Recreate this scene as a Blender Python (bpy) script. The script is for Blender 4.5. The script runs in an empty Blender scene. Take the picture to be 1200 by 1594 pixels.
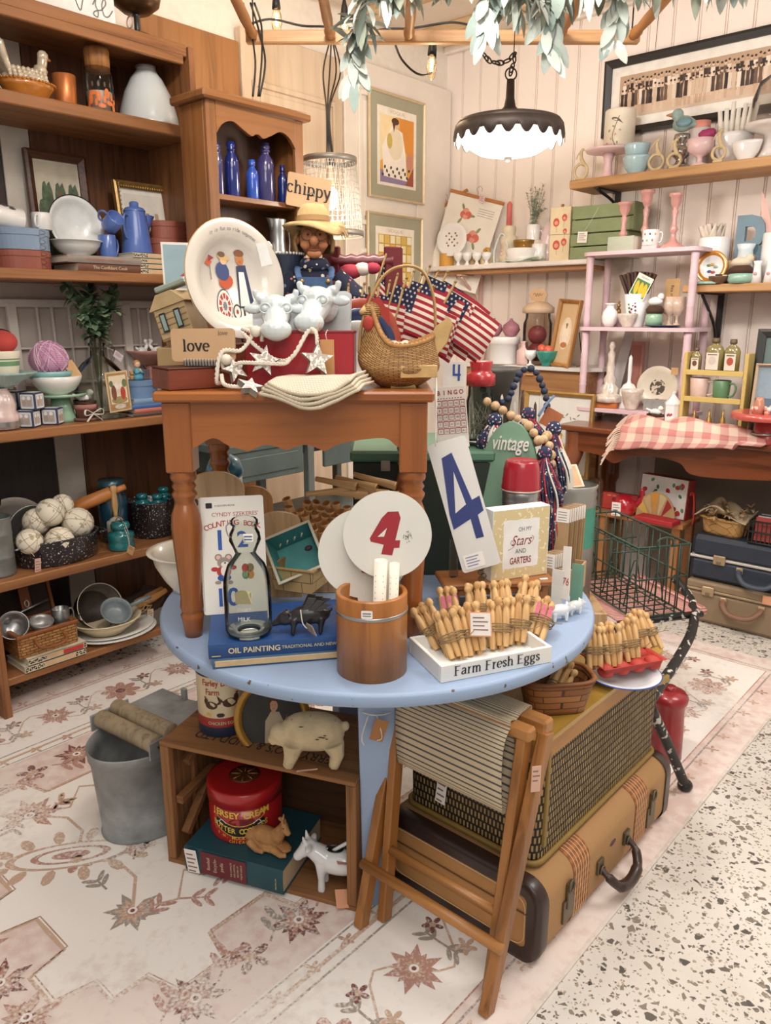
import bpy,math,random
from math import sin,cos,tan,pi,radians,sqrt,atan2
from mathutils import Matrix,Vector as Ve
Rg,En=range,enumerate
def IV(n,k,v):n.inputs[k].default_value=v
def LK(nt,a,b):nt.links.new(a,b)
random.seed(7)
S=bpy.context.scene
COL=S.collection
# camera, world, lights, exposure
F=1200.0;TH=radians(14.3);EYE=1.45;YAW=radians(41.6)
cd=bpy.data.cameras.new('camera');cam=bpy.data.objects.new('camera',cd);COL.objects.link(cam)
cam.location=(0,0,EYE);cam.rotation_euler=(pi/2-TH,0,YAW)
cd.sensor_fit='AUTO';cd.sensor_width=36;cd.lens=36*F/1594;cd.clip_start=.02
S.camera=cam
S.view_settings.view_transform='Standard';S.view_settings.look='None'
S.view_settings.gamma=1;S.view_settings.use_curve_mapping=False
S.view_settings.exposure=.14
S.cycles.transparent_max_bounces=32
w=bpy.data.worlds.new('world');S.world=w;w.use_nodes=True
w.node_tree.nodes['Background'].inputs[0].default_value=(1,.975,.95,1)
w.node_tree.nodes['Background'].inputs[1].default_value=.37
def area(name,A,size,power,col=(1,.965,.925),target=None,sy=None):
 l=bpy.data.lights.new(name,'AREA');l.energy=power;l.color=col;l.size=size
 if sy:l.shape='RECTANGLE';l.size_y=sy
 o=bpy.data.objects.new(name,l);COL.objects.link(o);o.location=A
 if target:o.rotation_euler=(Ve(target)-Ve(A)).to_track_quat('-Z','Y').to_euler()
 return o
area('shop_ceiling_light',(-.2,.3,2.93),1.5,34,sy=1.5)
area('spot_ceiling_light',(-1.3,1.3,2.90),.35,46,(1,.95,.90),target=(-1.5,4.0,1.7))
area('front_ceiling_light',(.9,-.9,2.9),1.6,35,target=(-1.2,1.6,.7))
area('aisle_ceiling_light',(.3,2.6,2.95),1.0,34,(1,.96,.92))
# where a sight line of the photograph meets a real surface
CR=Ve((cos(YAW),sin(YAW),0));CF=Ve((-sin(YAW),cos(YAW),0));UZ=Ve((0,0,1))
def ray(px,py):
 a=(px-600)/F;b=(797-py)/F
 return CR*a+CF*(cos(TH)+b*sin(TH))+UZ*(b*cos(TH)-sin(TH))
EP=Ve((0,0,EYE))
def H(px,py,h):r=ray(px,py);return EP+r*((h-EYE)/r.z)
def X(px,py,x):r=ray(px,py);return EP+r*(x/r.x)
def Y(px,py,y):r=ray(px,py);return EP+r*(y/r.y)
def V(px,py,v):r=ray(px,py);return EP+r*(v/r.dot(CF))
def mm(p):return(p.dot(CF)*cos(TH)-(p.z-EYE)*sin(TH))/F
def zt(p,py):return V(600,py,p.dot(CF)).z
def _col(P0,D,px):
 n=lambda P:(px-600)*(P.dot(CF)*cos(TH)-(P.z-EYE)*sin(TH))-F*P.dot(CR)
 a=n(P0);b=n(P0+D);return P0+D*(-a/(b-a))
def L(px,h,x=-2.92):return _col(Ve((x,0,h)),Ve((0,1,0)),px)
def R(px,h,y=3.96):return _col(Ve((0,y,h)),Ve((1,0,0)),px)
def C(px,h,v):return _col(CF*v+UZ*h,CR,px)
def UV(u,v,h):return CR*u+CF*v+UZ*h
RL,RR,RC=radians(90),0.0,YAW
# materials
def lin(h):
 h=h.lstrip('#');o=[]
 for i in(0,2,4):
  c=int(h[i:i+2],16)/255;o.append(c/12.92 if c<=.04045 else((c+.055)/1.055)**2.4)
 return(*o,1)
_mc={}
def newmat(name):
 m=bpy.data.materials.new(name);m.use_nodes=True;nt=m.node_tree
 b=nt.nodes['Principled BSDF'];return m,nt,b
def N(nt,t,**k):
 n=nt.nodes.new(t)
 for a,v in k.items():
  if a[0]=='i' and a[1:].isdigit():n.inputs[int(a[1:])].default_value=v
  else:setattr(n,a,v)
 return n
def ramp(nt,stops,interp='LINEAR'):
 r=N(nt,'ShaderNodeValToRGB');e=r.color_ramp.elements;r.color_ramp.interpolation=interp
 while len(e)<len(stops):e.new(.5)
 for k,(p,c) in zip(e,stops):k.position=p;k.color=c
 return r
def mix(c,f):return tuple(max(0,min(1,x*f)) for x in c[:3])+(1,)
def bump(nt,b,src,strength,dist=.002):
 bn=N(nt,'ShaderNodeBump');IV(bn,'Strength',strength);IV(bn,'Distance',dist)
 LK(nt,src,bn.inputs['Height']);LK(nt,bn.outputs[0],b.inputs['Normal'])
def P(h,rough=.55,metal=0,var=.10,sc=18,bp=0,coat=0,emis=0,det=4):
 """plain paint, glaze, paper, metal: a base colour with soft mottling"""
 key=('P',h,rough,metal,var,sc,bp,coat,emis)
 if key in _mc:return _mc[key]
 m,nt,b=newmat('finish_'+h);c=lin(h)
 IV(b,'Base Color',c);IV(b,'Roughness',rough);IV(b,'Metallic',metal)
 if coat:IV(b,'Coat Weight',coat);IV(b,'Coat Roughness',.08)
 if emis:IV(b,'Emission Color',c);IV(b,'Emission Strength',emis)
 if var or bp:
  tc=N(nt,'ShaderNodeTexCoord');n=N(nt,'ShaderNodeTexNoise');IV(n,'Scale',sc);IV(n,'Detail',det)
  LK(nt,tc.outputs['Object'],n.inputs['Vector'])
  r=ramp(nt,[(.3,mix(c,1-var)),(.7,mix(c,1+var*.6))]);LK(nt,n.outputs[0],r.inputs[0]);LK(nt,r.outputs[0],b.inputs['Base Color'])
  if bp:bump(nt,b,n.outputs[0],bp)
 _mc[key]=m;return m
def W(J,h2,ax='x',sc=1.0,rough=.45,bp=.15,coat=0):
 """wood: grain drawn out along one axis of the object"""
 key=('W',J,h2,ax,sc,rough,coat)
 if key in _mc:return _mc[key]
 m,nt,b=newmat('wood_'+J);IV(b,'Roughness',rough)
 if coat:IV(b,'Coat Weight',coat);IV(b,'Coat Roughness',.15)
 tc=N(nt,'ShaderNodeTexCoord');mp=N(nt,'ShaderNodeMapping');s=[34*sc]*3;s['xyz'.index(ax)]=2.2*sc
 IV(mp,'Scale',s)
 n=N(nt,'ShaderNodeTexNoise');IV(n,'Scale',1);IV(n,'Detail',6);IV(n,'Distortion',1.2)
 LK(nt,tc.outputs['Object'],mp.inputs[0]);LK(nt,mp.outputs[0],n.inputs['Vector'])
 c1,c2=lin(J),lin(h2)
 r=ramp(nt,[(.28,c2),(.5,c1),(.75,mix(c1,1.18))]);LK(nt,n.outputs[0],r.inputs[0]);LK(nt,r.outputs[0],b.inputs['Base Color'])
 bump(nt,b,n.outputs[0],bp,.001);_mc[key]=m;return m
def glass(h='ffffff',a=.82,gl=.05,k=.9):
 """thin clear or tinted glass: light passes, rims and highlights show"""
 key=('G',h,a,gl)
 if key in _mc:return _mc[key]
 m,nt,b=newmat('glass_'+h);nt.nodes.remove(b);out=nt.nodes['Material Output']
 t=N(nt,'ShaderNodeBsdfTransparent');IV(t,0,mix(lin(h),a))
 g=N(nt,'ShaderNodeBsdfGlossy');IV(g,'Roughness',gl)
 d=N(nt,'ShaderNodeBsdfTranslucent');IV(d,0,lin(h))
 lw=N(nt,'ShaderNodeLayerWeight');IV(lw,0,.19)
 m1=N(nt,'ShaderNodeMixShader');m1. inputs[0].default_value=1-k
 LK(nt,t.outputs[0],m1. inputs[1]);LK(nt,d.outputs[0],m1. inputs[2])
 mx=N(nt,'ShaderNodeMixShader');LK(nt,lw.outputs['Fresnel'],mx.inputs[0])
 LK(nt,m1. outputs[0],mx.inputs[1]);LK(nt,g.outputs[0],mx.inputs[2]);LK(nt,mx.outputs[0],out.inputs[0])
 _mc[key]=m;return m
def weave(J,h2,hm,w=.02,hgt=.006,mort=.001,rough=.6,bp=.6,off=.5,rot=0):
 """woven splint, wicker or reed on the uv laid out in metres"""
 key=('B',J,h2,hm,w,hgt,rot,off)
 if key in _mc:return _mc[key]
 m,nt,b=newmat('weave_'+J);IV(b,'Roughness',rough)
 tc=N(nt,'ShaderNodeTexCoord');mp=N(nt,'ShaderNodeMapping');IV(mp,'Rotation',(0,0,rot))
 br=N(nt,'ShaderNodeTexBrick');br.offset=off
 IV(br,'Color1',lin(J));IV(br,'Color2',lin(h2));IV(br,'Mortar',lin(hm))
 IV(br,'Scale',1);IV(br,'Brick Width',w);IV(br,'Row Height',hgt)
 IV(br,'Mortar Size',mort);IV(br,'Mortar Smooth',.3)
 LK(nt,tc.outputs['UV'],mp.inputs[0]);LK(nt,mp.outputs[0],br.inputs[0]);LK(nt,br.outputs[0],b.inputs['Base Color'])
 iv=N(nt,'ShaderNodeMath',operation='SUBTRACT');IV(iv,0,1);LK(nt,br.outputs['Fac'],iv.inputs[1])
 bump(nt,b,iv.outputs[0],bp,.003);_mc[key]=m;return m
def speck(J,h2,sc=120,thr=.62,rough=.3,coat=.4):
 """enamel speckle"""
 key=('S',J,h2,sc,thr)
 if key in _mc:return _mc[key]
 m,nt,b=newmat('speckle_'+J);IV(b,'Roughness',rough);IV(b,'Coat Weight',coat)
 tc=N(nt,'ShaderNodeTexCoord');n=N(nt,'ShaderNodeTexNoise');IV(n,'Scale',sc);IV(n,'Detail',2)
 LK(nt,tc.outputs['Object'],n.inputs['Vector']);r=ramp(nt,[(thr,lin(J)),(thr+.03,lin(h2))])
 LK(nt,n.outputs[0],r.inputs[0]);LK(nt,r.outputs[0],b.inputs['Base Color']);_mc[key]=m;return m
def stripes(J,h2,per,frac,axis=0,rough=.8,h3=None):
 """woven stripes or checks on uv in metres"""
 key=('T',J,h2,per,frac,axis,h3)
 if key in _mc:return _mc[key]
 m,nt,b=newmat('stripe_'+J);IV(b,'Roughness',rough)
 tc=N(nt,'ShaderNodeTexCoord');sp=N(nt,'ShaderNodeSeparateXYZ');LK(nt,tc.outputs['UV'],sp.inputs[0])
 def band(ax):
  a=N(nt,'ShaderNodeMath',operation='DIVIDE');IV(a,1,per);LK(nt,sp.outputs[ax],a.inputs[0])
  f=N(nt,'ShaderNodeMath',operation='FRACT');LK(nt,a.outputs[0],f.inputs[0])
  l=N(nt,'ShaderNodeMath',operation='LESS_THAN');IV(l,1,frac);LK(nt,f.outputs[0],l.inputs[0]);return l
 l=band(axis)
 if h3:
  l2=band(1-axis);ad=N(nt,'ShaderNodeMath',operation='ADD');LK(nt,l.outputs[0],ad.inputs[0]);LK(nt,l2. outputs[0],ad.inputs[1])
  dv=N(nt,'ShaderNodeMath',operation='DIVIDE');IV(dv,1,2);LK(nt,ad.outputs[0],dv.inputs[0])
  r=ramp(nt,[(0,lin(J)),(.5,lin(h3)),(1,lin(h2))]);LK(nt,dv.outputs[0],r.inputs[0])
 else:
  r=ramp(nt,[(0,lin(J)),(1,lin(h2))]);LK(nt,l.outputs[0],r.inputs[0])
 LK(nt,r.outputs[0],b.inputs['Base Color']);_mc[key]=m;return m
 # geometry
def Tm(A=(0,0,0),rx=0,ry=0,rz=0,s=1):
 return Matrix.Translation(Ve(A))@Matrix.Rotation(rz,4,'Z')@Matrix.Rotation(ry,4,'Y')@Matrix.Rotation(rx,4,'X')@Matrix.Scale(s,4)
class G:
 def __init__(s,T=None):s.v=[];s.f=[];s.mi=[];s.sm=[];s.uv=[];s.ms=[];s.T=T or Matrix();s.warp=None
 def mat(s,m):
  if m not in s.ms:s.ms.append(m)
  return s.ms.index(m)
 def at(s,*a,**k):s.T=Tm(*a,**k);return s
 def add(s,vs,fs,m,sm=False,uvs=None):
  o=len(s.v);ms=m if isinstance(m,list) else None
  for p in vs:
   p=Ve(p)
   if s.warp:p=s.warp(p)
   s.v.append(s.T@p)
  for i,f in En(fs):
   s.f.append([o+j for j in f]);s.mi.append(s.mat(ms[i] if ms else m));s.sm.append(sm);s.uv.append(uvs[i] if uvs else None)
  return s
 def bx(s,m,c,d,b=.0015):
  x,y,z=[k/2 for k in d];b=min(b,x*.45,y*.45,z*.45)
  if b<=0:
   vs=[(i*x,j*y,k*z) for i in(-1,1) for j in(-1,1) for k in(-1,1)]
   fs=[(0,1,3,2),(4,6,7,5),(0,4,5,1),(2,3,7,6),(0,2,6,4),(1,5,7,3)]
  else:
   vs=[];ix={}
   for i in(-1,1):
    for j in(-1,1):
     for k in(-1,1):
      for a,(p) in En([(i*x,j*(y-b),k*(z-b)),(i*(x-b),j*y,k*(z-b)),(i*(x-b),j*(y-b),k*z)]):
       ix[i,j,k,a]=len(vs);vs.append(p)
   fs=[]
   for q in(-1,1):
    def o(f):return f if q>0 else f[::-1]
    fs.append(o([ix[q,-1,-1,0],ix[q,1,-1,0],ix[q,1,1,0],ix[q,-1,1,0]]))
    fs.append(o([ix[-1,q,-1,1],ix[-1,q,1,1],ix[1,q,1,1],ix[1,q,-1,1]]))
    fs.append(o([ix[-1,-1,q,2],ix[1,-1,q,2],ix[1,1,q,2],ix[-1,1,q,2]]))
    for r in(-1,1):
     t=q*r
     def o2(f):return f if t>0 else f[::-1]
     fs.append(o2([ix[q,r,-1,0],ix[q,r,-1,1],ix[q,r,1,1],ix[q,r,1,0]]))
     fs.append(o2([ix[q,-1,r,2],ix[q,1,r,2],ix[q,1,r,0],ix[q,-1,r,0]]))
     fs.append(o2([ix[-1,q,r,1],ix[-1,q,r,2],ix[1,q,r,2],ix[1,q,r,1]]))
     for k in(-1,1):
      f=[ix[q,r,k,0],ix[q,r,k,1],ix[q,r,k,2]];fs.append(f if q*r*k>0 else f[::-1])
  return s.add([(p[0]+c[0],p[1]+c[1],p[2]+c[2]) for p in vs],fs,m)
 def la(s,m,prof,n=24,c=(0,0,0),sx=1,sy=1,flute=0,nf=0,sm=True):
  vs=[];fs=[];us=[];mm_=[];q=len(prof);acc=[0]
  for i in Rg(1,q):acc.append(acc[-1]+math.hypot(prof[i][0]-prof[i-1][0],prof[i][1]-prof[i-1][1]))
  R0=max(p[0] for p in prof)
  for r,z in prof:
   for j in Rg(n):
    t=2*pi*j/n;rr=r*(1+flute*cos(nf*t)) if nf else r
    vs.append((c[0]+rr*cos(t)*sx,c[1]+rr*sin(t)*sy,c[2]+z))
  for i in Rg(q-1):
   for j in Rg(n):
    k=(j+1)%n
    a,b_,cc,d=i*n+j,i*n+k,(i+1)*n+k,(i+1)*n+j
    u0,u1=2*pi*R0*j/n,2*pi*R0*(j+1)/n
    if prof[i][0]<1e-6:fs.append([a,cc,d]);us.append([(u0,acc[i]),(u1,acc[i+1]),(u0,acc[i+1])])
    elif prof[i+1][0]<1e-6:fs.append([a,b_,cc]);us.append([(u0,acc[i]),(u1,acc[i]),(u1,acc[i+1])])
    else:fs.append([a,b_,cc,d]);us.append([(u0,acc[i]),(u1,acc[i]),(u1,acc[i+1]),(u0,acc[i+1])])
    mm_.append(m[i%len(m)] if isinstance(m,list) else m)
  return s.add(vs,fs,mm_,sm,us)
 def tu(s,m,pts,r,n=8,closed=False,sq=None):
  P_=[Ve(p) for p in pts];k=len(P_);vs=[];fs=[];us=[]
  rs=r if isinstance(r,(list,tuple)) else[r]*k
  t0=(P_[1]-P_[0]).normalized();up=Ve((0,0,1)) if abs(t0. z)<.9 else Ve((1,0,0))
  nv=(up-t0*up.dot(t0)).normalized();acc=0
  for i in Rg(k):
   a=P_[i-1] if(i or closed) else P_[i];b=P_[(i+1)%k] if(i<k-1 or closed) else P_[i]
   t=(b-a).normalized() if(b-a).length>1e-9 else t0
   nv=(nv-t*nv.dot(t));nv=nv.normalized() if nv.length>1e-6 else t.orthogonal().normalized();bv=t.cross(nv)
   for j in Rg(n):
    th=2*pi*j/n+(pi/4 if n==4 else 0);e=sq or(1,1)
    vs.append(P_[i]+nv*(rs[i]*cos(th)*e[0])+bv*(rs[i]*sin(th)*e[1]))
  ks=k if closed else k-1
  for i in Rg(ks):
   l=(P_[(i+1)%k]-P_[i]).length
   for j in Rg(n):
    j2=(j+1)%n;i2=(i+1)%k
    fs.append([i*n+j,i*n+j2,i2*n+j2,i2*n+j]);O=2*pi*rs[i]/n
    us.append([(acc,j*O),(acc,(j+1)*O),(acc+l,(j+1)*O),(acc+l,j*O)])
   acc+=l
  if not closed:
   fs.append(list(Rg(n))[::-1]);us.append(None);fs.append([(k-1)*n+j for j in Rg(n)]);us.append(None)
  return s.add(vs,fs,m,n>4,us)
 def sph(s,m,c,r,n=16,warp=None):
  if not isinstance(r,(tuple,list)):r=(r,r,r)
  k=n//2;prof=[(sin(pi*i/k),-cos(pi*i/k)) for i in Rg(k+1)];prof[0]=(0,-1);prof[-1]=(0,1)
  vs=[];fs=[]
  for a,z in prof:
   for j in Rg(n):
    p=Ve((a*cos(2*pi*j/n),a*sin(2*pi*j/n),z))
    if warp:p=warp(p)
    vs.append((c[0]+p.x*r[0],c[1]+p.y*r[1],c[2]+p.z*r[2]))
  for i in Rg(k):
   for j in Rg(n):
    j2=(j+1)%n;a,b,cc,d=i*n+j,i*n+j2,(i+1)*n+j2,(i+1)*n+j
    fs.append([a,cc,d] if i==0 else[a,b,cc] if i==k-1 else[a,b,cc,d])
  return s.add(vs,fs,m,True)
 def prism(s,m,poly,d,y=0,side=None,sm=False):
  """outline in x,z; front at y, back at y+d"""
  k=len(poly);ar=sum(poly[i][0]*poly[(i+1)%k][1]-poly[(i+1)%k][0]*poly[i][1] for i in Rg(k))
  if ar<0:poly=poly[::-1]
  vs=[(p[0],y,p[1]) for p in poly]+[(p[0],y+d,p[1]) for p in poly]
  fs=[list(Rg(k)),[k+i for i in Rg(k)][::-1]]+[[(i+1)%k,i,k+i,k+(i+1)%k] for i in Rg(k)]
  return s.add(vs,fs,[m,m]+[side or m]*k)
 def dec(s,m,poly,y=0):
  """a printed shape facing -y"""
  k=len(poly);ar=sum(poly[i][0]*poly[(i+1)%k][1]-poly[(i+1)%k][0]*poly[i][1] for i in Rg(k))
  if ar<0:poly=poly[::-1]
  return s.add([(p[0],y,p[1]) for p in poly],[list(Rg(k))],m)
 def txt(s,m,t,size,x=0,z=0,y=0,ax='CENTER',shear=0,sx=1,bold=0,ay='CENTER',d=0):
  c=bpy.data.curves.new('t','FONT');c.body=t;c.size=size;c.align_x=ax;c.align_y=ay;c.shear=shear;c.offset=bold*size;c.resolution_u=3
  c.space_line=.95;c.extrude=d/2
  o=bpy.data.objects.new('t',c);COL.objects.link(o);dg=bpy.context.evaluated_depsgraph_get();dg.update()
  me=bpy.data.meshes.new_from_object(o.evaluated_get(dg))
  s.add([(x+v.co.x*sx,y-v.co.z-d/2,z+v.co.y) for v in me.vertices],[list(p.vertices) for p in me.polygons],m)
  bpy.data.objects.remove(o);bpy.data.curves.remove(c);bpy.data.meshes.remove(me);return s
 def surf(s,m,f,nu,nv,sm=True,us=1,vs_=1,cu=False):
  vs=[f(i/nu,j/nv) for j in Rg(nv+1) for i in Rg(nu+1)];fs=[];uvs=[]
  for j in Rg(nv):
   for i in Rg(nu):
    a=j*(nu+1)+i;fs.append([a,a+1,a+nu+2,a+nu+1])
    uvs.append([(i/nu*us,j/nv*vs_),((i+1)/nu*us,j/nv*vs_),((i+1)/nu*us,(j+1)/nv*vs_),(i/nu*us,(j+1)/nv*vs_)])
  return s.add(vs,fs,m,sm,uvs)
 def mesh(s,name):
  me=bpy.data.meshes.new(name);me.from_pydata([tuple(p) for p in s.v],[],s.f)
  for m in s.ms:me.materials.append(m)
  me.polygons.foreach_set('material_index',s.mi);me.polygons.foreach_set('use_smooth',s.sm)
  ul=me.uv_layers.new(name='uv');co=me.vertices;data=[]
  for p,uv in zip(me.polygons,s.uv):
   if uv:
    for q in uv:data+=[q[0],q[1]]
   else:
    n=p.normal;a=max(Rg(3),key=lambda i:abs(n[i]));i,j=((1,2),(0,2),(0,1))[a]
    for vi in p.vertices:data+=[co[vi].co[i],co[vi].co[j]]
  ul.data.foreach_set('uv',data);me.update();s.__init__();return me
def Pt(name,g,par=None,label=None,kind=None,solid=0,bev=0,sub=0):
 o=bpy.data.objects.new(name,g.mesh(name));COL.objects.link(o)
 if par:o.parent=par
 if label:o['label']=label
 if kind:o['kind']=kind
 if solid:md=o.modifiers.new('thick','SOLIDIFY');md.thickness=solid;md.offset=0
 if sub:md=o.modifiers.new('smooth','SUBSURF');md.levels=md.render_levels=sub
 if bev:md=o.modifiers.new('bevel','BEVEL');md.width=bev;md.segments=2;md.limit_method='ANGLE'
 return o
def tagit(o,label,cat,grp=None):
 o['label']=label;o['category']=cat
 if grp:o['group']=grp
 return o
def Th(name,label,cat,A=(0,0,0),rz=0,grp=None,rx=0,ry=0):
 o=bpy.data.objects.new(name,None);COL.objects.link(o);o.empty_display_size=.02
 o.matrix_world=Tm(A,rx,ry,rz);return tagit(o,label,cat,grp)
def So(name,g,label,cat,A=(0,0,0),rz=0,grp=None,rx=0,ry=0,**k):
 o=Pt(name,g,**k);o.matrix_world=Tm(A,rx,ry,rz);return tagit(o,label,cat,grp)
def struct(name,g,**k):o=Pt(name,g,**k);o['kind']='structure';return o
def dup(o,A=None,rz=None,label=None,par=None,rx=0,ry=0,grp=None):
 c=o.copy();COL.objects.link(c)
 if par:c.parent=par
 if A is not None:c.matrix_world=Tm(A,rx,ry,rz or 0)
 if label:c['label']=label
 if grp:c['group']=grp
 for ch in list(o.children):
  dup(ch,par=c)
 return c
def arc(cx,cz,r,a0,a1,n=12,rz_=None):
 rz_=rz_ or r
 return[(cx+r*cos(radians(a0+(a1-a0)*i/n)),cz+rz_*sin(radians(a0+(a1-a0)*i/n))) for i in Rg(n+1)]
def ell(cx,cz,a,b=None,n=20,rot=0):
 b=b or a;o=[]
 for i in Rg(n):
  x,z=a*cos(2*pi*i/n),b*sin(2*pi*i/n);o.append((cx+x*cos(rot)-z*sin(rot),cz+x*sin(rot)+z*cos(rot)))
 return o
def rrect(w,h,r,cx=0,cz=0,n=4):
 o=[]
 for sx,sz,a in((1,1,0),(-1,1,90),(-1,-1,180),(1,-1,270)):
  o+=[(cx+sx*(w/2-r)+r*cos(radians(a+90*i/n)),cz+sz*(h/2-r)+r*sin(radians(a+90*i/n))) for i in Rg(n+1)]
 return o
def rect(x0,x1,z0,z1):return[(x0,z0),(x1,z0),(x1,z1),(x0,z1)]
def ribbon(pts,w):
 """outline of a stroke of width w (number or nib (thin, thick)) along a 2-D polyline"""
 l=[];r=[];k=len(pts)
 for i in Rg(k):
  a=pts[max(i-1,0)];b=pts[min(i+1,k-1)];dx,dz=b[0]-a[0],b[1]-a[1];q=math.hypot(dx,dz) or 1;nx,nz=-dz/q,dx/q
  ww=w if not isinstance(w,tuple) else w[0]+(w[1]-w[0])*abs(nx)
  l.append((pts[i][0]+nx*ww/2,pts[i][1]+nz*ww/2));r.append((pts[i][0]-nx*ww/2,pts[i][1]-nz*ww/2))
 return l,r
def stroke(g,m,pts,w,y=0):
 l,r=ribbon(pts,w);k=len(pts)
 vs=[(p[0],y,p[1]) for p in l]+[(p[0],y,p[1]) for p in r]
 return g.add(vs,[[i,k+i,k+i+1,i+1] for i in Rg(k-1)],m)
def qb(pts,n=6):
 """smooth curve through points (Catmull-Rom)"""
 o=[];k=len(pts)
 for i in Rg(k-1):
  p0,p1,p2,p3=pts[max(i-1,0)],pts[i],pts[i+1],pts[min(i+2,k-1)]
  for j in Rg(n):
   t=j/n
   o.append(tuple(.5*((2*b)+(c-a)*t+(2*a-5*b+4*c-d)*t*t+(3*b-a-3*c+d)*t**3) for a,b,c,d in zip(p0,p1,p2,p3)))
 o.append(tuple(pts[-1]));return o
_SL={'l':(.5,[[(.25,0),(.25,1.5)]],[(.25,0,.45),(.18,1.5,.24)]),'o':(1,[arc(.5,.5,.4,90,450,20,.5)],[]),'v':(.95,[[(.08,1),(.47,0)],[(.47,0),(.86,1)]],[(.1,1,.36),(.84,1,.34)]),'e':(.92,[[(.1,.52),(.82,.52)],arc(.46,.5,.38,3,310,20,.5)],[]),'c':(.88,[arc(.47,.5,.38,35,320,18,.5)],[]),'h':(1.1,[[(.22,0),(.22,1.5)],qb([(.22,.7),(.45,.98),(.72,.93),(.82,.65),(.82,0)])],[(.22,0,.4),(.15,1.5,.24),(.82,0,.38)]),'i':(.5,[[(.25,0),(.25,1)],[(.25,1.28),(.25,1.42)]],[(.25,0,.42),(.18,1,.24)]),'p':(1.05,[[(.2,-.5),(.2,1)],arc(.52,.5,.4,150,-150,20,.5)],[(.2,-.5,.42),(.13,1,.22)]),'y':(.95,[[(.08,1),(.48,.02)],[(.86,1),(.4,-.4),(.2,-.5),(.1,-.4)]],[(.1,1,.34),(.84,1,.34)]),'d':(1.05,[arc(.45,.5,.38,30,330,20,.5),[(.8,0),(.8,1.5)]],[(.7,1.5,.22),(.88,0,.22)]),'n':(1.1,[[(.22,0),(.22,1)],qb([(.22,.7),(.45,.98),(.72,.93),(.82,.65),(.82,0)])],[(.22,0,.4),(.15,1,.24),(.82,0,.38)]),'r':(.78,[[(.24,0),(.24,1)],qb([(.24,.62),(.42,.93),(.66,.95)])],[(.24,0,.42),(.17,1,.24)]),'a':(.95,[qb([(.12,.8),(.4,1),(.66,.85),(.68,.5),(.68,.1),(.85,.03)]),qb([(.68,.58),(.3,.5),(.1,.25),(.3,.02),(.68,.25)])],[]),'m':(1.6,[[(.2,0),(.2,1)],qb([(.2,.7),(.42,.98),(.66,.9),(.74,.6),(.74,0)]),qb([(.74,.7),(.96,.98),(1.2,.9),(1.28,.6),(1.28,0)])],[(.2,0,.36),(.13,1,.22),(.74,0,.34),(1.28,0,.34)]),'s':(.8,[qb([(.66,.78),(.4,1),(.14,.8),(.38,.52),(.64,.25),(.38,0),(.1,.22)])],[]),'g':(1,[arc(.45,.62,.32,0,360,18,.36),qb([(.3,.3),(.2,.1),(.6,-.02),(.8,-.25),(.45,-.5),(.12,-.3),(.3,-.02)]),[(.7,.88),(.92,.98)]],[]),'F':(1.15,[[(.25,0),(.25,1.45)],[(.25,1.4),(1,1.4)],[(.25,.75),(.75,.75)]],[(.25,0,.5),(.18,1.42,.3)]),'E':(1.2,[[(.25,0),(.25,1.45)],[(.25,1.4),(1.02,1.4)],[(.25,.75),(.8,.75)],[(.25,.04),(1.08,.04)]],[(.2,0,.36),(.18,1.42,.3)]),' ':(.55,[],[]),'1':(.8,[[(.42,0),(.42,1.45)],[(.2,1.2),(.42,1.42)]],[(.42,0,.6)]),'0':(1,[arc(.5,.72,.4,90,450,24,.72)],[]),}
def serif(g,m,text,xh,x=0,z=0,y=0,th=.22,tn=.09,sp=.1,shear=0,center=True):
 wt=sum(_SL[c][0]+sp for c in text)*xh;ox=x-(wt/2 if center else 0)
 yy=y
 for c in text:
  wd,st,sf=_SL[c]
  q=lambda p:(ox+(p[0]+shear*p[1])*xh,z+p[1]*xh)
  for p in st:stroke(g,m,[q(a) for a in p],(tn*xh,th*xh),yy);yy-=.00004
  for(sx,sz,sw) in sf:g.dec(m,[q((sx-sw/2,sz-tn*.55)),q((sx+sw/2,sz-tn*.55)),q((sx+sw/2,sz+tn*.55)),q((sx-sw/2,sz+tn*.55))],yy)
  ox+=(wd+sp)*xh
 return g
def cylwarp(r):
 """wrap a flat print (x along, y=0) round an upright cylinder of radius r, facing -y"""
 return lambda p:Ve(((r-p.y)*sin(p.x/r),-(r-p.y)*cos(p.x/r),p.z))
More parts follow.
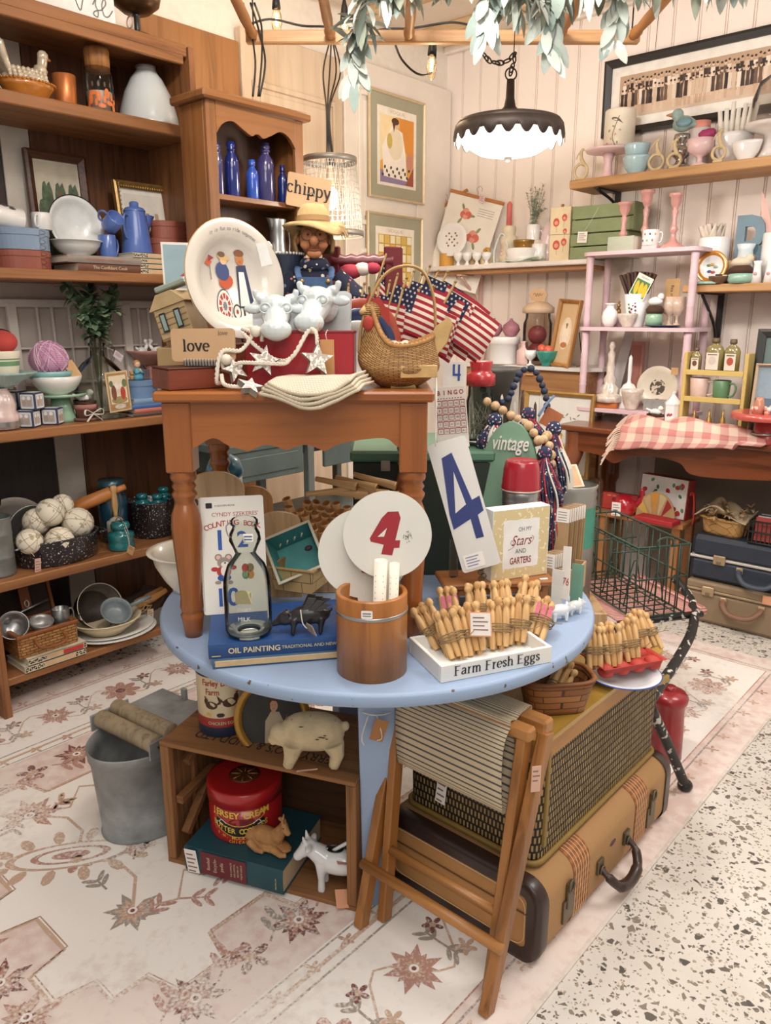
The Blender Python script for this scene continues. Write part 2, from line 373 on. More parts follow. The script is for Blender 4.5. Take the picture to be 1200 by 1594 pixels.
 # the setting
g=G()
XL,YB,ZC=-3.15,4.11,3.0
def terrazzo():
 m,nt,b=newmat('terrazzo');IV(b,'Roughness',.38)
 tc=N(nt,'ShaderNodeTexCoord');base=None
 n=N(nt,'ShaderNodeTexNoise');IV(n,'Scale',3);LK(nt,tc.outputs['Object'],n.inputs[0])
 IV(n,'Detail',8)
 r=ramp(nt,[(.35,lin('d2ccc2')),(.7,lin('e0dbd3'))]);LK(nt,n.outputs[0],r.inputs[0]);base=r.outputs[0]
 for sc,thr,edge,c1,c2 in((52,.17,.12,'55524d','8a7f72'),(88,.2,.15,'615d57','a59784'),(150,.15,.12,'7a7064','b5a894')):
  wv=N(nt,'ShaderNodeTexNoise');IV(wv,'Scale',sc*.9)
  ad=N(nt,'ShaderNodeVectorMath',operation='MULTIPLY_ADD');IV(ad,1,(.35/sc,)*3)
  LK(nt,tc.outputs['Object'],wv.inputs[0]);LK(nt,wv.outputs['Color'],ad.inputs[0]);LK(nt,tc.outputs['Object'],ad.inputs[2])
  v1=N(nt,'ShaderNodeTexVoronoi');v1. inputs['Scale'].default_value=sc
  v2=N(nt,'ShaderNodeTexVoronoi',feature='DISTANCE_TO_EDGE');v2. inputs['Scale'].default_value=sc
  for v in(v1,v2):LK(nt,ad.outputs[0],v.inputs['Vector'])
  sp=N(nt,'ShaderNodeSeparateColor');LK(nt,v1. outputs['Color'],sp.inputs[0])
  l=N(nt,'ShaderNodeMath',operation='LESS_THAN');IV(l,1,thr);LK(nt,sp.outputs[0],l.inputs[0])
  g=N(nt,'ShaderNodeMath',operation='GREATER_THAN');IV(g,1,edge);LK(nt,v2. outputs['Distance'],g.inputs[0])
  mu=N(nt,'ShaderNodeMath',operation='MULTIPLY');LK(nt,l.outputs[0],mu.inputs[0]);LK(nt,g.outputs[0],mu.inputs[1])
  rc=ramp(nt,[(.2,lin(c1)),(.8,lin(c2))]);LK(nt,sp.outputs[1],rc.inputs[0])
  mx=N(nt,'ShaderNodeMix',data_type='RGBA');LK(nt,mu.outputs[0],mx.inputs['Factor'])
  LK(nt,base,mx.inputs[6]);LK(nt,rc.outputs[0],mx.inputs[7]);base=mx.outputs[2]
 LK(nt,base,b.inputs['Base Color']);return m
g.bx(terrazzo(),((XL+3.6)/2-.02,.4,-.05),(3.6-XL+.2,7.7,.1),0);struct('floor',g)
plaster=P('eae2d6',.9,0,.05,26,.5);bead=P('f3e6dc',.6,0,.03,3)
g.bx(plaster,(XL-.05,.3,1.5),(.1,7.62,3.0),0);struct('wall_left',g)
pts=[];x=XL
while x<3.6:
 pts+=[(x,0),(x+.111,0),(x+.113,.013),(x+.116,.013),(x+.118,.003),(x+.121,.003),(x+.123,.013),(x+.126,.013)];x+=.127
pts.append((x,0));k=len(pts)
g.add([(p[0],YB+p[1],z) for z in(0,3.0) for p in pts],[[i,i+1,k+i+1,k+i] for i in Rg(k-1)],bead)
g.bx(bead,((XL+3.6)/2,YB+.06,1.5),(3.6-XL,.1,3.0),0);struct('wall_back',g)
ceil=P('efe4d8',.85,0,.04,4)
g.bx(ceil,((XL+3.6)/2,1.3,ZC+.05),(3.6-XL,5.7,.1),0)
for yy in(2.9,3.35,3.8):g.bx(W('d9bd97','c2a27a','x',.5,.6),(-2.0,yy,ZC-.02),(2.3,.09,.04),.003)
struct('ceiling',g)
g.bx(bead,((XL+3.6)/2,YB-.012,.07),(3.6-XL,.024,.14),.004);struct('baseboard_back',g)
g.bx(plaster,(XL+.012,2.5,.07),(.024,3.2,.14),.004);struct('baseboard_left',g)
g.bx(P('f3ebe2',.6),((XL+3.6)/2,YB-.02,ZC-.02),(3.6-XL,.04,.04),.006);struct('trim_1',g)
# rug
RG={'w':'ede6df','p':'ddc9c1','b':'b3887a','d':'7d5049','t':'c4a68f','g':'9d9288'}
def worn(h,ground,sc=70,thr=.5):
 key=('worn',h,ground,sc)
 if key in _mc:return _mc[key]
 m,nt,b=newmat('rug_'+h);IV(b,'Roughness',.95)
 tc=N(nt,'ShaderNodeTexCoord');n=N(nt,'ShaderNodeTexNoise');IV(n,'Scale',sc);IV(n,'Detail',6)
 n2=N(nt,'ShaderNodeTexNoise');n2. inputs['Scale'].default_value=2.3;n2. inputs['Detail'].default_value=3
 a=N(nt,'ShaderNodeMath',operation='MULTIPLY_ADD');IV(a,1,.55)
 for q in(n,n2):LK(nt,tc.outputs['Object'],q.inputs[0])
 sb=N(nt,'ShaderNodeMath',operation='MULTIPLY');IV(sb,1,.5);LK(nt,n.outputs[0],sb.inputs[0])
 LK(nt,n2. outputs[0],a.inputs[0]);LK(nt,sb.outputs[0],a.inputs[2])
 r=ramp(nt,[(thr-.06,lin(h)),(thr+.08,lin(ground))]);LK(nt,a.outputs[0],r.inputs[0]);LK(nt,r.outputs[0],b.inputs['Base Color'])
 bump(nt,b,n.outputs[0],.25,.002);_mc[key]=m;return m
def rug():
 g=G();x0,x1,y0,y1=-2.90,-.645,-.1,3.40
 wht=worn('efe9e2','e2d8cf',40,.6);pk=worn('d9c1b8','e6d8cf',30,.5)
 K={c:worn(RG[c],'e6dcd3',130,.555) for c in 'bdtg'}
 g.bx(worn('cfc0b4','ddd2c8',60),((x0+x1)/2,(y0+y1)/2,.004),(x1-x0,y1-y0,.008),.003)
 g.T=Matrix.Rotation(-pi/2,4,'X')
 lev=[0]
 def D(m,poly,l):g.dec(m,poly,-(.0082+l*.00025))
 def frame(d,wd,m,l):
  a,b,c,e=x0+d,x1-d,y0+d,y1-d
  for r_ in(rect(a,b,c,c+wd),rect(a,b,e-wd,e),rect(a,a+wd,c,e),rect(b-wd,b,c,e)):D(m,r_,l)
 D(pk,rect(x0+.01,x1-.01,y0+.01,y1-.01),0)
 D(wht,rect(x0+.13,x1-.13,y0+.13,y1-.13),1)
 for d,wd,m in((.105,.006,K['g']),(.128,.004,K['b']),(.40,.006,K['g']),(.425,.012,K['t']),(.46,.005,K['g'])):frame(d,wd,m,2)
 D(pk,rect(x0+.47,x1-.47,y0+.47,y1-.47),2)
 st=[];a,b,c,e=x0+.70,x1-.70,y0+.72,y1-.72
 def zig(p,q,n,amp,nx,nz):
  o=[]
  for i in Rg(n):
   for t,s_ in((0,0),(.25,0),(.32,1),(.68,1),(.75,0)):
    u=(i+t)/n;o.append((p[0]+(q[0]-p[0])*u+nx*amp*s_,p[1]+(q[1]-p[1])*u+nz*amp*s_))
  return o
 st=zig((a,c),(b,c),3,.09,0,-1)+zig((b,c),(b,e),6,.09,1,0)+zig((b,e),(a,e),3,.09,0,1)+zig((a,e),(a,c),6,.09,-1,0)
 D(wht,st,3);stroke_l=st+[st[0]]
 def SK(m,pts,wd,l):stroke(g,m,pts,wd,-(.0082+l*.00025))
 SK(K['t'],stroke_l,.012,4);SK(K['b'],[(p[0]*.985+(a+b)*.0075,p[1]*.99+(c+e)*.005) for p in stroke_l],.004,4)
 def palm(cx,cy,r,rot,l=5,mats='btd',n=7,span=300):
  n+=4
  for k,(f,wd,mt) in En(((1,.30,mats[0]),(.70,.24,mats[1]),(.4,.2,mats[2]))):
   for i in Rg(n):
    t=rot+radians(-span/2+span*i/(n-1));rr=r*f*(.86 if i%2==0 else .62);O=r*wd*f*.8
    d=(cos(t),sin(t));nn=(-d[1],d[0])
    D(K[mt],[(cx,cy),(cx+d[0]*rr*.55+nn[0]*O*.6,cy+d[1]*rr*.55+nn[1]*O*.6),(cx+d[0]*rr,cy+d[1]*rr),(cx+d[0]*rr*.55-nn[0]*O*.6,cy+d[1]*rr*.55-nn[1]*O*.6)],l+k+i*.02)
  D(wht,ell(cx,cy,r*.14),l+3.5);D(K['d'],ell(cx,cy,r*.07),l+4)
 def flower(cx,cy,r,l=5,mt='b',n=6):
  for i in Rg(n):
   t=2*pi*i/n+.3;D(K[mt],ell(cx+r*.6*cos(t),cy+r*.6*sin(t),r*.42,r*.24,10,t),l+i*.02)
  D(K['t'],ell(cx,cy,r*.3),l+1)
 def leafy(p,q,l=5,mt='t',n=4,ln=.05):
  SK(K[mt],[p,q],.006,l);dx,dy=q[0]-p[0],q[1]-p[1];t0=atan2(dy,dx)
  for i in Rg(1,n+1):
   c_=(p[0]+dx*i/(n+.5),p[1]+dy*i/(n+.5))
   for s_ in(-1,1):
    t=t0+s_*.8;D(K[mt],ell(c_[0]+ln*.5*cos(t),c_[1]+ln*.5*sin(t),ln*.5,ln*.16,8,t),l+.3)
 rn=random.Random(3)
 def border(p,q,n,ins):
  dx,dy=(q[0]-p[0])/n,(q[1]-p[1])/n;ln=math.hypot(dx,dy);ux,uy=dx/ln,dy/ln;nx,ny=-uy,ux
  vine=[]
  for i in Rg(n*8+1):
   u=i/8;vine.append((p[0]+dx*u+nx*.065*sin(u*pi*2),p[1]+dy*u+ny*.065*sin(u*pi*2)))
  SK(K['t'],vine,.006,3.2)
  for i in Rg(n):
   cx,cy=p[0]+dx*(i+.5),p[1]+dy*(i+.5)
   if i%2:palm(cx,cy,.085,atan2(ny,nx),4.5,'bbt',9,340)
   else:flower(cx,cy,.075,4.5,'b',8);D(K['d'],ell(cx,cy,.02),6)
   for s_ in(-1,1):
    ex,ey=cx+ux*ln*.5+nx*.05*s_,cy+uy*ln*.5+ny*.05*s_
    flower(ex,ey,.028,4.5,'d' if s_>0 else 't',5);leafy((cx+ux*.1,cy+uy*.1),(ex-ux*.03,ey-uy*.03),4,'g',2,.04)
 m_=.265
 border((x1-m_,y0+.3),(x1-m_,y1-.3),11,1);border((x0+m_,y0+.3),(x0+m_,y1-.3),11,1)
 border((x0+.4,y1-m_),(x1-.4,y1-m_),6,1);border((x0+.4,y0+m_),(x1-.4,y0+m_),6,1)
 for d in(.44,.085):
  for xx in(x0+d,x1-d):
   yy=y0+.3
   while yy<y1-.3:flower(xx,yy,.022,3.4,rn.choice('bt'),4);yy+=.11
 for i in Rg(15):
  t=(i+.5)/15;yy=y0+.62+(y1-y0-1.24)*t
  for xx,s_ in((x0+.57,1),(x1-.57,-1)):
   (palm if i%2 else flower)(xx,yy,*((.09,rn.uniform(0,6),5,'dbt') if i%2 else(.05,5,'d',5)))
   leafy((xx,yy+.06),(xx+s_*.05,yy+.13),5,rn.choice('gb'),2,.06)
 for i in Rg(8):
  t=(i+.5)/8;xx=x0+.6+(x1-x0-1.2)*t
  for yy in(y0+.58,y1-.58):palm(xx,yy,.085,rn.uniform(0,6),5,'dbt' if i%2 else 'btd')
 cx,cy=(x0+x1)/2,(y0+y1)/2
 nodes=[]
 for j in Rg(6):
  for i in Rg(3):
   nodes.append((a+(b-a)*(i+.5)/3+(.06 if j%2 else-.06),c+(e-c)*(j+.5)/6))
 for k,(U,py_) in En(nodes):
  if k%3<2:
   q=nodes[k+1];SK(K['t'],[(U,py_),((U+q[0])/2-.05,py_+.07),((U+q[0])/2+.04,py_+.07),q],.009,4.2)
  if k<15:q=nodes[k+3];SK(K['t'],[(U,py_),(U+.05,py_+.1),(U-.03,py_+.17),q],.009,4.2)
  kind=k%4
  if kind==0:palm(U,py_,.11,rn.uniform(0,6),5,'btd',7,260)
  elif kind==1:flower(U,py_,.055,5,'b',6)
  elif kind==2:palm(U,py_,.085,rn.uniform(0,6),5,'gtb',7,280)
  else:palm(U,py_,.09,rn.uniform(0,6),5,'dbt',5,200)
  for _ in Rg(3):
   u_=(U+rn.uniform(-.13,.13),py_+rn.uniform(-.12,.12));leafy(u_,(u_[0]+rn.uniform(-.07,.07),u_[1]+rn.uniform(-.07,.07)),5,rn.choice('gtb'),2,.045)
 mx,my=-1.86,.79
 for r_,mt,l in((1,'t',5.2),(.86,None,5.4),(.62,'b',5.6),(.5,None,5.8),(.3,'b',6)):
  D(K[mt] if mt else wht,ell(mx,my,.17*r_,.055*r_,24,.95),l)
 for i in Rg(14):
  t=2*pi*i/14;ex,ez=.2*cos(t),.085*sin(t);D(K['t'],ell(mx+ex*cos(.95)-ez*sin(.95),my+ex*sin(.95)+ez*cos(.95),.03,.016,8,t+.95),5)
 o=So('area_rug',g,'faded cream and pink floral rug spread on the speckled terrazzo floor','rug')
rug()
# salvaged doors on the left wall
def door(name,y0,y1,z1,mat_,panels,label,th=.04,x=XL+.005,z0=.0):
 t=Th(name,label,'door',(x,(y0+y1)/2,z0),RL);O=y1-y0;h_=z1-z0
 g=G();g.bx(mat_,(0,-th/2,h_/2),(O,th,h_),.004);Pt('slab',g,t)
 for(a,b,c,d) in panels:
  q0,q1=-O/2+a*O,-O/2+b*O;r0,r1=c-z0,d-z0
  g=G()
  for zz,xx,ww,Z in(((r0+r1)/2,q0,.025,r1-r0),((r0+r1)/2,q1,.025,r1-r0)):g.bx(mat_,(xx,-th-.006,zz),(ww,.012,Z+.025),.004)
  for zz in(r0,r1):g.bx(mat_,((q0+q1)/2,-th-.006,zz),(q1-q0-.025,.012,.025),.004)
  g.bx(mat_,((q0+q1)/2,-th-.003,(r0+r1)/2),(q1-q0-.07,.006,r1-r0-.07),.0028);Pt('raised_panel',g,t)
 return t
door('salvaged_door',1.99,2.495,2.66,W('96683f','6f4626','z',.6,.5),[(.22,.8,2.0,2.36),(.22,.8,.9,1.8)],'brown stained old wooden door behind the arched hutch',.035)
door('salvaged_door',2.5,3.155,2.725,W('cdb8a0','bca489','z',.35,.55,.05),[(.1,.9,2.02,2.5),(.1,.9,1.0,1.85)],'pale tan panelled door behind the wire pendant shade',.045)
door('salvaged_door',3.165,4.085,2.755,P('e9dfd4',.5,0,.05,6),[(.12,.66,1.95,2.6),(.12,.66,.75,1.8)],'white painted panelled door holding the two framed poster prints',.05)
# tall bookcase on the left wall
oak=W('93623a','6b4225','y',.7,.5);oakz=W('8d5c36','663e22','z',.7,.5);dark=W('4a3022','2c1b13','z',.55,.55)
XF=-2.765;BY0,BY1=.25,1.975
SH=[.15,.52,1.055,1.607,2.165,2.455]
bl=Ve((-2.94,1.1,0))
bc=Th('bookcase','tall brown wooden bookcase of open shelves along the left wall','bookcase',bl)
I=Matrix.Translation(-bl)
for i,h in En(SH):
 th=.03 if i==0 else .036 if i<4 else .042
 g=G(I);g.bx(oak,((XL+.06+XF)/2,(BY0+BY1-(.01 if i else .3))/2,h-th/2),(XF-XL-.06,BY1-BY0-(.01 if i else .3),th),.004);Pt('shelf',g,bc)
g=G(I);g.bx(oakz,((XL+.06+XF)/2,BY1+.012,(1.607+2.45)/2),(XF-XL-.06,.026,2.45-1.6),.003);Pt('side_panel',g,bc)
g=G(I);g.bx(oakz,((XL+.06+XF)/2,BY1+.01,.8),(XF-XL-.06,.022,1.6),.003);Pt('side_panel',g,bc)
g=G(I);g.bx(oakz,((XL+.06+XF)/2+.0,1.0,.265),(XF-XL-.02,.03,.53),.003);Pt('end_foot',g,bc,'slanting plank foot at the near end')
g=G(I);g.bx(oak,(XF-.012,1.1,2.41),(.02,1.7,.05),.003);Pt('top_rail',g,bc)
def bb(y0,y1,z0,z1,m,lab=None):
 g=G(I);g.bx(m,(XL+.045,(y0+y1)/2,(z0+z1)/2),(.024,y1-y0-.004,z1-z0),.002);Pt('back_board',g,bc,lab)
bb(BY0,1.36,1.62,2.42,W('33251f','1d1512','z',.5,.6));bb(1.36,1.47,1.62,2.42,P('cfc6b8',.6,0,.12,9),'white painted back board')
bb(1.47,1.98,1.62,2.42,W('6b4329','3f2416','z',.9,.5))
bb(BY0,1.98,1.06,1.6,P('c6bab0',.8,0,.06,5),'grey painted back board')
bb(BY0,1.44,.1,1.05,W('241a16','14100e','z',.6,.6));bb(1.44,1.56,.1,1.05,P('a79d90',.6,0,.15,9),'white painted back board');bb(1.56,1.98,.1,1.05,W('5d3820','38200f','z',.7,.5))
lm=P('ddd3ca',.6,0,.05,8);g=G()
for z in(.0,.43):g.bx(lm,(0,0,z+.01),(1.5,.018,.03 if z else .02),.002)
for Q in(-.745,-.33,.12,.6):g.bx(lm,(Q,-.001,.22),(.035,.02,.44),.002)
for z in(.13,.27):g.bx(lm,(0,.002,z),(1.48,.01,.008),.001)
for Q in(-.62,-.52,-.42,-.22,-.17,-.10,-.05,.02,.22,.28,.35,.42,.5,.66,.71):g.bx(lm,(Q,.002,.22),(.008,.011,.42),.001)
So('lattice_panel',g,'grey white lattice screen panel standing along the back of the third shelf','panel',(XL+.085,1.2,1.056),RL,rx=-.03)
# string lights, ladder rack, garland, pendants
pine=W('c79a6b','a97646','x',.6,.5);pinez=W('b9814c','93592c','y',.6,.5)
HB=2.51;VB=3.4
pb=C(692,HB,VB);rk=Th('hanging_rack','pale wooden spindle rack hung flat below the ceiling with garland draped on it','rack',pb,RC)
xs=[(U-692)*mm(pb) for U in(395,515,636,755,868,983)]
g.bx(pine,((xs[0]+xs[-1])/2,0,0),(xs[-1]-xs[0]+.06,.035,.045),.004);Pt('rail',g,rk)
g.bx(pine,((xs[0]+xs[-1])/2,-1.5,0),(xs[-1]-xs[0]+.06,.035,.045),.004);Pt('rail',g,rk)
for Q in xs:
 g.at((Q,.0,0),pi/2)
 pr=[(0,0),(.016,0),(.016,.04),(.022,.05),(.016,.06),(.022,.075),(.016,.09),(.02,.2),(.017,.6),(.021,.75),(.017,.9),(.02,1.3),(.016,1.41),(.022,1.425),(.016,1.44),(.022,1.45),(.016,1.46),(.016,1.5),(0,1.5)]
 g.la(pinez,pr,12);Pt('spindle',g,rk)
blk=P('1d1a18',.5,0,0)
for Q in(xs[0],xs[-1]):
 for y_ in(0,-1.5):g.tu(blk,[(Q,y_,.02),(Q,y_,ZC-HB)],.003,6);Pt('hanging_wire',g,rk)
def leafmesh(g,m,p,d,up,ln,wd,curl=.3):
 d=d.normalized();s_=d.cross(up);s_=s_.normalized() if s_.length>1e-4 else d.orthogonal().normalized();u_=s_.cross(d)
 vs=[]
 for t,O in((0,.08),(.25,.75),(.5,1),(.75,.8),(.93,.35),(1,.02)):
  c_=p+d*(ln*t)-u_*(curl*ln*t*t)
  vs+=[c_-s_*(wd*O/2)+u_*(wd*.12*O),c_,c_+s_*(wd*O/2)+u_*(wd*.12*O)]
 fs=[]
 for i in Rg(5):a=3*i;fs+=[[a,a+1,a+4,a+3],[a+1,a+2,a+5,a+4]]
 g.add(vs,fs,m,True)
gl=[P('b6c1b8',.8,0,.12,20),P('8f9f97',.8,0,.12,20),P('c9cec4',.8,0,.1,20),P('8f9583',.8,0,.12,20)]
rn=random.Random(11);gt=Th('leaf_garland',"pale grey green leaf garland draped along the hanging spindle rack",'garland',pb,RC)
path=qb([(xs[1]+.1,-.16,-.06),(xs[1]+.16,-.35,.03),(xs[2],-.42,.05),(xs[3]-.05,-.45,.03),(xs[3]+.12,-.40,-.0),(xs[4]-.05,-.5,.04),(xs[4]+.1,-.46,.03),(xs[5]+.02,-.52,.04),(xs[5]+.16,-.55,.02)],10)
g.tu(P('6f6a58',.8),path,.006,6);Pt('stem',g,gt)
for k in Rg(330):
 p=Ve(path[rn.randrange(len(path))])+Ve((rn.uniform(-.02,.02),rn.uniform(-.05,.05),rn.uniform(-.03,.02)))
 d=Ve((rn.uniform(-1,1),rn.uniform(-.9,.5),rn.uniform(-1.1,.7)));leafmesh(g,gl[rn.randrange(4)],p,d,UZ,rn.uniform(.07,.13),rn.uniform(.03,.048),rn.uniform(.1,.5))
for bx_,by_,n_,dz in((xs[1]+.1,-.2,16,.22),(xs[3]+.17,-.42,16,.18),(xs[4]+.1,-.46,12,.16),(xs[3]-.05,-.45,10,.13)):
 for k in Rg(n_):
  t=k/n_;p=Ve((bx_+rn.uniform(-.015,.015),by_,-dz*t));leafmesh(g,gl[rn.randrange(3)],p,Ve((rn.uniform(-.8,.8),rn.uniform(-.7,.3),-1)),Ve((0,-1,.2)),rn.uniform(.08,.12),.04,.2)
Pt('foliage',g,gt)
blb=P('ffdca8',.2,0,0,emis=22);cg=glass('fff2dd',.95)
st_=Th('string_light','black cord of hanging filament bulbs strung behind the spindle rack','light',pb,RC)
bs=[Ve(V(*p,3.55)) for p in((430,14),(536,32),(672,86))];toL=lambda p:Matrix.Rotation(-RC,3,'Z')@(p-pb)
cpts=[toL(V(*p,d)) for p,d in(((383,40),3.42),((420,30),3.44),((470,40),3.46),((512,42),3.44),((560,52),3.5),((600,45),3.5),((640,44),3.5),((700,35),3.5),((735,40),3.46))]
g.tu(blk,qb([tuple(p) for p in cpts],6),.0045,6)
g.tu(blk,qb([tuple(toL(V(*p,3.55))) for p in((612,60),(625,92),(650,115),(672,112),(678,80),(676,58))],6),.0045,6);Pt('cord',g,st_)
for p in bs:
 q=toL(p);g.at(q);g.la(blk,[(0,.075),(.006,.075),(.012,.05),(.016,.02),(.018,0),(0,0)],12);so=Pt('socket',g,st_)
 g.at(q);g.la(cg,[(.012,0),(.02,-.02),(.024,-.05),(.014,-.085),(0,-.095)],12);g.la(blb,[(0,-.012),(.006,-.015),(.007,-.06),(0,-.065)],8);Pt('bulb',g,so)
 l=bpy.data.lights.new('bulb_light','POINT');l.energy=1.6;l.color=(1,.75,.45);l.shadow_soft_size=.02
 o=bpy.data.objects.new('bulb_light',l);COL.objects.link(o);o.location=p+Ve((0,0,-.13))
for U,d,zb in((386,3.36,2.24),(398,3.36,2.24),(404,3.36,2.2)):
 a=V(U+3,40,d);b_=V(U+rn.uniform(-6,8),150,d-.05);g.tu(blk,qb([tuple(V(U-8,5,d-.2)),tuple(a),tuple((a+b_)/2+CR*rn.uniform(-.03,.03)),tuple(b_)],6),.004,6)
So('power_cord',g,'loose black cords hanging from the rack end above the hutch','cord')
wp=V(513,250,3.7);wt=Th('pendant_lamp','wire mesh basket pendant lamp with glowing bulb beside the hutch','lamp',wp,RC)
rt,rb,Z=.117,.146,.308
gm=P('b9b2a8',.45,.7)
for k in Rg(36):
 t=2*pi*k/36
 g.tu(gm,[(rt*cos(t),rt*sin(t),0),(rb*cos(t+.25),rb*sin(t+.25),-Z)],.0009,4);g.tu(gm,[(rt*cos(t),rt*sin(t),0),(rb*cos(t-.25),rb*sin(t-.25),-Z)],.0009,4)
for k in Rg(14):q=k/13;r_=rt+(rb-rt)*q;g.tu(gm,[(r_*cos(2*pi*i/28),r_*sin(2*pi*i/28),-Z*q) for i in Rg(28)],.0009,4,True)
Pt('mesh_shade',g,wt)
for z,r_ in((0,rt),(-Z,rb)):g.la(P('8f8a82',.5,.6),[(r_,-.012),(r_+.004,-.012),(r_+.004,.012),(r_,.012)],32,(0,0,z));Pt('rim_band',g,wt)
g.la(P('cfc2ad',.5),[(0,0),(.01,0),(.018,-.03),(.018,-.08),(0,-.08)],14,(0,0,-.02));Pt('socket',g,wt)
g.sph(P('ffe6c0',.3,0,0,emis=14),(0,0,-.155),(.037,.037,.05),14);Pt('bulb',g,wt)
for dx in(-.012,.0,.012,.02):g.tu(blk,qb([(dx,0,-.02),(dx*.4-.005,0,.2),(dx*2.4,.1,.38),(dx*.6,.25,.55)],6),.0035,6)
Pt('cord',g,wt)
l=bpy.data.lights.new('wire_lamp_light','POINT');l.energy=6;l.color=(1,.85,.65);l.shadow_soft_size=.04
o=bpy.data.objects.new('wire_lamp_light',l);COL.objects.link(o);o.location=wp-UZ*.22
sp_=V(792,205,3.32);sm_=mm(sp_);pt_=Th('pendant_lamp','dark scalloped metal pendant lamp with glowing milk glass bowl on a chain','lamp',sp_,RC)
br_=P('4a3f39',.55,.5,.2,30)
r0=.215
g.la(br_,[(.0,.185),(.014,.185),(.016,.12),(.022,.09),(.04,.07),(.1,.055),(.16,.045),(r0-.015,.035),(r0-.004,.02)],40)
vs=[];fs=[];n=160
for i in Rg(n):
 t=2*pi*i/n;ph=(i%8)/8;dz=-.020-.026*(1 if .2<ph<.8 else 0)*(sin(pi*(ph-.2)/.6)**.45 if .2<ph<.8 else 0)
 vs+=[((r0-.004)*cos(t),(r0-.004)*sin(t),.02),(r0*cos(t),r0*sin(t),.0),((r0+.003)*cos(t),(r0+.003)*sin(t),dz)]
for i in Rg(n):j=(i+1)%n;fs+=[[3*i,3*j,3*j+1,3*i+1],[3*i+1,3*j+1,3*j+2,3*i+2]]
g.add(vs,fs,br_,True);vi=[(p[0]*.985,p[1]*.985,p[2]+.001) for p in vs];Pt('scalloped_shade',g,pt_,solid=.002);g.add(vi,fs,P('eae4da',.5),True);Pt('white_lining',g,pt_)
g.la(P('fffaf2',.3,0,0,emis=2.6),[(r0-.012,-.005),(.185,-.04),(.12,-.078),(.04,-.094),(0,-.095)],32);Pt('glass_bowl',g,pt_)
g.la(br_,[(.016,-.094),(.014,-.108),(0,-.112)],12);Pt('finial',g,pt_)
def link(c,dr,ln=.016,r=.0035,tw=0):
 dr=dr.normalized();s_=dr.orthogonal().normalized();s_=(Matrix.Rotation(tw,3,dr)@s_)
 g.tu(br_,[Ve(c)+dr*(ln*cos(2*pi*i/14))+s_*(ln*.55*sin(2*pi*i/14)) for i in Rg(14)],r,5,True)
cp=qb([(0,0,.215),(.01,0,.27),(-.03,-.0,.245),(-.09,0,.255),(-.125,0,.31),(-.135,0,.38),(-.14,.03,.44)],4)
cp=[Ve(p) for p in cp];acc=0;k=0
for a,b_ in zip(cp,cp[1:]):
 acc+=(b_-a).length
 while acc>.024*k:link(a,b_-a,.017,.003,pi/2*(k%2));k+=1
g.tu(br_,[(.022*cos(2*pi*i/16),0,.205+.022*sin(2*pi*i/16)) for i in Rg(16)],.003,6,True);Pt('chain',g,pt_)
g.tu(blk,[(.008,0,.26),(.012,.02,.42),(.012,.1,.68)],.002,5);Pt('cord',g,pt_)
l=bpy.data.lights.new('pendant_light','POINT');l.energy=15;l.color=(1,.93,.82);l.shadow_soft_size=.1
o=bpy.data.objects.new('pendant_light',l);COL.objects.link(o);o.location=sp_-UZ*.2
# shared small builders
paper=P('ece3d2',.85,0,.06,30);kraft=P('c9a071',.85,0,.08,30);white=P('e6e4df',.35,0,.03,12,coat=.3);ink=P('26221f',.7,0,0)
tagm=P('efe9e2',.8,0,.03);salmon=P('e0a27c',.8,0,.05);twine=P('b99a6e',.9,0,.15,60);string=P('e9e2d4',.9,0,.05)
steel=P('a9aaa8',.32,.9,.15,14);zinc=P('8d918f',.5,.75,.22,12);blackm=P('201d1b',.4,0,.1)
def wy(a,b,h,x):return(L(b,h,x)-L(a,h,x)).y
def wx(a,b,h,y):return(R(b,h,y)-R(a,h,y)).x
def Pc(par,A,w=.025,h=.045,rz=0,rx=0,ry=0,m=None,lines=4,cord=None,name='price_tag',label=None):
 g=G();g.at(A,rx,ry,rz);g.bx(m or tagm,(0,0,0),(w,.0012,h),.0004)
 for i in Rg(lines):g.dec(P('8d6f6a',.8,0,0),rect(-w*.38,w*(.38 if i%2 else .2),h*(.3-.18*i)-h*.03,h*(.3-.18*i)+h*.03),-.0009)
 if cord:g.T=Matrix();g.tu(string,qb([tuple(c) for c in cord],5),.0009,5)
 return Pt(name,g,par,label)
def flatbook(label,w,d,h,cov,A,rz,pages=paper,cat='book',grp=None,title=None,tcol=None,spine=None,tsz=.5,pat=None,name='book'):
 """book lying down, spine on the local front"""
 t=Th(name,label,cat,A,rz,grp);c=.0022
 g=G();g.bx(cov,(0,0,c/2),(w,d,c),.0006);g.bx(cov,(0,0,h-c/2),(w,d,c),.0006)
 g.surf(spine or cov,lambda u,v:(-w/2+w*u,-d/2-.003*sin(pi*v),h*v),1,6)
 if title:g.txt(tcol or P('d9c9a0',.5),title,h*tsz,0,h/2,-d/2-.0045)
 if pat:pat(g,w,h,-d/2-.0046)
 Pt('cover',g,t);g=G();g.bx(pages,(0,.002,h/2),(w-.008,d-.006,h-2*c),0);Pt('page_block',g,t);return t
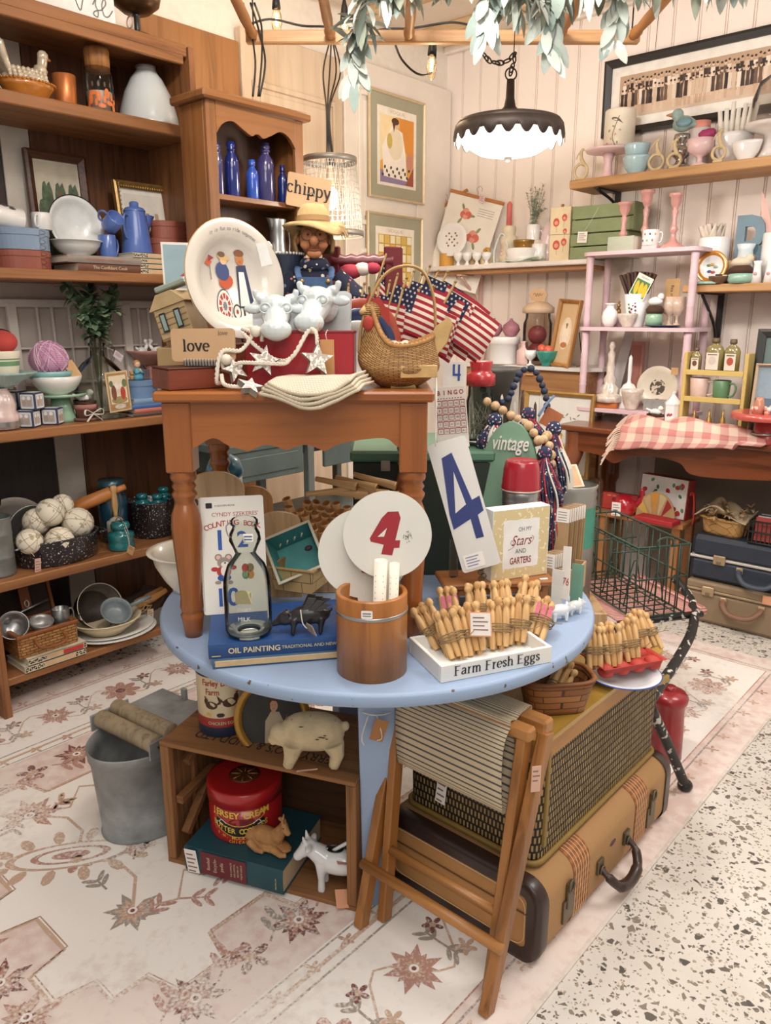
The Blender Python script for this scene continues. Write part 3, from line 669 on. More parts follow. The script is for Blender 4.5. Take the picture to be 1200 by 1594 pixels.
def shaker(name,label,m,a,b,h,A,rz,grp=None):
 t=Th(name,label,'box',A,rz,grp);hl=h*.3
 for nm,z0,z1,o in(('box_body',0,h-hl*.6,0),('lid',h-hl,h,.0025)):
  g=G();g.la(m,[(0,z0),(1+0,z0),(1,z1),(.96,z1+.002),(0,z1+.002)] if nm=='lid' else[(0,z0),(1,z0),(1,z1),(0,z1)],40,(0,0,0),a+o,b+o,sm=False)
  for k in Rg(3 if nm!='lid' else 1):
   zc=z0+(z1-z0)*((k+.5)/3 if nm!='lid' else .5);Z=(z1-z0)*(.13 if nm!='lid' else .34)
   vs=[]
   for i,(tt,O) in En(((-1.35,1),(-1.2,.8),(-1.08,.15))):
    for s_ in(-1,1):vs.append(((a+o+.0016)*cos(tt+.15),(b+o+.0016)*sin(tt+.15),zc+s_*Z*O))
   g.add(vs,[[0,2,3,1],[2,4,5,3]],m);q=[Ve(vs[1]),Ve(vs[3]),Ve(vs[5]),Ve(vs[4]),Ve(vs[2]),Ve(vs[0])];g.tu(P('3a2c28',.8,0,0),q,.0008,4)
  Pt(nm,g,t)
 return t
def framed(name,label,w,h,fw,fm,A,rz,lean,draw,cat='picture',matm=None,mw=0,fd=.02,prof=None,grp=None,rows=1,ry=0):
 t=Th(name,label,cat,A,rz,grp,rx=-lean,ry=ry)
 g=G()
 pr=prof or[(0,0),(0,-fd),(fw*.35,-fd*1.2),(fw,-fd*.6),(fw,0)]
 cs=[(-w/2,0,1,1),(w/2,0,-1,1),(w/2,h,-1,-1),(-w/2,h,1,-1)];vs=[(Q+sx*p[0],p[1],z_+sz*p[0]) for(Q,z_,sx,sz) in cs for p in pr];n=len(pr)
 fs=[[i*n+k,((i+1)%4)*n+k,((i+1)%4)*n+k+1,i*n+k+1] for i in Rg(4) for k in Rg(n-1)]
 g.add(vs,fs,fm);g.bx(P('6d5a45',.8),(0,.003,h/2),(w-.004,.004,h-.004),0);Pt('frame',g,t)
 if mw:g=G();g.bx(matm,(0,-.001,h/2),(w-2*fw,.003,h-2*fw),0);Pt('mat_board',g,t)
 g=G();pw,ph=w-2*fw-2*mw,h-2*fw-2*mw;g.T=Matrix.Translation((0,-.0032,fw+mw));draw(g,pw,ph);Pt('print',g,t);return t
def mugp(g,m,r,h,taper=1.0,th=.0035,n=24):g.la(m,[(0,0),(r*taper*.94,0),(r*taper,.004),(r,h-.002),(r-th*.5,h),(r-th,h-.002),(r*taper-th,.008),(0,.008)],n)
def handle(g,m,r,z0,z1,out=.028,rad=.0045,ang=0):
 q=qb([(r-.002,0,z1),(r+out*.7,0,z1+.002),(r+out,0,(z0+z1)/2+.006),(r+out*.6,0,z0+.002),(r-.003,0,z0-.002)],5)
 c,s_=cos(ang),sin(ang);g.tu(m,[(p[0]*c-p[1]*s_,p[0]*s_+p[1]*c,p[2]) for p in q],rad,8)
def mug(label,m,r,h,A,rz=0,name='mug',cat='mug',grp=None,taper=.92,ang=0,rx=0,ry=0,print_=None,hm=None):
 t=Th(name,label,cat,A,rz,grp,rx,ry);g=G();mugp(g,m,r,h,taper)
 if print_:print_(g,r,h)
 Pt('cup',g,t);g=G();handle(g,hm or m,r*(.97),h*.2,h*.82,r*.75,r*.12,ang);Pt('handle',g,t);return t
def bowlp(r,h,foot=.45,th=.004,lip=0):
 o=[(0,0),(r*foot,0),(r*foot,.006),(r*.72,h*.28),(r*.93,h*.68),(r,h-.001)]
 if lip:o+=[(r+lip,h),(r+lip,h+.003)]
 return o+[(r-th,h+.001),(r*.9-th,h*.68),(r*.68,h*.3),(r*foot*.8,.012),(0,.011)]
def platep(r,th=.004,d=.018):return[(0,0),(r*.58,0),(r*.64,.003),(r*.72,d*.6),(r,d),(r+.001,d+th*.6),(r-.002,d+th),(r*.72,d*.6+th),(r*.63,th+.002),(0,th)]
# bookcase, top board
hT,hA,hB,hC,hD,hE=2.4555,2.1655,1.6075,1.0555,.5205,.1505
A=L(112,hT,-2.83);wS=wy(50,191,hT,-2.83)
t=Th('wall_sign','white board sign with thin script standing on top of the tall bookcase','sign',A,RL,rx=-.06)
g.bx(P('edebe5',.6),(0,0,.17),(wS,.015,.34),.002);Pt('board',g,t)
for pts in([(0,.5),(.25,.9),(.3,1),(.2,.55),(.34,.2),(.25,-.1),(0,.02),(.15,.2),(.6,.35)],[(.6,.35),(.95,.75),(.85,1),(.65,.6),(.75,.1),(1.05,.1),(1.4,.5)],[(-1.2,.6),(-.9,.0),(-.6,.7),(-.3,.7)]):
 stroke(g,P('77736d',.7),[(.08+p[0]*.055,.03+p[1]*.06) for p in qb(pts,6)],.004,-.009)
Pt('script_lettering',g,t)
A=L(215,hT,-2.85);t=Th('pedestal_bowl','dark copper bowl on a clear glass foot on top of the tall bookcase','bowl',A)
g.la(glass('f4f1ea',.9),[(0,.004),(.055,.004),(.056,.01),(.03,.02),(.012,.03),(0,.03)],24);Pt('glass_foot',g,t)
g.la(blackm,[(.011,.028),(.011,.075),(.016,.08),(0,.085)],14);Pt('stem',g,t)
g.la(P('5d4630',.35,.8,.3,20),[(0,.082),(.05,.088),(.085,.115),(.1,.17),(.098,.17),(.08,.12),(0,.095)],32);Pt('bowl',g,t)
g.tu(P('d5a58f',.5,.3),[(.02*cos(a*pi/6),-.03,.05+.02*sin(a*pi/6)) for a in Rg(12)],.0025,6,True);Pt('ring',g,t)
# shelf with the hen dish
A=L(44,hA,-2.87);a=wy(-3,93,hA,-2.87)/2*.9
amber=P('b9742c',.15,0,.12,20,coat=.8);cry=P('d8c9ae',.12,.15,.25,40,coat=.9)
t=Th('hen_dish','amber glass dish with clear hen lid at the left of the top shelf','dish',A,RL)
g.la(amber,[(0,0),(.62,0),(.66,.008),(.9,.04),(1,.058),(.97,.058),(.86,.04),(.6,.01),(0,.01)],40,(0,0,0),a,a*.72,flute=.012,nf=20)
for i in Rg(44):q=2*pi*i/44;g.sph(amber,(a*cos(q),a*.72*sin(q),.058),.0045,6)
Pt('basket_base',g,t)
def henw(p):return Ve((p.x,p.y*(1-.25*abs(p.x)),p.z))
g.sph(cry,(0,0,.06),(a*.88,a*.55,.045),20,henw)
for i in Rg(9):
 for j in Rg(3):g.sph(cry,(-a*.7+i*a*.16,-a*(.5-.06*j)*(1-.3*abs(i-4)/4),.068+.012*j),(a*.1,.008,.01),6)
g.tu(cry,qb([(a*.45,0,.085),(a*.62,0,.12),(a*.68,0,.15)],5),[.024]*5+[.017]*5+[.014],10);g.sph(cry,(a*.7,0,.155),(.02,.017,.02),10)
g.sph(P('b07c2e',.4,.5),(a*.86,0,.148),(.014,.006,.006),8)
for i in Rg(7):g.tu(cry,qb([(-a*.6,-.02+.006*i,.07),(-a*.85,-.03+.01*i,.12),(-a*1.0,-.035+.012*i,.17)],4),[.012]*4+[.014]*4+[.006],6)
Pt('hen_lid',g,t)
A=L(104,hA,-2.90);t=mug('copper orange handleless metal cup on the shelf between hen dish and jar',P('c87941',.35,.45,.12,14),.041,zt(A,117)-hA,A,RL,'metal_cup','cup',ang=.9)
A=L(158,hA,-2.88);r=21*mm(A);J=zt(A,107)-hA;t=Th('glass_jar','clear glass jar with orange print and cork lid on the top shelf','jar',A,RL)
g.la(glass('f3efe9',.86),[(0,.002),(r,.002),(r,J*.86),(r*.93,J*.92),(r*.95,J),(r*.9,J)],28);g.la(P('efe9df',.3),[(r*.9,.006),(r*.92,J*.5)],28)
Pt('jar_body',g,t)
g.warp=cylwarp(r+.001);orp=P('e07a3a',.5)
for i in Rg(15):g.dec(orp,ell(-.07+.01*i,J*(.18+.32*((i*7)%5)/5),.006+.004*(i%3),.008+.005*((i+1)%3),10))
for i in Rg(5):g.dec(P('5b4b40',.5),ell(-.05+.022*i,J*.62,.004,.009,8))
Pt('print',g,t)
g.la(W('b07a45','8a5a30','z',1.2,.6),[(0,J-.01),(r*.86,J-.01),(r*.9,J+.055),(r*.84,J+.066),(0,J+.068)],24);Pt('cork_lid',g,t)
A=L(233,hA,-2.90);r=wy(186,280,hA,-2.9)/2*.86;J=zt(A,106)-hA
t=Th('enamel_dome','white enamel dome standing at the right end of the top shelf','dome',A,RL);en=P('cfd5d4',.2,0,.02,8,coat=.6)
g.la(en,[(r,.0),(r*1.01,.006),(r*.985,.012),(r*.965,.03),(r*.9,J*.3),(r*.75,J*.56),(r*.52,J*.8),(r*.33,J*.93),(r*.3,J*.94),(r*.3,J),(r*.26,J)],40);Pt('dome',g,t,solid=.003)
g.la(P('8f8f8c',.4,.5),[(r*.29,J-.004),(r*.33,J-.003),(r*.33,J+.006),(0,J+.008)],24);Pt('cap',g,t)
Pc(t,(r*.45,-r*.35,J*.62),.03,.05,.5,-.5,cord=[(r*.2,-.02,J),(r*.4,-r*.3,J*.8)])
# shelf with enamelware
bxy=P('7f93ab',.55,0,.06,14);bxr=P('91503f',.5,0,.1,14)
A=L(37,hB,-2.88);a=wy(-2,82,hB,-2.88)/2;hr=zt(A,386)-hB-.012
shaker('oval_box','red oval shaker box beneath the blue one at the left of the enamelware shelf',bxr,a,.075,hr,A,RL,'oval boxes')
hb2=.07;shaker('oval_box','blue oval shaker box stacked on a red one under white mugs',bxy,a*1.02,.076,hb2,A+UZ*(hr+.003),RL,'oval boxes')
zt2=hB+hr+hb2+.006
def pdots(g,r,h):
 g.warp=cylwarp(r+.0005)
 for i in Rg(5):g.dec(P('4a4744',.6),ell(-.03+.015*i,h*.55,.005,.012,10))
 for i in Rg(3):g.tu(P('4a4744',.6),[(-.025+.022*i+.009*cos(q*pi/5),0,h*.3+.009*sin(q*pi/5)) for q in Rg(10)],.001,4,True)
 g.warp=None
A=L(24,zt2+.038,-2.87);mug('white patterned mug lying on its side on the blue oval box',white,.04,.095,A+Ve((.0,-.075,.002)),0,rx=-1.72,taper=.9,print_=pdots,ang=2.0)
A=L(66,zt2+.001,-2.90);mug('plain white mug upside down beside the patterned mug on the oval box',P('ecebe6',.3,coat=.4),.036,.06,A+UZ*.062,0,rx=pi,ang=.8)
A=L(146,hB,-2.875);wb=wy(88,202,hB,-2.875)
flatbook('brown cook book flat on the shelf, lower of the pair under white bowl',wb*.86,.19,.030,P('6b4433',.6,0,.1),L(152,hB,-2.89),RL,title='The Confident Cook',tcol=P('d9c7a5'),tsz=.55)
flatbook('taupe book with red title lying on the brown cook book',wb,.2,.026,P('8f8378',.6,0,.1),L(145,hB,-2.89)+UZ*.0305,RL,title='House Keeping of the season',tcol=P('b5655b'),tsz=.5)
zb=hB+.057
A=L(121,zb,-2.90);r=wy(85,160,zb,-2.9)/2*.92;J=zt(A,376)-zb
t=So('enamel_bowl',G().la(P('e9eae6',.25,coat=.6),bowlp(r,J,.5,.003,.006),36),'small white enamel bowl standing on the taupe book','bowl',A)
A=L(118,hB,-2.985);r=wy(78,160,hB+.12,-2.985)/2*1.02
t=Th('enamel_basin','large white enamel basin with chipped black rim standing behind the white bowl','basin',A+UZ*(r+.06),RL,rx=pi/2-.16)
g.la(P('e4e6e3',.25,coat=.5),[(0,0),(r*.6,0),(r*.8,.02),(r*.86,.035),(r,.045),(r,.048),(r*.86,.038),(r*.78,.024),(r*.58,.004),(0,.004)],44);Pt('basin',g,t)
g.tu(blackm,[(r*cos(.5+2.4*i/20),r*sin(.5+2.4*i/20),.047) for i in Rg(21)],.0022,6)
Pt('chipped_rim',g,t,'black chips along the rim')
def landscape(sky,hill,tr):
 def d(g,w,h):
  g.dec(P(sky,.7,0,.12,20),rect(-w/2,w/2,0,h));g.dec(P(hill,.7,0,.3,30),[(-w/2,0),(w/2,0),(w/2,h*.42),(w*.2,h*.5),(-.1*w,h*.4),(-w/2,h*.52)],-.0004)
  for i in Rg(9):g.dec(P(tr,.7,0,.4,60),ell(-w*.42+w*.105*i,h*(.5+.12*((i*5)%3)/2),w*.09,h*(.14+.06*(i%3)),9),-.0006-.0001*i)
  g.dec(P('a98a6c',.7),rect(-w*.05,w*.12,h*.35,h*.6),-.002);g.dec(P('8d5a45',.7),[(-w*.08,h*.6),(w*.15,h*.6),(w*.03,h*.74)],-.0021);g.dec(P('c9b99b',.7),[(-w*.1,0),(w*.2,0),(w*.06,h*.36),(w*.0,h*.36)],-.0022)
 return d
A=L(107,hB,-3.045);wf=wy(58,156,hB+.3,-3.045)*.95
framed('framed_print','small landscape print in dark wood frame leaning behind the enamel basin',wf,zt(A,236)-hB-.0,.03,W('54331f','341d10','x',1,.4),A+Ve((-.005,0,0)),RL,.06,landscape('cfc5ae','6b7054','5b6a52'),matm=P('d8cdb8'),mw=.008)
A=L(228,hB,-3.03);wf=wy(180,276,hB+.3,-3.03)*.93
def sketch(g,w,h):
 g.dec(P('e3dccd',.8),rect(-w/2,w/2,0,h))
 for i in Rg(8):stroke(g,P('9b8468',.8),qb([(-w*.4,h*(.12+.05*i)),(-w*.1,h*(.2+.05*i)),(w*.15,h*(.1+.06*i)),(w*.42,h*(.18+.05*i))],4),.0016,-.0004)
 for Q in(-.25,.05,.28):g.dec(P('b79d7a',.8),[(Q*w-.012,h*.4),(Q*w+.012,h*.4),(Q*w+.008,h*.75),(Q*w-.008,h*.75)],-.0005)
t=framed('framed_print','small print in ornate beaded gold frame behind the blue coffee pot',wf,zt(A,286)-hB,.024,P('9a7a45',.4,.5,.25,40),A+Ve((.06,0,0)),RL,.14,sketch,matm=P('efe9dc'),mw=.02)
hf=zt(A,286)-hB
for i in Rg(22):
 for Q in(-wf/2+.02,wf/2-.02):g.sph(P('d9b36a',.3,.7),(Q,-.021,.012+(hf-.024)*i/21),.0042,6)
 for z_ in(.02,hf-.02):g.sph(P('d9b36a',.3,.7),(-wf/2+.02+(wf-.04)*i/21,-.021,z_),.0042,6)
Pt('bead_molding',g,t)
blue=P('5872b4',.25,0,.06,12,coat=.5)
A=L(169,zb-.0,-2.885);hm_=zt(A,366)-zb
mug('upright blue enamel mug standing next to the white bowl',blue,.033,hm_,A,RL,taper=.98,ang=.3)
mug('blue enamel mug tipped sideways across the upright blue mug',blue,.034,.062,A+Ve((.0,.012,hm_+.028)),RL,rx=.95,ry=.2,taper=.98,ang=pi-.4)
pt1=P('d9cdb2',.7,0,.05);wp_=wy(190,263,hB,-2.875);hv=(zt(L(226,hB,-2.78),392)-hB)/4*.96
def deco(seed,bar=True):
 def f(g,w,h,y):
  rn2=random.Random(seed);n=max(6,int(w/(h*.55)))
  g.dec(P('d3c6a8',.7),rect(-w/2,w/2,h*.06,h*.94),y)
  for i in Rg(n):
   Q=-w/2+w*(i+.5)/n
   if bar and abs(Q)<w*.2:continue
   g.dec(ink,ell(Q,h*.5,h*.2,h*.36,8,rn2. uniform(0,3)),y-.0003)
   g.dec(pt1,ell(Q,h*.5,h*.08,h*.16,8,rn2. uniform(0,3)),y-.0005)
  if bar:g.dec(P('dab48a',.7),rect(-w*.2,w*.32,h*.22,h*.78),y-.0006)
  g.dec(ink,rect(-w/2,w/2,h*.0,h*.07),y-.0007);g.dec(ink,rect(-w/2,w/2,h*.93,h),y-.0007)
 return f
for k in Rg(4):
 flatbook(['lowest','second lowest','third','topmost'][k]+' of the four black and cream patterned volumes under the coffee pot',wp_*(1-.03*(k%2)),.17,hv,pt1,L(227,hB,-2.885)+UZ*((hv+.0004)*k),RL,pat=deco(k),grp='patterned volumes')
zb2=hB+(hv+.0004)*4+.0004
A=L(214,zb2,-2.905);r=23*mm(A);J=zt(A,314)-zb2
t=Th('coffee_pot','tall blue enamel coffee pot on the patterned volumes','coffee pot',A,RL)
g.la(blue,[(0,0),(r,0),(r*1.02,.004),(r*.93,J*.3),(r*.8,J*.6),(r*.7,J*.8),(r*.7,J*.82),(0,J*.82)],32);Pt('body',g,t)
g.la(blue,[(r*.73,J*.815),(r*.73,J*.83),(r*.6,J*.88),(r*.3,J*.905),(r*.3,J*.98),(r*.22,J),(0,J)],28);Pt('lid',g,t)
g.add([(r*.72,-.02,J*.78),(r*.72,.02,J*.78),(r*.82,.014,J*.45),(r*.82,-.014,J*.45),(r*1.45,-.003,J*.76),(r*1.45,.003,J*.76)],[[0,4,3],[1,2,5],[3,4,5,2]],blue,True);Pt('spout',g,t,solid=.002)
handle(g,blue,r*.72,J*.3,J*.72,.032,.005,pi+.4);Pt('handle',g,t)
A=L(268,zb2,-2.90);a=wy(238,296,zb2,-2.9)/2
J=(zt(A,348)-zb2)/2
shaker('oval_box','dark red oval shaker box, lower of the two beside the blue coffee pot',bxr,a*1.06,.06,J,A,RL,'oval boxes')
shaker('oval_box','dark red oval shaker box, upper of the two beside the blue coffee pot',bxr,a*.95,.056,J,A+UZ*(J+.003),RL,'oval boxes')
# third shelf
A=L(6,hC,-2.85);k=mm(A)
t=Th('glass_canister','pink and clear ribbed glass canister under the fluted dish','canister',A,RL);r=24*k;J=zt(A,604)-hC
g.la(P('d8c0b9',.2,0,.12,30,coat=.7),[(0,.003),(r,.003),(r*1.0,J*.35),(r*.85,J*.45),(r*.9,J*.6),(r*.75,J*.8),(r*.5,J*.95),(r*.6,J)],28,flute=.03,nf=14);Pt('jar',g,t)
g.la(P('a9a6a2',.3,.7),[(r*1.03,.012),(r*1.03,.03)],28);Pt('metal_band',g,t)
z3=hC+J+.001
t=So('fluted_dish',G().la(P('9fbab5',.3,0,.1,10,coat=.4),[(0,0),(r*.6,0),(r*.7,.008),(r*1.9,.045),(r*2.05,.052),(r*1.98,.054),(r*.8,.014),(0,.008)],64,flute=.04,nf=20),'pale green fluted dish on the glass canister at the shelf end','dish',L(6,z3,-2.85))
A=L(7,z3+.0105,-2.85);r2=27*k;h2=zt(A,546)-A.z
cr=P('e4dac4',.4,0,.05,12,coat=.3);gr=P('6f9a72',.4)
t=So('stoneware_crock',G().la([cr,cr,cr,gr,cr,gr,cr,cr,cr,cr],[(0,0),(r2*.72,0),(r2*.86,h2*.45),(r2*.9,h2*.56),(r2*.94,h2*.70),(r2*.95,h2*.74),(r2*.96,h2*.78),(r2*1.02,h2*.97),(r2,h2),(r2*.92,h2*.98),(0,h2*.9)],32),'cream crock with green stripes standing in the fluted dish','crock',A)
t=Th('fabric_apple','red velvet apple with a green leaf lying on the striped crock','ornament',A+UZ*(h2*.9),RL)
g.sph(P('b8453f',.9,0,.3,10),(0,0,.042),(r2*.95,r2*.9,.043),20);Pt('body',g,t)
leafmesh(g,P('71877a',.8),Ve((-.02,0,.085)),Ve((1,-.2,.1)),UZ,.06,.03);Pt('leaf',g,t)
bw=P('d8d8d4',.6);bn=P('333a58',.6);bt=P('b4a08a',.7,0,.2,40)
def block(label,A,rz,s_=.062):
 t=Th('toy_block',label,'toy block',A,rz,'toy blocks');g=G();g.bx(bn,(0,0,s_/2),(s_,s_,s_),.003)
 for k_ in Rg(4):
  g.T=Matrix.Translation((0,0,s_/2))@Matrix.Rotation(k_*pi/2,4,'Z')
  g.dec(bw,rrect(s_*.82,s_*.82,.004),-s_/2-.0004);g.dec(P('a9b0bd',.6),rrect(s_*.66,s_*.62,.003),-s_/2-.0006)
  for dx in(-.012,.008):g.dec(bt,ell(dx,-.004,.009,.013,10),-s_/2-.0009-abs(dx)*.01);g.dec(P('efe6da',.6),ell(dx,.012,.007,.007,10),-s_/2-.0012-abs(dx)*.01)
 g.T=Matrix.Translation((0,0,s_+.0004))@Matrix.Rotation(-pi/2,4,'X');g.dec(bw,rrect(s_*.82,s_*.82,.004))
 Pt('cube',g,t);return t
p0=L(46,hC,-2.835);block('blue edged toy block, front left of the bottom row',p0,RL+.7)
p1=L(83,hC,-2.845);block('blue edged toy block, right end of the bottom row',p1,RL+.75)
block('blue edged toy block stacked on top of the front pair',(p0+L(62,hC,-2.84))/2+UZ*.0625,RL+.6)
block('blue edged toy block at the back left of the heap',L(27,hC,-2.93),RL+.4);block('blue edged toy block on top at the back left of the heap',L(29,hC,-2.935)+UZ*.0625,RL+.5)
jade=P('93b79b',.25,0,.05,10,coat=.5)
A=L(98,hC,-2.90);J=zt(A,612)-hC;r=38*mm(A)
t=Th('cake_stand','jade green glass cake stand holding nested bowls on the third shelf','cake stand',A)
g.la(jade,[(0,0),(r*.55,0),(r*.53,.012),(r*.42,J*.5),(r*.36,J*.86),(0,J*.86)],32);Pt('foot',g,t)
g.la(jade,[(0,J*.86),(r*.6,J*.86),(r,J*.92),(r*1.01,J),(r*.98,J),(r*.6,J*.93),(0,J*.93)],48,flute=.015,nf=24);Pt('plate',g,t)
zc_=hC+J*.94;A=L(90,zc_,-2.90);r=wy(46,127,zc_,-2.9)/2*.92;J=zt(A,585)-zc_
So('glass_bowl',G().la(P('ece9e2',.15,0,.03,coat=.7),bowlp(r,J,.4,.004),36),'white milk glass bowl on the jade cake stand','bowl',A)
A=L(80,zc_+.034,-2.905);r=35*mm(A);J=.058
So('pottery_bowl',G().la(P('86b9b7',.3,0,.06,coat=.4),bowlp(r,J,.5,.005),36,flute=.01,nf=24),'turquoise bowl nested inside the white milk glass bowl','bowl',A)
zc_=A.z+.012
t=So('yarn_ball',None or(lambda g:g)(G().sph(stripes('c79bb4','b07f9d',.007,.45,1),(0,0,.068),(.074,.068,.070),28,lambda p:Ve((p.x*(1-.25*max(0,p.z)),p.y,p.z)))),'pink and lilac yarn ball resting in the turquoise bowl','yarn ball',A+UZ*.03)
for i in Rg(26):
 ax=Ve((sin(i*1.3),cos(i*2.1),.6*sin(i*.7))).normalized();u_=ax.orthogonal().normalized();v_=ax.cross(u_)
 g.tu(P('d8b4c8' if i%3 else 'bd86a8',.9),[tuple(Ve((q.x*.075*(1-.25*max(0,q.z)),q.y*.069,.068+q.z*.071)) for q in[u_*cos(E*pi/10)+v_*sin(E*pi/10)])[0] for E in Rg(20)],.0022,4,True)
Pt('wound_strands',g,t)
A=L(106,zc_+.0,-2.842)
t=Th('word_card','tan cardboard word card tucked in the white bowl by the yarn','card',A,RL,rx=-.25,ry=-.42)
g.prism(kraft,rrect(.13,.07,.008,0,.035),.0015);Pt('card',g,t)
serif(g,ink,'ed',.018,.01,.022,-.0012);Pt('lettering',g,t)
def nestpot(label,A,rz,s=1,pm='a9766a',extra=True):
 t=Th('flower_pot',label,'flower pot',A,rz);tr=P(pm,.8,0,.12,20)
 g=G();g.la(tr,[(0,0),(.028*s,0),(.038*s,.042*s),(.043*s,.042*s),(.044*s,.06*s),(.038*s,.06*s),(.03*s,.02*s),(0,.02*s)],24);Pt('pot',g,t)
 g=G();g.la(P('7b5c4a',.8),[(0,.001),(.05*s,.001),(.053*s,.012*s),(.05*s,.012*s),(0,.005)],24);Pt('saucer',g,t)
 nm=P('4a3527',.95,0,.3,60,.6);g=G()
 for i in Rg(26):E=i*.9;g.tu(nm,[((.034+.006*sin(i*3.1))*s*cos(E+q*.3),(.034+.006*sin(i*3.1))*s*sin(E+q*.3),(.062+.012*((i*5)%7)/7+.004*sin(q+i))*s) for q in Rg(7)],.0022*s,5)
 g.la(nm,[(0,.056*s),(.036*s,.056*s),(.04*s,.07*s),(.026*s,.07*s),(0,.062*s)],18);Pt('nest',g,t)
 g=G();wh=P('efece6',.7)
 g.sph(wh,(0,0,.082*s),(.027*s,.017*s,.016*s),14);g.sph(wh,(.022*s,0,.1*s),.0125*s,12);g.sph(P('c99a58'),(.036*s,0,.099*s),(.006*s,.003*s,.003*s),6);g.tu(wh,[(-.02*s,0,.085*s),(-.045*s,0,.097*s)],[.008*s,.004*s],6)
 Pt('bird',g,t)
 if extra:
  g=G();rb=P('e9e4da',.7)
  for sx in(-1,1):g.tu(rb,qb([(0,-.052*s,.03*s),(sx*.03*s,-.06*s,.045*s),(sx*.034*s,-.062*s,.025*s),(0,-.052*s,.028*s)],4),.0035*s,4,sq=(.3,1.6));g.tu(rb,qb([(0,-.052*s,.028*s),(sx*.02*s,-.06*s,.012*s),(sx*.03*s,-.062*s,.002)],4),.0035*s,4,sq=(.3,1.6))
  Pt('ribbon_bow',g,t)
 return t
nestpot('terracotta pot with white bird in a nest, beside the glass jug',L(135,hC,-2.86),RL,1.05)
A=L(160,hC,-2.90);r=38*mm(A);hn=zt(A,534)-hC;t=Th('glass_jug','large clear glass jug holding leafy branches, with a greeting card on its front','jug',A,RL)
cg2=glass('f0f3ee',.97,.03,.96)
g.la(cg2,[(0,.004),(r,.004),(r*1.02,.02),(r*1.02,hn*.5),(r*.95,hn*.6),(r*.6,hn*.74),(r*.28,hn*.82),(r*.25,hn*.95),(r*.32,hn*.97),(r*.32,hn),(r*.24,hn)],36);Pt('jug_body',g,t)
g.tu(cg2,qb([(r*.3,0,hn*.93),(r*.65,0,hn*.95),(r*.75,0,hn*.84),(r*.6,0,hn*.74)],5),.006,8);Pt('handle',g,t)
Pc(t,(r*.8,-.02,hn*.82),.045,.028,.2,0,.6,P('d9c9cf'),3,[(r*.3,-.01,hn*.95),(r*.6,-.02,hn*.9)])
t2=Th('greeting_card','vintage picture card of carollers standing against the glass jug','card',A+Ve((r+.012,.02,.03)),RL,rx=-.0,ry=-.06)
cw,ch=.095,.155;g.bx(P('cdb387',.8),(0,0,ch/2),(cw,.002,ch),.0004);Pt('card',g,t2)
g.dec(P('a88256',.8,0,.2,40),rect(-cw*.44,cw*.44,ch*.04,ch*.96),-.0015);g.dec(P('dccdb0',.8),rect(-cw*.38,cw*.38,ch*.2,ch*.9),-.0018)
for Q,z_,rx_,rz_,c in((-.02,.075,.011,.03,'7b4a3a'),(.018,.07,.011,.026,'b8453a'),(0,.1,.016,.014,'e7ddd0'),(-.028,.11,.008,.012,'5f6d4c'),(.028,.108,.01,.016,'6e7b53'),(0,.045,.034,.014,'9c8a5a'),(0,.02,.024,.01,'c8c0b0')):g.dec(P(c,.8,0,.2,60),ell(Q,z_,rx_,rz_,12),-.002-abs(Q)*.01-z_*.002)
Pt('print',g,t2)
bt_=Th('leafy_branch','green rubbery leafed branches standing in the glass jug','plant',A+UZ*.02,RL)
lf=[P('5d7355',.45,0,.15,16),P('48604a',.45,0,.15,16),P('7f9070',.45,0,.12,16)];rn=random.Random(5);g2=G()
tops=[(-.10,0,.49),(.10,-.02,.50),(.0,.02,.47),(.085,.0,.40),(-.07,-.03,.38)]
for tp in tops:
 pth=qb([(0,0,0),(tp[0]*.15,tp[1]*.2,.22),(tp[0]*.3,tp[1]*.5,.36),tp],8);g2. tu(P('4b4a34',.8),pth,.003,5)
 for p in pth[12:]:
  for q in Rg(4):
   d=Ve((rn.uniform(-1,1),rn.uniform(-1,.4),rn.uniform(-.5,1)));leafmesh(g,lf[rn.randrange(3)],Ve(p),d,UZ,rn.uniform(.04,.06),rn.uniform(.028,.038),.2)
Pt('stem',g2,bt_);Pt('foliage',g,bt_)
g.at((-.022,-.055,.55));g.bx(P('c88d4f',.8),(0,0,0),(.036,.0015,.04),.0005);Pt('price_tag',g,bt_,'orange price tag')
A=L(226,hC,-2.84);wb=wy(200,256,hC,-2.84)
cols=[('5b4a44','brown'),('c0705f','coral'),('4b6fa6','bright blue'),('7e9bb8','grey blue')];z=hC
for k_,(c,n_) in En(cols):
 Z=[.014,.017,.018,.021][k_];flatbook(n_+' cloth book lying in the stack under the blue oval box',wb*(1-.05*(k_%2)),.15,Z,P(c,.6,0,.08),Ve((A.x-.03,A.y+.006*(k_%2),z)),RL,grp='books under the oval box');z+=Z+.0004
loc2=L(220,z,-2.87);a=wy(198,243,z,-2.87)/2;J=zt(loc2,592)-z
shaker('oval_box','blue oval shaker box on the small stack of cloth books',P('6d87aa',.55,0,.06,14),a,.055,J,loc2,RL,'oval boxes')
z+=J+.003;loc2=L(215,z,-2.86);t=Th('girl_figurine','small figurine of a kneeling girl in blue praying, on the blue oval box','figurine',loc2,RL)
fb=P('5aa0b4',.5);sk=P('e3bd9f',.6);hr_=P('b98a5a',.7)
g.la(fb,[(0,0),(.021,0),(.024,.012),(.016,.035),(.012,.046),(0,.05)],18,(0,0,0),1,.85);g.tu(fb,[(-.013,0,.04),(-.014,-.014,.028),(-.003,-.021,.036)],.006,8);g.tu(fb,[(.013,0,.04),(.014,-.014,.028),(.003,-.021,.036)],.006,8);Pt('body',g,t)
g.sph(sk,(0,0,.062),(.014,.014,.015),14);g.sph(sk,(0,-.022,.04),(.005,.005,.008),8)
for sx in(-1,1):g.sph(ink,(sx*.005,-.0132,.063),.0013,6)
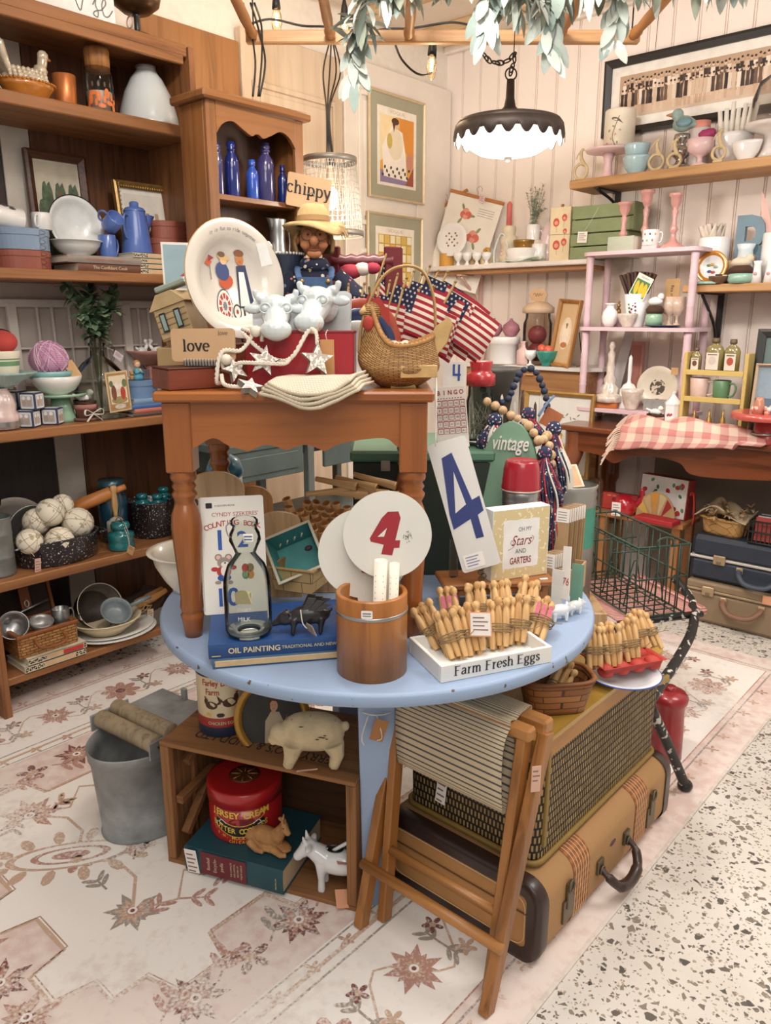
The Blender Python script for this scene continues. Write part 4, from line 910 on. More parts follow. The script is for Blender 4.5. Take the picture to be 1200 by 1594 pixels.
Pt('head',g,t);g.sph(hr_,(0,.003,.067),(.0155,.0145,.0135),12);Pt('hair',g,t)
t=So('bear_figurine',G().sph(P('b58b5a',.8),(0,0,.012),(.01,.009,.012),10).sph(P('b58b5a',.8),(0,-.002,.028),.009,10).sph(P('b58b5a',.8),(-.007,0,.036),.0035,6).sph(P('b58b5a',.8),(.007,0,.036),.0035,6),'tiny tan bear beside the kneeling girl figurine','figurine',loc2+Ve((.01,-.034,.0)),RL)
So('wooden_cube',G().bx(P('6f5f66',.7,0,.2,30),(0,0,.02),(.034,.034,.04),.002),'small dull purple cube behind the kneeling girl','block',loc2+Ve((-.012,.036,0)),RL+.3)
A=L(240,hC,-3.02);h0=zt(A,568)-hC;r=wy(204,275,hC+h0,-3.02)/2*.95;J=zt(A,546)-hC-h0
t=Th('compote_dish','dusty pink pedestal dish holding white swans, behind the kneeling girl','dish',A,RL);pk_=P('c28e82',.4,0,.06,coat=.3)
g.la(pk_,[(0,0),(r*.5,0),(r*.45,.015),(r*.2,.04),(r*.18,h0-.02),(r*.3,h0),(0,h0)],28);Pt('foot',g,t)
g.la(pk_,[(0,h0-.002),(r*.4,h0),(r*.8,h0+J*.75),(r,h0+J),(r*.97,h0+J+.003),(r*.75,h0+J*.75),(0,h0+J*.4)],32,(0,0,0),1,.8);Pt('bowl',g,t)
for Q,q in((-.045,.4),(.035,2.4)):
 wh=P('f0ede7',.35,coat=.3);g.sph(wh,(0,0,.022),(.032,.018,.02),14);g.tu(wh,qb([(.024,0,.03),(.036,0,.05),(.026,0,.066),(.038,0,.068)],4),[.008]*4+[.0065]*8+[.005],8);g.tu(wh,[(-.02,0,.028),(-.042,0,.042)],[.01,.003],6)
 So('swan_figurine',g,'white china swan at the '+('left' if Q<0 else 'right')+' of the pink pedestal dish','figurine',A+Ve((.01,Q,h0+J*.6)),RL+q,'white swans')
 # granite ware shelf
A=L(0,hD,-2.87);r=24*mm(A);J=zt(A,806)-hD
t=Th('metal_canister','galvanized metal canister cut by the left edge of the photo','canister',A);g=G()
g.la(zinc,[(0,0),(r,0),(r*1.03,.006),(r,.012),(r,J*.3),(r*1.03,J*.32),(r,J*.34),(r,J*.7),(r*1.03,J*.72),(r,J*.74),(r,J),(r*1.04,J+.004),(r*.97,J),(r*.95,J*.5),(0,J*.5)],32);Pt('body',g,t)
for k_ in Rg(3):
 g.la(glass('cfd3cf',.85),[(0,0),(.008,0),(.008,.05),(.02,.065),(.022,.085),(.012,.1),(0,.104)],14);So('glass_stopper',g,['clear glass stopper nearest the front of the metal canister','clear glass stopper at the back of the metal canister','clear glass stopper at the right of the metal canister'][k_],'stopper',A+Ve((.02-.03*k_,(.0,-.02,.03)[k_],J-.028)),0,'glass stoppers')
A=L(20,hD,-3.05);r=wy(-35,80,hD+.14,-3.05)/2*.95
g.la(P('9b938a',.45,.35,.2,10),platep(r,.004,.02),40,(0,0,0),1,.88);So('metal_platter',g,'big dull grey oval platter standing at the back of the granite ware shelf','platter',A+Ve((.02,0,r*.88+.002)),RL,rx=pi/2-.12)
for k_,(U,py_,rr,Q,n_) in En(((48,792,34,-3.0,'larger grey tin pie pan leaning behind the cloth balls'),(62,806,27,-2.975,'smaller grey tin pie pan leaning behind the cloth balls'))):
 p=X(U,py_,Q);r_=rr*mm(p)*1.18;g.la(P('86837f',.35,.75,.2,14),[(0,0),(r_*.78,0),(r_*.95,.03),(r_,.03),(r_,.033),(r_*.93,.032),(r_*.77,.003),(0,.003)],36);So('pie_pan',g,n_,'pan',Ve((Q,p.y,hD+r_+.003+.012*k_)),RL-.15,'pie pans',rx=pi/2-.2)
gran=speck('221f22','d8d6d8',150,.635)
A=L(92,hD,-2.885);a=wy(24,160,hD+.08,-2.885)/2*.93;J=.098
t=Th('roasting_pan','black speckled oval enamel roaster full of cloth balls','roasting pan',A,RL)
b_=.105;g.la(gran,[(0,0),(.9,0),(.94,.008),(.985,J-.006),(1.02,J),(1,J+.004),(.96,J-.004),(.9,.012),(0,.012)],48,(0,0,0),a,b_);Pt('pan',g,t)
for sx in(-1,1):g.tu(gran,qb([(sx*a*.92,-.05,J-.01),(sx*(a+.025),-.035,J-.014),(sx*(a+.025),.035,J-.014),(sx*a*.92,.05,J-.01)],5),.005,8);Pt('handle',g,t)
Pc(t,(-a*.75,-b_*.85,.02),.024,.06,.1,0,.1,P('cfa89a'),4,[(-a*.85,-b_*.6,J-.01),(-a*.8,-b_*.85,.06)])
cb=speck('e6ddc9','b5a78e',40,.6,.95,0)
for k_,(U,py_,rr) in En(((57,812,21),(78,798,22),(97,786,17),(121,814,24),(93,842,22),(46,843,20))):
 Q=(-2.93,-2.90,-2.935,-2.885,-2.835,-2.845)[k_];p=X(U,py_,Q);r_=rr*mm(p);g.sph(cb,(0,0,0),r_,20)
 for i in Rg(7):ax=Ve((sin(i*2.3+k_),cos(i*1.7),sin(i*.9+2))).normalized();u_=ax.orthogonal().normalized();v_=ax.cross(u_);g.tu(P('9c8c74',.9),[(u_*cos(q*pi/12)+v_*sin(q*pi/12))*r_*1.002 for q in Rg(24)],.0009,4,True)
 So('cloth_ball',g,'cream ticking rag ball '+['at the left back of the roaster','on top of the middle of the heap','highest and smallest at the back of the roaster','at the right of the heap, the largest','in front at the middle of the roaster','at the front left end of the roaster'][k_],'cloth ball',p,k_,'cloth balls')
rw=W('b5733a','8a5226','x',1,.45);g.at((0,0,0),0,pi/2);g.la(rw,[(0,-.17),(.012,-.168),(.014,-.12),(.01,-.115),(.026,-.105),(.028,0),(.026,.105),(.01,.115),(.014,.12),(.012,.168),(0,.17)],20);p=X(134,783,-2.96)
So('rolling_pin',g,'brown wooden rolling pin lying across the back of the roaster','rolling pin',p,RL-.5,ry=-.35)
teal=glass('2f9490',.8,.04,.55);teal2=P('1d6f72',.12,0,.2,12,coat=.9);ins=[(0,0),(.95,0),(1,.06),(1,.22),(.92,.3),(.98,.36),(1,.52),(.95,.6),(.62,.66),(.58,.74),(.72,.78),(.74,.9),(.6,1),(.3,1.02),(0,1.02)]
def insulator(label,A,r,h):
 g=G();g.la(teal2,[(E*r,b__*h) for E,b__ in ins],28);return So('glass_insulator',g,label,'insulator',A,0,'teal glass insulators')
A=L(190,hD,-2.83);r=20*mm(A);t=insulator('teal glass insulator with wire and tag at the shelf front',A,r,zt(A,812)-hD)
g.tu(P('b8b4ac',.3,.8),qb([(-r*1.05,0,.01),(-r*1.1,0,.07),(-.01,0,.13),(r*.9,0,.1),(r*1.3,0,.04)],5),.0016,5);Pt('bail_wire',g,t);Pc(t,(r*1.6,-.01,.012),.03,.038,.4,0,.4,kraft,2,[(r*.4,0,.11),(r*1.3,-.01,.07),(r*1.5,-.01,.03)])
A=L(180,hD,-2.97);r=22*mm(A);J=zt(A,746)-hD;t=Th('mason_jar','dark blue glass jar behind the wooden handled brush','jar',A)
g.la(P('22485a',.12,0,.2,10,coat=.9),[(0,0),(r,0),(r,J*.7),(r*.8,J*.82),(r*.8,J*.95),(0,J*.95)],28);Pt('jar_body',g,t);g.la(P('3a5560',.3,.5),[(r*.83,J*.84),(r*.86,J*.84),(r*.86,J),(0,J)],28);Pt('lid',g,t)
A=L(184,hD,-2.895);J=zt(A,756)-hD;t=Th('bottle_brush','upright string mop brush with wooden handle behind the teal insulator','brush',A)
g.la(W('c79f6c','a67d4c','z',1.2,.5),[(0,J*.45),(.009,J*.45),(.009,J*.55),(.014,J*.66),(.012,J*.82),(.01,J*.88),(.016,J*.94),(.011,J),(0,J)],16);Pt('handle',g,t)
sm2=P('a9a294',.9)
for i in Rg(40):E=i*2.4;g.tu(sm2,qb([(0,0,J*.48),(.03*cos(E),.03*sin(E),J*.40),(.036*cos(E+.2),.036*sin(E+.2),.06+.03*sin(i)),(.034*cos(E+.3),.034*sin(E+.3),.008)],3),.0028,4)
Pt('mop_strands',g,t)
A=L(238,hD,-2.93);r=33*mm(A);J=zt(A,778)-hD;t=Th('enamel_pot','black speckled enamel stock pot holding teal glass insulators','pot',A)
g.la(gran,[(0,0),(r*.96,0),(r,.01),(r,J-.004),(r*1.04,J),(r*1.02,J+.004),(r*.96,J-.004),(r*.94,.015),(0,.015)],36);Pt('body',g,t);handle(g,gran,r*.98,J*.45,J*.8,.025,.006,-.6);Pt('handle',g,t)
for U,Q,d_,n_ in((222,-2.945,.03,'teal glass insulator at the back left of the speckled pot'),(246,-2.895,.02,'teal glass insulator at the front of the speckled pot'),(255,-2.97,.055,'teal glass insulator at the far right of the speckled pot')):
 p=L(U,hD+J-.03+d_*.2,Q);insulator(n_,p-UZ*.03,.033,.085)
 # bottom shelf
A=L(72,hE,-2.85);wb=wy(22,122,hE,-2.80)*.95;hv=.026
for k_ in Rg(2):
 t=flatbook(('lower' if k_==0 else 'upper')+' black and cream patterned volume under the wicker picnic basket',wb*(1-.04*k_),.16,hv,pt1,A+Ve((.005,.01*k_,(hv+.0004)*k_)),RL,pat=deco(20+k_),grp='patterned volumes on the bottom shelf')
g.T=Matrix.Translation((0,-.0865,0));g.dec(P('c03a34',.6),rect(.02,.10,.004,.022));Pt('spine_patch',g,t,'red patch on the spine')
zw=hE+2*(hv+.0004)+.0004;t=Th('picnic_basket','open wicker picnic basket with leather strap on the bottom shelf','basket',L(62,zw,-2.87),RL);wk=weave('b98950','9a6a38','5e3d20',.03,.011,.0016);lea=P('8a4f24',.5,0,.15,14)
a,b_,J=wb*.46,.085,.085
for sx,sy,O in((0,-b_,a*2),(0,b_,a*2)):g.bx(wk,(0,sy,J/2),(O,.01,J),.003)
for sx in(-a,a):g.bx(wk,(sx,0,J/2),(.01,b_*2,J),.003)
g.bx(wk,(0,0,.004),(a*2,b_*2,.008),.002);Pt('basket_body',g,t)
for sy in(-b_,b_):g.bx(lea,(0,sy,J),(a*2+.02,.018,.014),.005)
for sx in(-a,a):g.bx(lea,(sx,0,J),(.018,b_*2,.014),.005)
Pt('rim',g,t)
g.at((0,b_+.012,J+.005),-.28);g.bx(P('2f2018',.7),(0,0,.06),(a*2-.02,.006,.12),.002)
for sx in(-a,a):g.bx(lea,(sx,0,.062),(.014,.016,.125),.004)
g.bx(lea,(0,0,.125),(a*2+.01,.016,.014),.004);Pt('lid',g,t)
g.at((0,b_-.0,J+.05),-.28);g.bx(lea,(0,-.006,.03),(.04,.004,.09),.001);g.tu(P('d8cfc0',.3,.6),[(.008*cos(i*pi/6),-.012,.01+.014*sin(i*pi/6)) for i in Rg(12)],.003,5,True);Pt('strap',g,t)
g.tu(lea,qb([(-.055,-b_-.008,.06),(-.05,-b_-.04,.04),(0,-b_-.045,.03),(.05,-b_-.04,.04),(.055,-b_-.008,.06)],5),.006,8);Pt('handle',g,t)
bq=Ve(t.location)
mug('pewter mug with a tag standing at the right end of the picnic basket',steel,.034,.10,bq+Ve((.02,.085,.03)),RL,'pewter_mug','mug',ang=.2,taper=1)
So('measuring_cup',G().la(P('b5b2ad',.35,.6),bowlp(.045,.05,.6,.003),24),'small grey metal bowl in the middle of the picnic basket','bowl',bq+Ve((.025,.0,.062)),RL,rx=.3)
So('measuring_cup',G().la(steel,bowlp(.055,.07,.5,.003),28),'bright tin cup tipped over at the left end of the picnic basket','cup',bq+Ve((.0,-.09,.09)),RL,rx=.9,ry=-.5)
t=Th('tin_ladle','tin ladle with long handle lying in the picnic basket','ladle',bq+Ve((-.03,-.02,.1)),RL,rx=-.2);g.la(steel,bowlp(.04,.035,.4,.003),24,(-.09,0,0));Pt('bowl',g,t);g.tu(steel,[(-.05,0,.03),(.1,.02,.055)],.005,6);Pt('handle',g,t)
A=L(182,hE,-2.86);r=wy(115,240,hE,-2.86)/2*.93
for k_ in Rg(2):So('enamel_platter',G().la([white]*8+[white],platep(r*(1-.03*k_),.004,.016),44,(0,0,0),.78,1),('lower' if k_==0 else 'upper')+' white oval enamel platter under the cream bowl on the bottom shelf','platter',A+Ve((-.01*k_,0,.009*k_)),0,'white platters')
z=hE+.026;A=L(165,z,-2.87);r=wy(108,218,z,-2.87)/2*.86
So('enamel_basin',G().la(P('e3d3ae',.3,0,.05,coat=.4),bowlp(r,.06,.6,.003,.01),40),'shallow cream enamel basin holding old pots on the bottom shelf','basin',A)
p=A+UZ*.012
t=Th('enamel_pot','old dark pot with pale rim lying tipped in the cream basin','pot',p+Ve((-.03,.0,.085)),RL,rx=1.15,ry=-.1);dk=P('4a4038',.5,.3,.3,16)
g.la([dk,dk,P('d9d0c0',.4),P('d9d0c0',.4),P('6a6055',.5,.2,.3,16),dk],[(0,-.09),(.08,-.085),(.093,0),(.098,.004),(.094,.004),(.078,-.078),(0,-.082)],40);Pt('body',g,t)
g.tu(steel,qb([(-.09,0,.0),(-.11,-.01,.02),(-.1,-.03,.03),(-.085,-.03,.0)],4),.0025,6);Pt('bail',g,t)
t=Th('saucepan','grey enamel saucepan nested in the tipped pot, handle to the right','saucepan',p+Ve((.03,.025,.045)),RL,rx=.7,ry=-.1);gy=P('7f8a8d',.35,0,.2,14,coat=.4)
g.la(gy,bowlp(.06,.05,.6,.003,.004),32);Pt('pan',g,t);g.tu(gy,[(.055,0,.04),(.11,0,.05),(.16,0,.052)],[.008,.01,.009],8);Pt('handle',g,t)
t=Th('tool_bundle','pair of wooden tool grips tied with rope beside the cream basin','tools',L(238,hE+.09,-2.90),RL,ry=-.25)
for i in Rg(2):g.tu(W('b78349','8f5f30','x',1,.5),[(-.09,.03*i,-.0),(.0,.03*i,.0),(.07,.03*i,.0)],[.012,.017,.012],10);Pt('grip',g,t)
for i in Rg(5):g.tu(twine,[(-.06+.006*i+.03*sin(q*pi/5),.015+.03*cos(q*pi/5),.022*sin(q*pi/5+i)-.01) for q in Rg(10)],.003,5,True)
Pt('rope_tie',g,t);Pc(t,(-.05,-.03,-.05),.03,.05,0,0,.3,P('dcc6ae'),3)
So('folded_cloth',G().sph(P('4b3a33',.9,0,.25,14),(0,0,.05),(.11,.07,.05),18,lambda p:Ve((p.x,p.y,p.z*(1+.25*sin(p.x*6)+.15*sin(p.y*9))))),'dark brown crumpled leather folded at the back of the bottom shelf','cloth',L(228,hE,-3.0)-UZ*.0,RL,ry=-.2)
# hutch, grey work table behind
def fuse(o,vox=.003,it=4):
 md=o.modifiers.new('fuse','REMESH');md.mode='VOXEL';md.voxel_size=vox;md.use_smooth_shade=True
 ms_=o.modifiers.new('soft','SMOOTH');ms_.iterations=it;ms_.factor=.5;return o
gmt=P('5f6d6a',.5,.35,.15,10)
wt_=Th('work_table','grey green metal work table with drawers behind the orange wooden table','table',(-2.52,2.2,0),RL)
g.bx(gmt,(0,0,.955),(.95,.36,.03),.003);Pt('tabletop',g,wt_)
g.bx(gmt,(-.26,-.165,.88),(.38,.02,.12),.003);g.bx(gmt,(-.26,-.177,.88),(.32,.006,.07),.002);g.bx(gmt,(0,.16,.88),(.94,.01,.12),0);Pt('apron',g,wt_)
for Q in(.16,):
 g.bx(gmt,(Q+.1,-.168,.88),(.42,.02,.115),.004);d_=Pt('drawer',g,wt_);g.bx(steel,(Q+.1,-.185,.895),(.05,.016,.01),.003);Pt('pull',g,d_)
for sx in(-1,-.06,1):
 for sy in(-1,1):g.bx(P('7d8683',.45,.5,.15,12),(sx*.455,sy*.16,.47),(.035,.035,.94),.003);Pt('leg',g,wt_)
g.bx(gmt,(0,0,.6),(.93,.34,.015),.002);Pt('lower_shelf',g,wt_)
HZ=.971;HW=.47;hz=lambda z:z-HZ
mp1=W('8d5c33','67401f','z',.55,.4,coat=.15);mp2=W('8d5c33','67401f','x',.55,.4,coat=.15);hb_=Ve((-2.5,2.07,HZ))
ht=Th('wooden_hutch','brown wooden hutch with scalloped top holding blue bottles','hutch',hb_,RL);HH=2.20-HZ
for sx in(-1,1):g.bx(mp1,(sx*(HW/2-.009),.08,HH/2),(.018,.145,HH),.002);Pt('side_panel',g,ht)
for sx in(-1,1):g.bx(mp1,(sx*(HW/2-.022),-.002,HH/2),(.044,.018,HH),.002);Pt('stile',g,ht)
g.bx(W('55331c','3a2213','z',.6,.5),(0,.15,HH/2),(HW-.03,.008,HH-.02),0);Pt('back_panel',g,ht)
hw2=HW/2-.044
sc_=[(-hw2,hz(2.2)),(-hw2,hz(2.115))]+[(p[0],p[1]) for p in qb([(-hw2,hz(2.095)),(-hw2+.03,hz(2.13)),(-hw2+.075,hz(2.145)),(-.07,hz(2.125)),(-.03,hz(2.108)),(-.012,hz(2.116))],5)]+[(0,hz(2.119))]+[(p[0],p[1]) for p in qb([(.012,hz(2.116)),(.03,hz(2.108)),(.07,hz(2.125)),(hw2-.075,hz(2.145)),(hw2-.03,hz(2.13)),(hw2,hz(2.095))],5)]+[(hw2,hz(2.2))]
g.prism(mp2,sc_,.016,-.011);Pt('scalloped_valance',g,ht)
g.bx(mp2,(0,.07,hz(2.215)),(HW+.05,.215,.03),.008);Pt('crown',g,ht)
for z in(1.89,1.60,1.29,.99):g.bx(mp2,(0,.072,hz(z)-.01),(HW-.036,.145,.02),.002);Pt('shelf',g,ht)
cob=P('1c2a6d',.1,0,.25,12,coat=.9);cob2=P('2f54b4',.1,0,.2,12,coat=.9);cob3=P('3d3866',.12,0,.2,12,coat=.9)
for U,O,yt,m,Q,n_ in((342,15,222,cob3,-2.555,'tall cobalt bottle at the left edge of the hutch shelf'),(363,22,221,cob,-2.55,'cobalt bottle with wide threaded neck, second from the left'),(394,19,249,cob2,-2.555,'short bright blue bottle in the middle of the hutch shelf'),(415,27,223,cob3,-2.55,'tallest broad violet blue bottle on the hutch shelf'),(441,15,258,cob,-2.555,'smallest cobalt bottle at the right end by the word sign')):
 A=L(U,1.891,Q);r=O/2*mm(A);J=zt(A,yt)-1.891;g=G()
 g.la(m,[(0,0),(r*.95,0),(r,.004),(r,J*.62),(r*.9,J*.71),(r*.5,J*.8),(r*.46,J*.84),(r*.6,J*.85),(r*.6,J*.87),(r*.5,J*.88),(r*.58,J*.92),(r*.58,J*.95),(r*.5,J*.96),(r*.54,J),(r*.4,J),(0,J*.9)],24)
 So('glass_bottle',g,n_,'bottle',A,RL,'blue glass bottles')
def wordsign(label,word,small,c,O,h_,rz,ry,xh,dx=0,dz=0,corner=None,rx=0):
 t=Th('word_sign',label,'sign',c,rz,rx=rx,ry=ry);g=G();g.prism(P('c8a27a',.75,0,.1,9),rrect(O,h_,.008,0,0),.006);Pt('board',g,t)
 g=G();serif(g,ink,word,xh,dx,dz,-.0008,.27,.11);
 if corner:serif(g,P('6a584a'),corner,xh*.36,O*.32,h_*.3,-.0008)
 Pt('lettering',g,t);return t
a=X(447,290,-2.462);b=X(521,310,-2.462);L0=X(447,292,-2.474);cpt=L0+Ve((cos(1.17),sin(1.17),0))*.092+UZ*-.012
t=wordsign('tan word sign reading chippy hanging at the right stile of the hutch','chippy','',cpt,.186,.125,1.17,.12,.031,0,-.012)
g.tu(steel,[(-.01,-.004,-.01),(.01,-.012,.0),(.02,-.006,-.012)],.002,5);g.tu(twine,qb([(.0,-.004,-.05),(.005,-.006,-.08),(-.005,-.004,-.1)],4),.0012,4);Pt('wire_clip',g,t)
A=L(434,1.601,-2.545);J=zt(A,341)-1.601;t=Th('pewter_pitcher','pewter pitcher standing on the lower hutch shelf behind the navy tub','pitcher',A,RL)
r=.042;g.la(steel,[(0,0),(r*1.05,0),(r,.01),(r*.9,J*.3),(r*.72,J*.62),(r*.74,J*.8),(r*.9,J*.98),(r*.86,J),(r*.66,J*.8),(0,J*.75)],28);g.add([(-r*.8,-.02,J*.98),(-r*1.35,0,J*1.01),(-r*.8,.02,J*.98),(-r*.7,0,J*.75)],[[0,1,3],[1,2,3]],steel,True);Pt('body',g,t)
handle(g,steel,r*.85,J*.3,J*.85,.03,.005,0);Pt('handle',g,t)
A=L(385,1.601,-2.555);t=Th('toile_towel','folded white towel with grey toile print in the lower hutch opening','towel',A,RL);g=G()
g.bx(P('ece8e0',.9,0,.05),(0,.0,.07),(.24,.07,.14),.02);g.dec(speck('e6e3dd','4d545c',26,.5,.9,0),rect(-.02,.1,.02,.12),-.0363);Pt('cloth',g,t)
g.sph(P('e8e8e4',.3),(-.085,-.01,.15),(.03,.025,.02),12);Pt('knot',g,t)
# orange turned-leg table standing on the blue table
tw_x=W('9c5c2a','7c431b','x',.5,.3,.06,coat=.35);tw_z=W('975727','77401a','z',.5,.3,.06,coat=.35)
ZT=1.30;ZB=.7505;v0,v1,u0,u1=1.575,2.03,-.475,.10
tb=UV((u0+u1)/2,(v0+v1)/2,ZB);tt=Th('side_table','small orange brown wooden side table with turned legs standing on the blue round table','table',tb,RC)
wd,dp,Z=u1-u0,v1-v0,ZT-ZB
g.bx(tw_x,(0,0,Z-.011),(wd,dp,.022),.009);Pt('tabletop',g,tt)
ap=Z-.022;x0=wd/2-.045;bot=ap-.098
low=qb([(-x0,bot-.004),(-x0+.03,bot+.002),(-x0+.07,bot+.022),(-.14,bot+.006),(-.1,bot-.006)],5)+qb([(-.1,bot-.006),(-.06,bot+.008),(-.02,bot-.004)],5)+qb([(-.02,bot-.004),(.02,bot+.008),(.06,bot-.006)],5)+qb([(.06,bot-.006),(.1,bot+.012),(x0-.06,bot+.022),(x0-.03,bot+.004),(x0,bot-.004)],5)
g.prism(tw_x,[(-x0,ap)]+low+[(x0,ap)],.016,-dp/2+.022);Pt('scalloped_apron',g,tt,'front apron with a scalloped lower edge')
g.bx(tw_x,(0,dp/2-.03,ap-.05),(wd-.09,.016,.1),.002);Pt('apron',g,tt)
for sx in(-1,1):g.bx(tw_x,(sx*(wd/2-.032),0,ap-.05),(.016,dp-.09,.1),.002);Pt('apron',g,tt)
def turned(g,Q,y_,H_):
 s_=.029;g.bx(tw_z,(Q,y_,H_-.075),(s_*2,s_*2,.15),.003)
 z=H_-.15;pr=[(.0,0),(.019,0),(.021,.02),(.024,.045),(.026,.055),(.0225,.06),(.0225,.066),(.026,.075),(.0235,.1),(.027,.17),(.031,.23),(.033,.275),(.031,.305),(.023,.33),(.020,.338),(.026,.35),(.027,.357),(.021,.366),(.026,.374),(.021,.384),(.0265,.39),(.0285,.396),(.0265,.41)]
 f=z/.41;g.la(tw_z,[(r,q*f) for r,q in pr],28,(Q,y_,0))
for sx in(-1,1):
 for sy in(-1,1):turned(g,sx*(wd/2-.042),sy*(dp/2-.045),ap);Pt('leg',g,tt)
 # things on it
ZT+=.0005
k16=lambda v,U=450,z=1.4:mm(C(U,z,v))
A=C(305,ZT,1.675);t=Th('wooden_box','flat red brown wooden box under the love sign','box',A,RC+.62);rbm=W('7c3b26','5f2a1a','x',.8,.4)
g.bx(rbm,(0,0,.021),(.155,.1,.042),.002);Pt('box_body',g,t);g.bx(P('4f2418',.5),(0,0,.0435),(.156,.101,.003),.001);Pt('lid',g,t)
A=C(316,ZT+.0455,1.655);t=Th('glass_holder','clear ribbed glass holder carrying the love sign','holder',A,RC);g=G()
g.bx(glass('f0f0ee',.85),(0,0,.008),(.075,.03,.014),.003)
for i in Rg(12):g.bx(P('e4e2df',.2,coat=.6),(-.034+.0062*i,0,.009),(.0022,.026,.014),.0008)
Pt('ribbed_base',g,t)
cpt=V(316,537,1.645);wordsign('tan word sign reading love on a clear glass holder','love','',cpt,101*mm(cpt),50*mm(cpt),RC-.06,-.01,.0155,-.014,-.012,'love',rx=-.04)
hm_=P('b99e74',.6,0,.15,24);A=C(277,ZT,1.82)
t=Th('model_house','tan ceramic toy house tipped on end behind the love sign','model house',V(280,492,1.78),RC-.3,ry=-.3)
g.bx(hm_,(0,0,-.012),(.082,.07,.07),.002);g.prism(hm_,[(-.048,.022),(.048,.022),(.02,.052),(-.02,.052)],.08,-.04)
for i in Rg(5):g.bx(P('a58a60',.7,0,.15,24),(0,-.036,-.042+.013*i),(.08,.002,.002),.0005)
for Q in(-.02,.018):
 g.dec(ink,rect(Q-.008,Q+.008,-.03,.012),-.0385);g.dec(P('8fa5a0',.3),rect(Q-.005,Q+.005,-.026,.008),-.039)
Pt('house_body',g,t)
g.bx(P('8f9a8e',.4,0,.1),(0,0,.006),(.07,.06,.012),.003);So('glazed_tile',g,'grey green glazed block lying on top of the tipped ceramic house','tile',V(270,449,1.79),RC,ry=-.35)
g.bx(P('a88a60',.8),(0,0,.04),(.075,.07,.08),.003);So('wooden_block',g,'plain tan block under the tipped ceramic house','block',C(279,ZT,1.79),RC)
cpt=V(277,452,1.90);t=Th('greeting_card','pale blue picture card standing behind the large plate','card',cpt,RC+.35,rx=-.12);O=42*mm(cpt);J=72*mm(cpt)
g.bx(P('ded8cb',.8),(0,0,J/2),(O,.002,J),.0004);Pt('card',g,t)
g.dec(P('8ea6ad',.7),rect(-O*.43,O*.43,J*.05,J*.95),-.0014);g.dec(P('b03a32',.7),[(O*.1,J*.3),(O*.3,J*.38),(O*.43,J*.36),(O*.3,J*.3)],-.0017);g.dec(white,ell(O*.3,J*.2,O*.15,J*.1),-.0018);Pt('print',g,t)
g.bx(P('9a7c58',.8),(0,0,(cpt.z-ZT)/2),(.06,.05,cpt.z-ZT-.001),.003);So('wooden_block',g,'tall plain block the blue picture card stands on','block',UV(cpt.dot(CR),1.9,ZT),RC)
cpt=V(359,437,1.80);R_=91*mm(cpt);yaw=.80
t=Th('picture_plate','large cream plate painted with two children and a bicycle behind the love sign','plate',cpt,RC+yaw,rx=-.14)
pm=P('dcd3c5',.2,0,.03,6,coat=.6);gd=P('a9854a',.35,.6)
g=G(Matrix.Rotation(pi/2,4,'X'));g.la([pm]*6+[gd,pm,pm,pm],[(0,-.004),(R_*.55,-.004),(R_*.62,0),(R_*.66,.008),(R_*.98,.02),(R_,.0215),(R_*1.002,.024),(R_*.99,.025),(R_*.66,.0125),(R_*.62,.004),(0,.002)],64);Pt('plate_body',g,t)
y_=-.0046;q=R_*1.2
def dd(c,poly,l):g.dec(P(c,.5),[(p[0]*q,p[1]*q) for p in poly],y_-l*.0003)
dd('c0542f',ell(-.1,-.02,.12,.1,12,.3),1);dd('3b4a78',ell(-.14,.12,.11,.13,12,.2),2);dd('e0b08c',ell(-.11,.27,.055,.06),2.5);dd('caa56a',ell(-.1,.31,.10,.045,14,-.2),3);dd('6a4a30',ell(-.13,.35,.06,.04),3.2)
dd('2f3656',[(.1,.2),(.26,.22),(.32,-.2),(.36,-.38),(.08,-.38)],1.5);dd('f0ebe2',[(.13,.12),(.22,.12),(.27,-.36),(.1,-.36)],2);dd('b5763c',ell(.17,.3,.07,.09),2.2);dd('7a4a2a',ell(.17,.38,.085,.05),2.4);dd('c0542f',ell(.17,.26,.03,.02),2.6)
dd('2b2b35',rect(.14,.17,-.52,-.38),1);dd('2b2b35',rect(.22,.25,-.52,-.38),1)
for s_,c in((.95,'3a3a40'),(.88,'eee6da'),(.72,'b8453a'),(.42,'e7dccb'),(.25,'3b3f60')):
 dd(c,ell(-.17,-.36,.135*s_,.25*s_,24),2+(1-s_)*2)
for i in Rg(10):E=2*pi*i/10;g.add([(q*(-.17),y_-.0018,q*-.36),(q*(-.17+.12*cos(E-.08)),y_-.0018,q*(-.36+.22*sin(E-.08))),(q*(-.17+.12*cos(E+.08)),y_-.0018,q*(-.36+.22*sin(E+.08)))],[[0,1,2]],P('efe6da',.5))
for s_,c in((1,'3a3a40'),(.78,'eee6da'),(.3,'b8453a')):dd(c,ell(.03,-.44,.07*s_,.11*s_,16),1+(1-s_))
dd('c0542f',[(-.42,.22),(-.36,.3),(-.3,.24),(-.36,.18)],2);dd('8a2f2a',[(-.36,.24),(-.34,.34),(-.26,.3)],2.2);dd('6a5a48',rect(-.345,-.335,.0,.22),1.8)
stroke(g,P('5f6a55',.6),[(q*-.3,q*-.6),(q*0,q*-.66),(q*.3,q*-.58)],.003,y_-.0003)
Pt('painted_scene',g,t)
g.warp=lambda p:Ve((p.x,-.0255+.0145*(1-(math.hypot(p.x,p.z)/R_-.66)/.34)-.0004,p.z))
for i,ch_ in En('It is fun to ride together'):
 E=radians(118-i*2.6);g.txt(P('8d8a84',.6),ch_,R_*.085,R_*.83*cos(E),R_*.83*sin(E))
g.dec(P('f1efe9',.7),[(R_*.52,R_*.62),(R_*.70,R_*.64),(R_*.82,R_*.28),(R_*.62,R_*.24)])
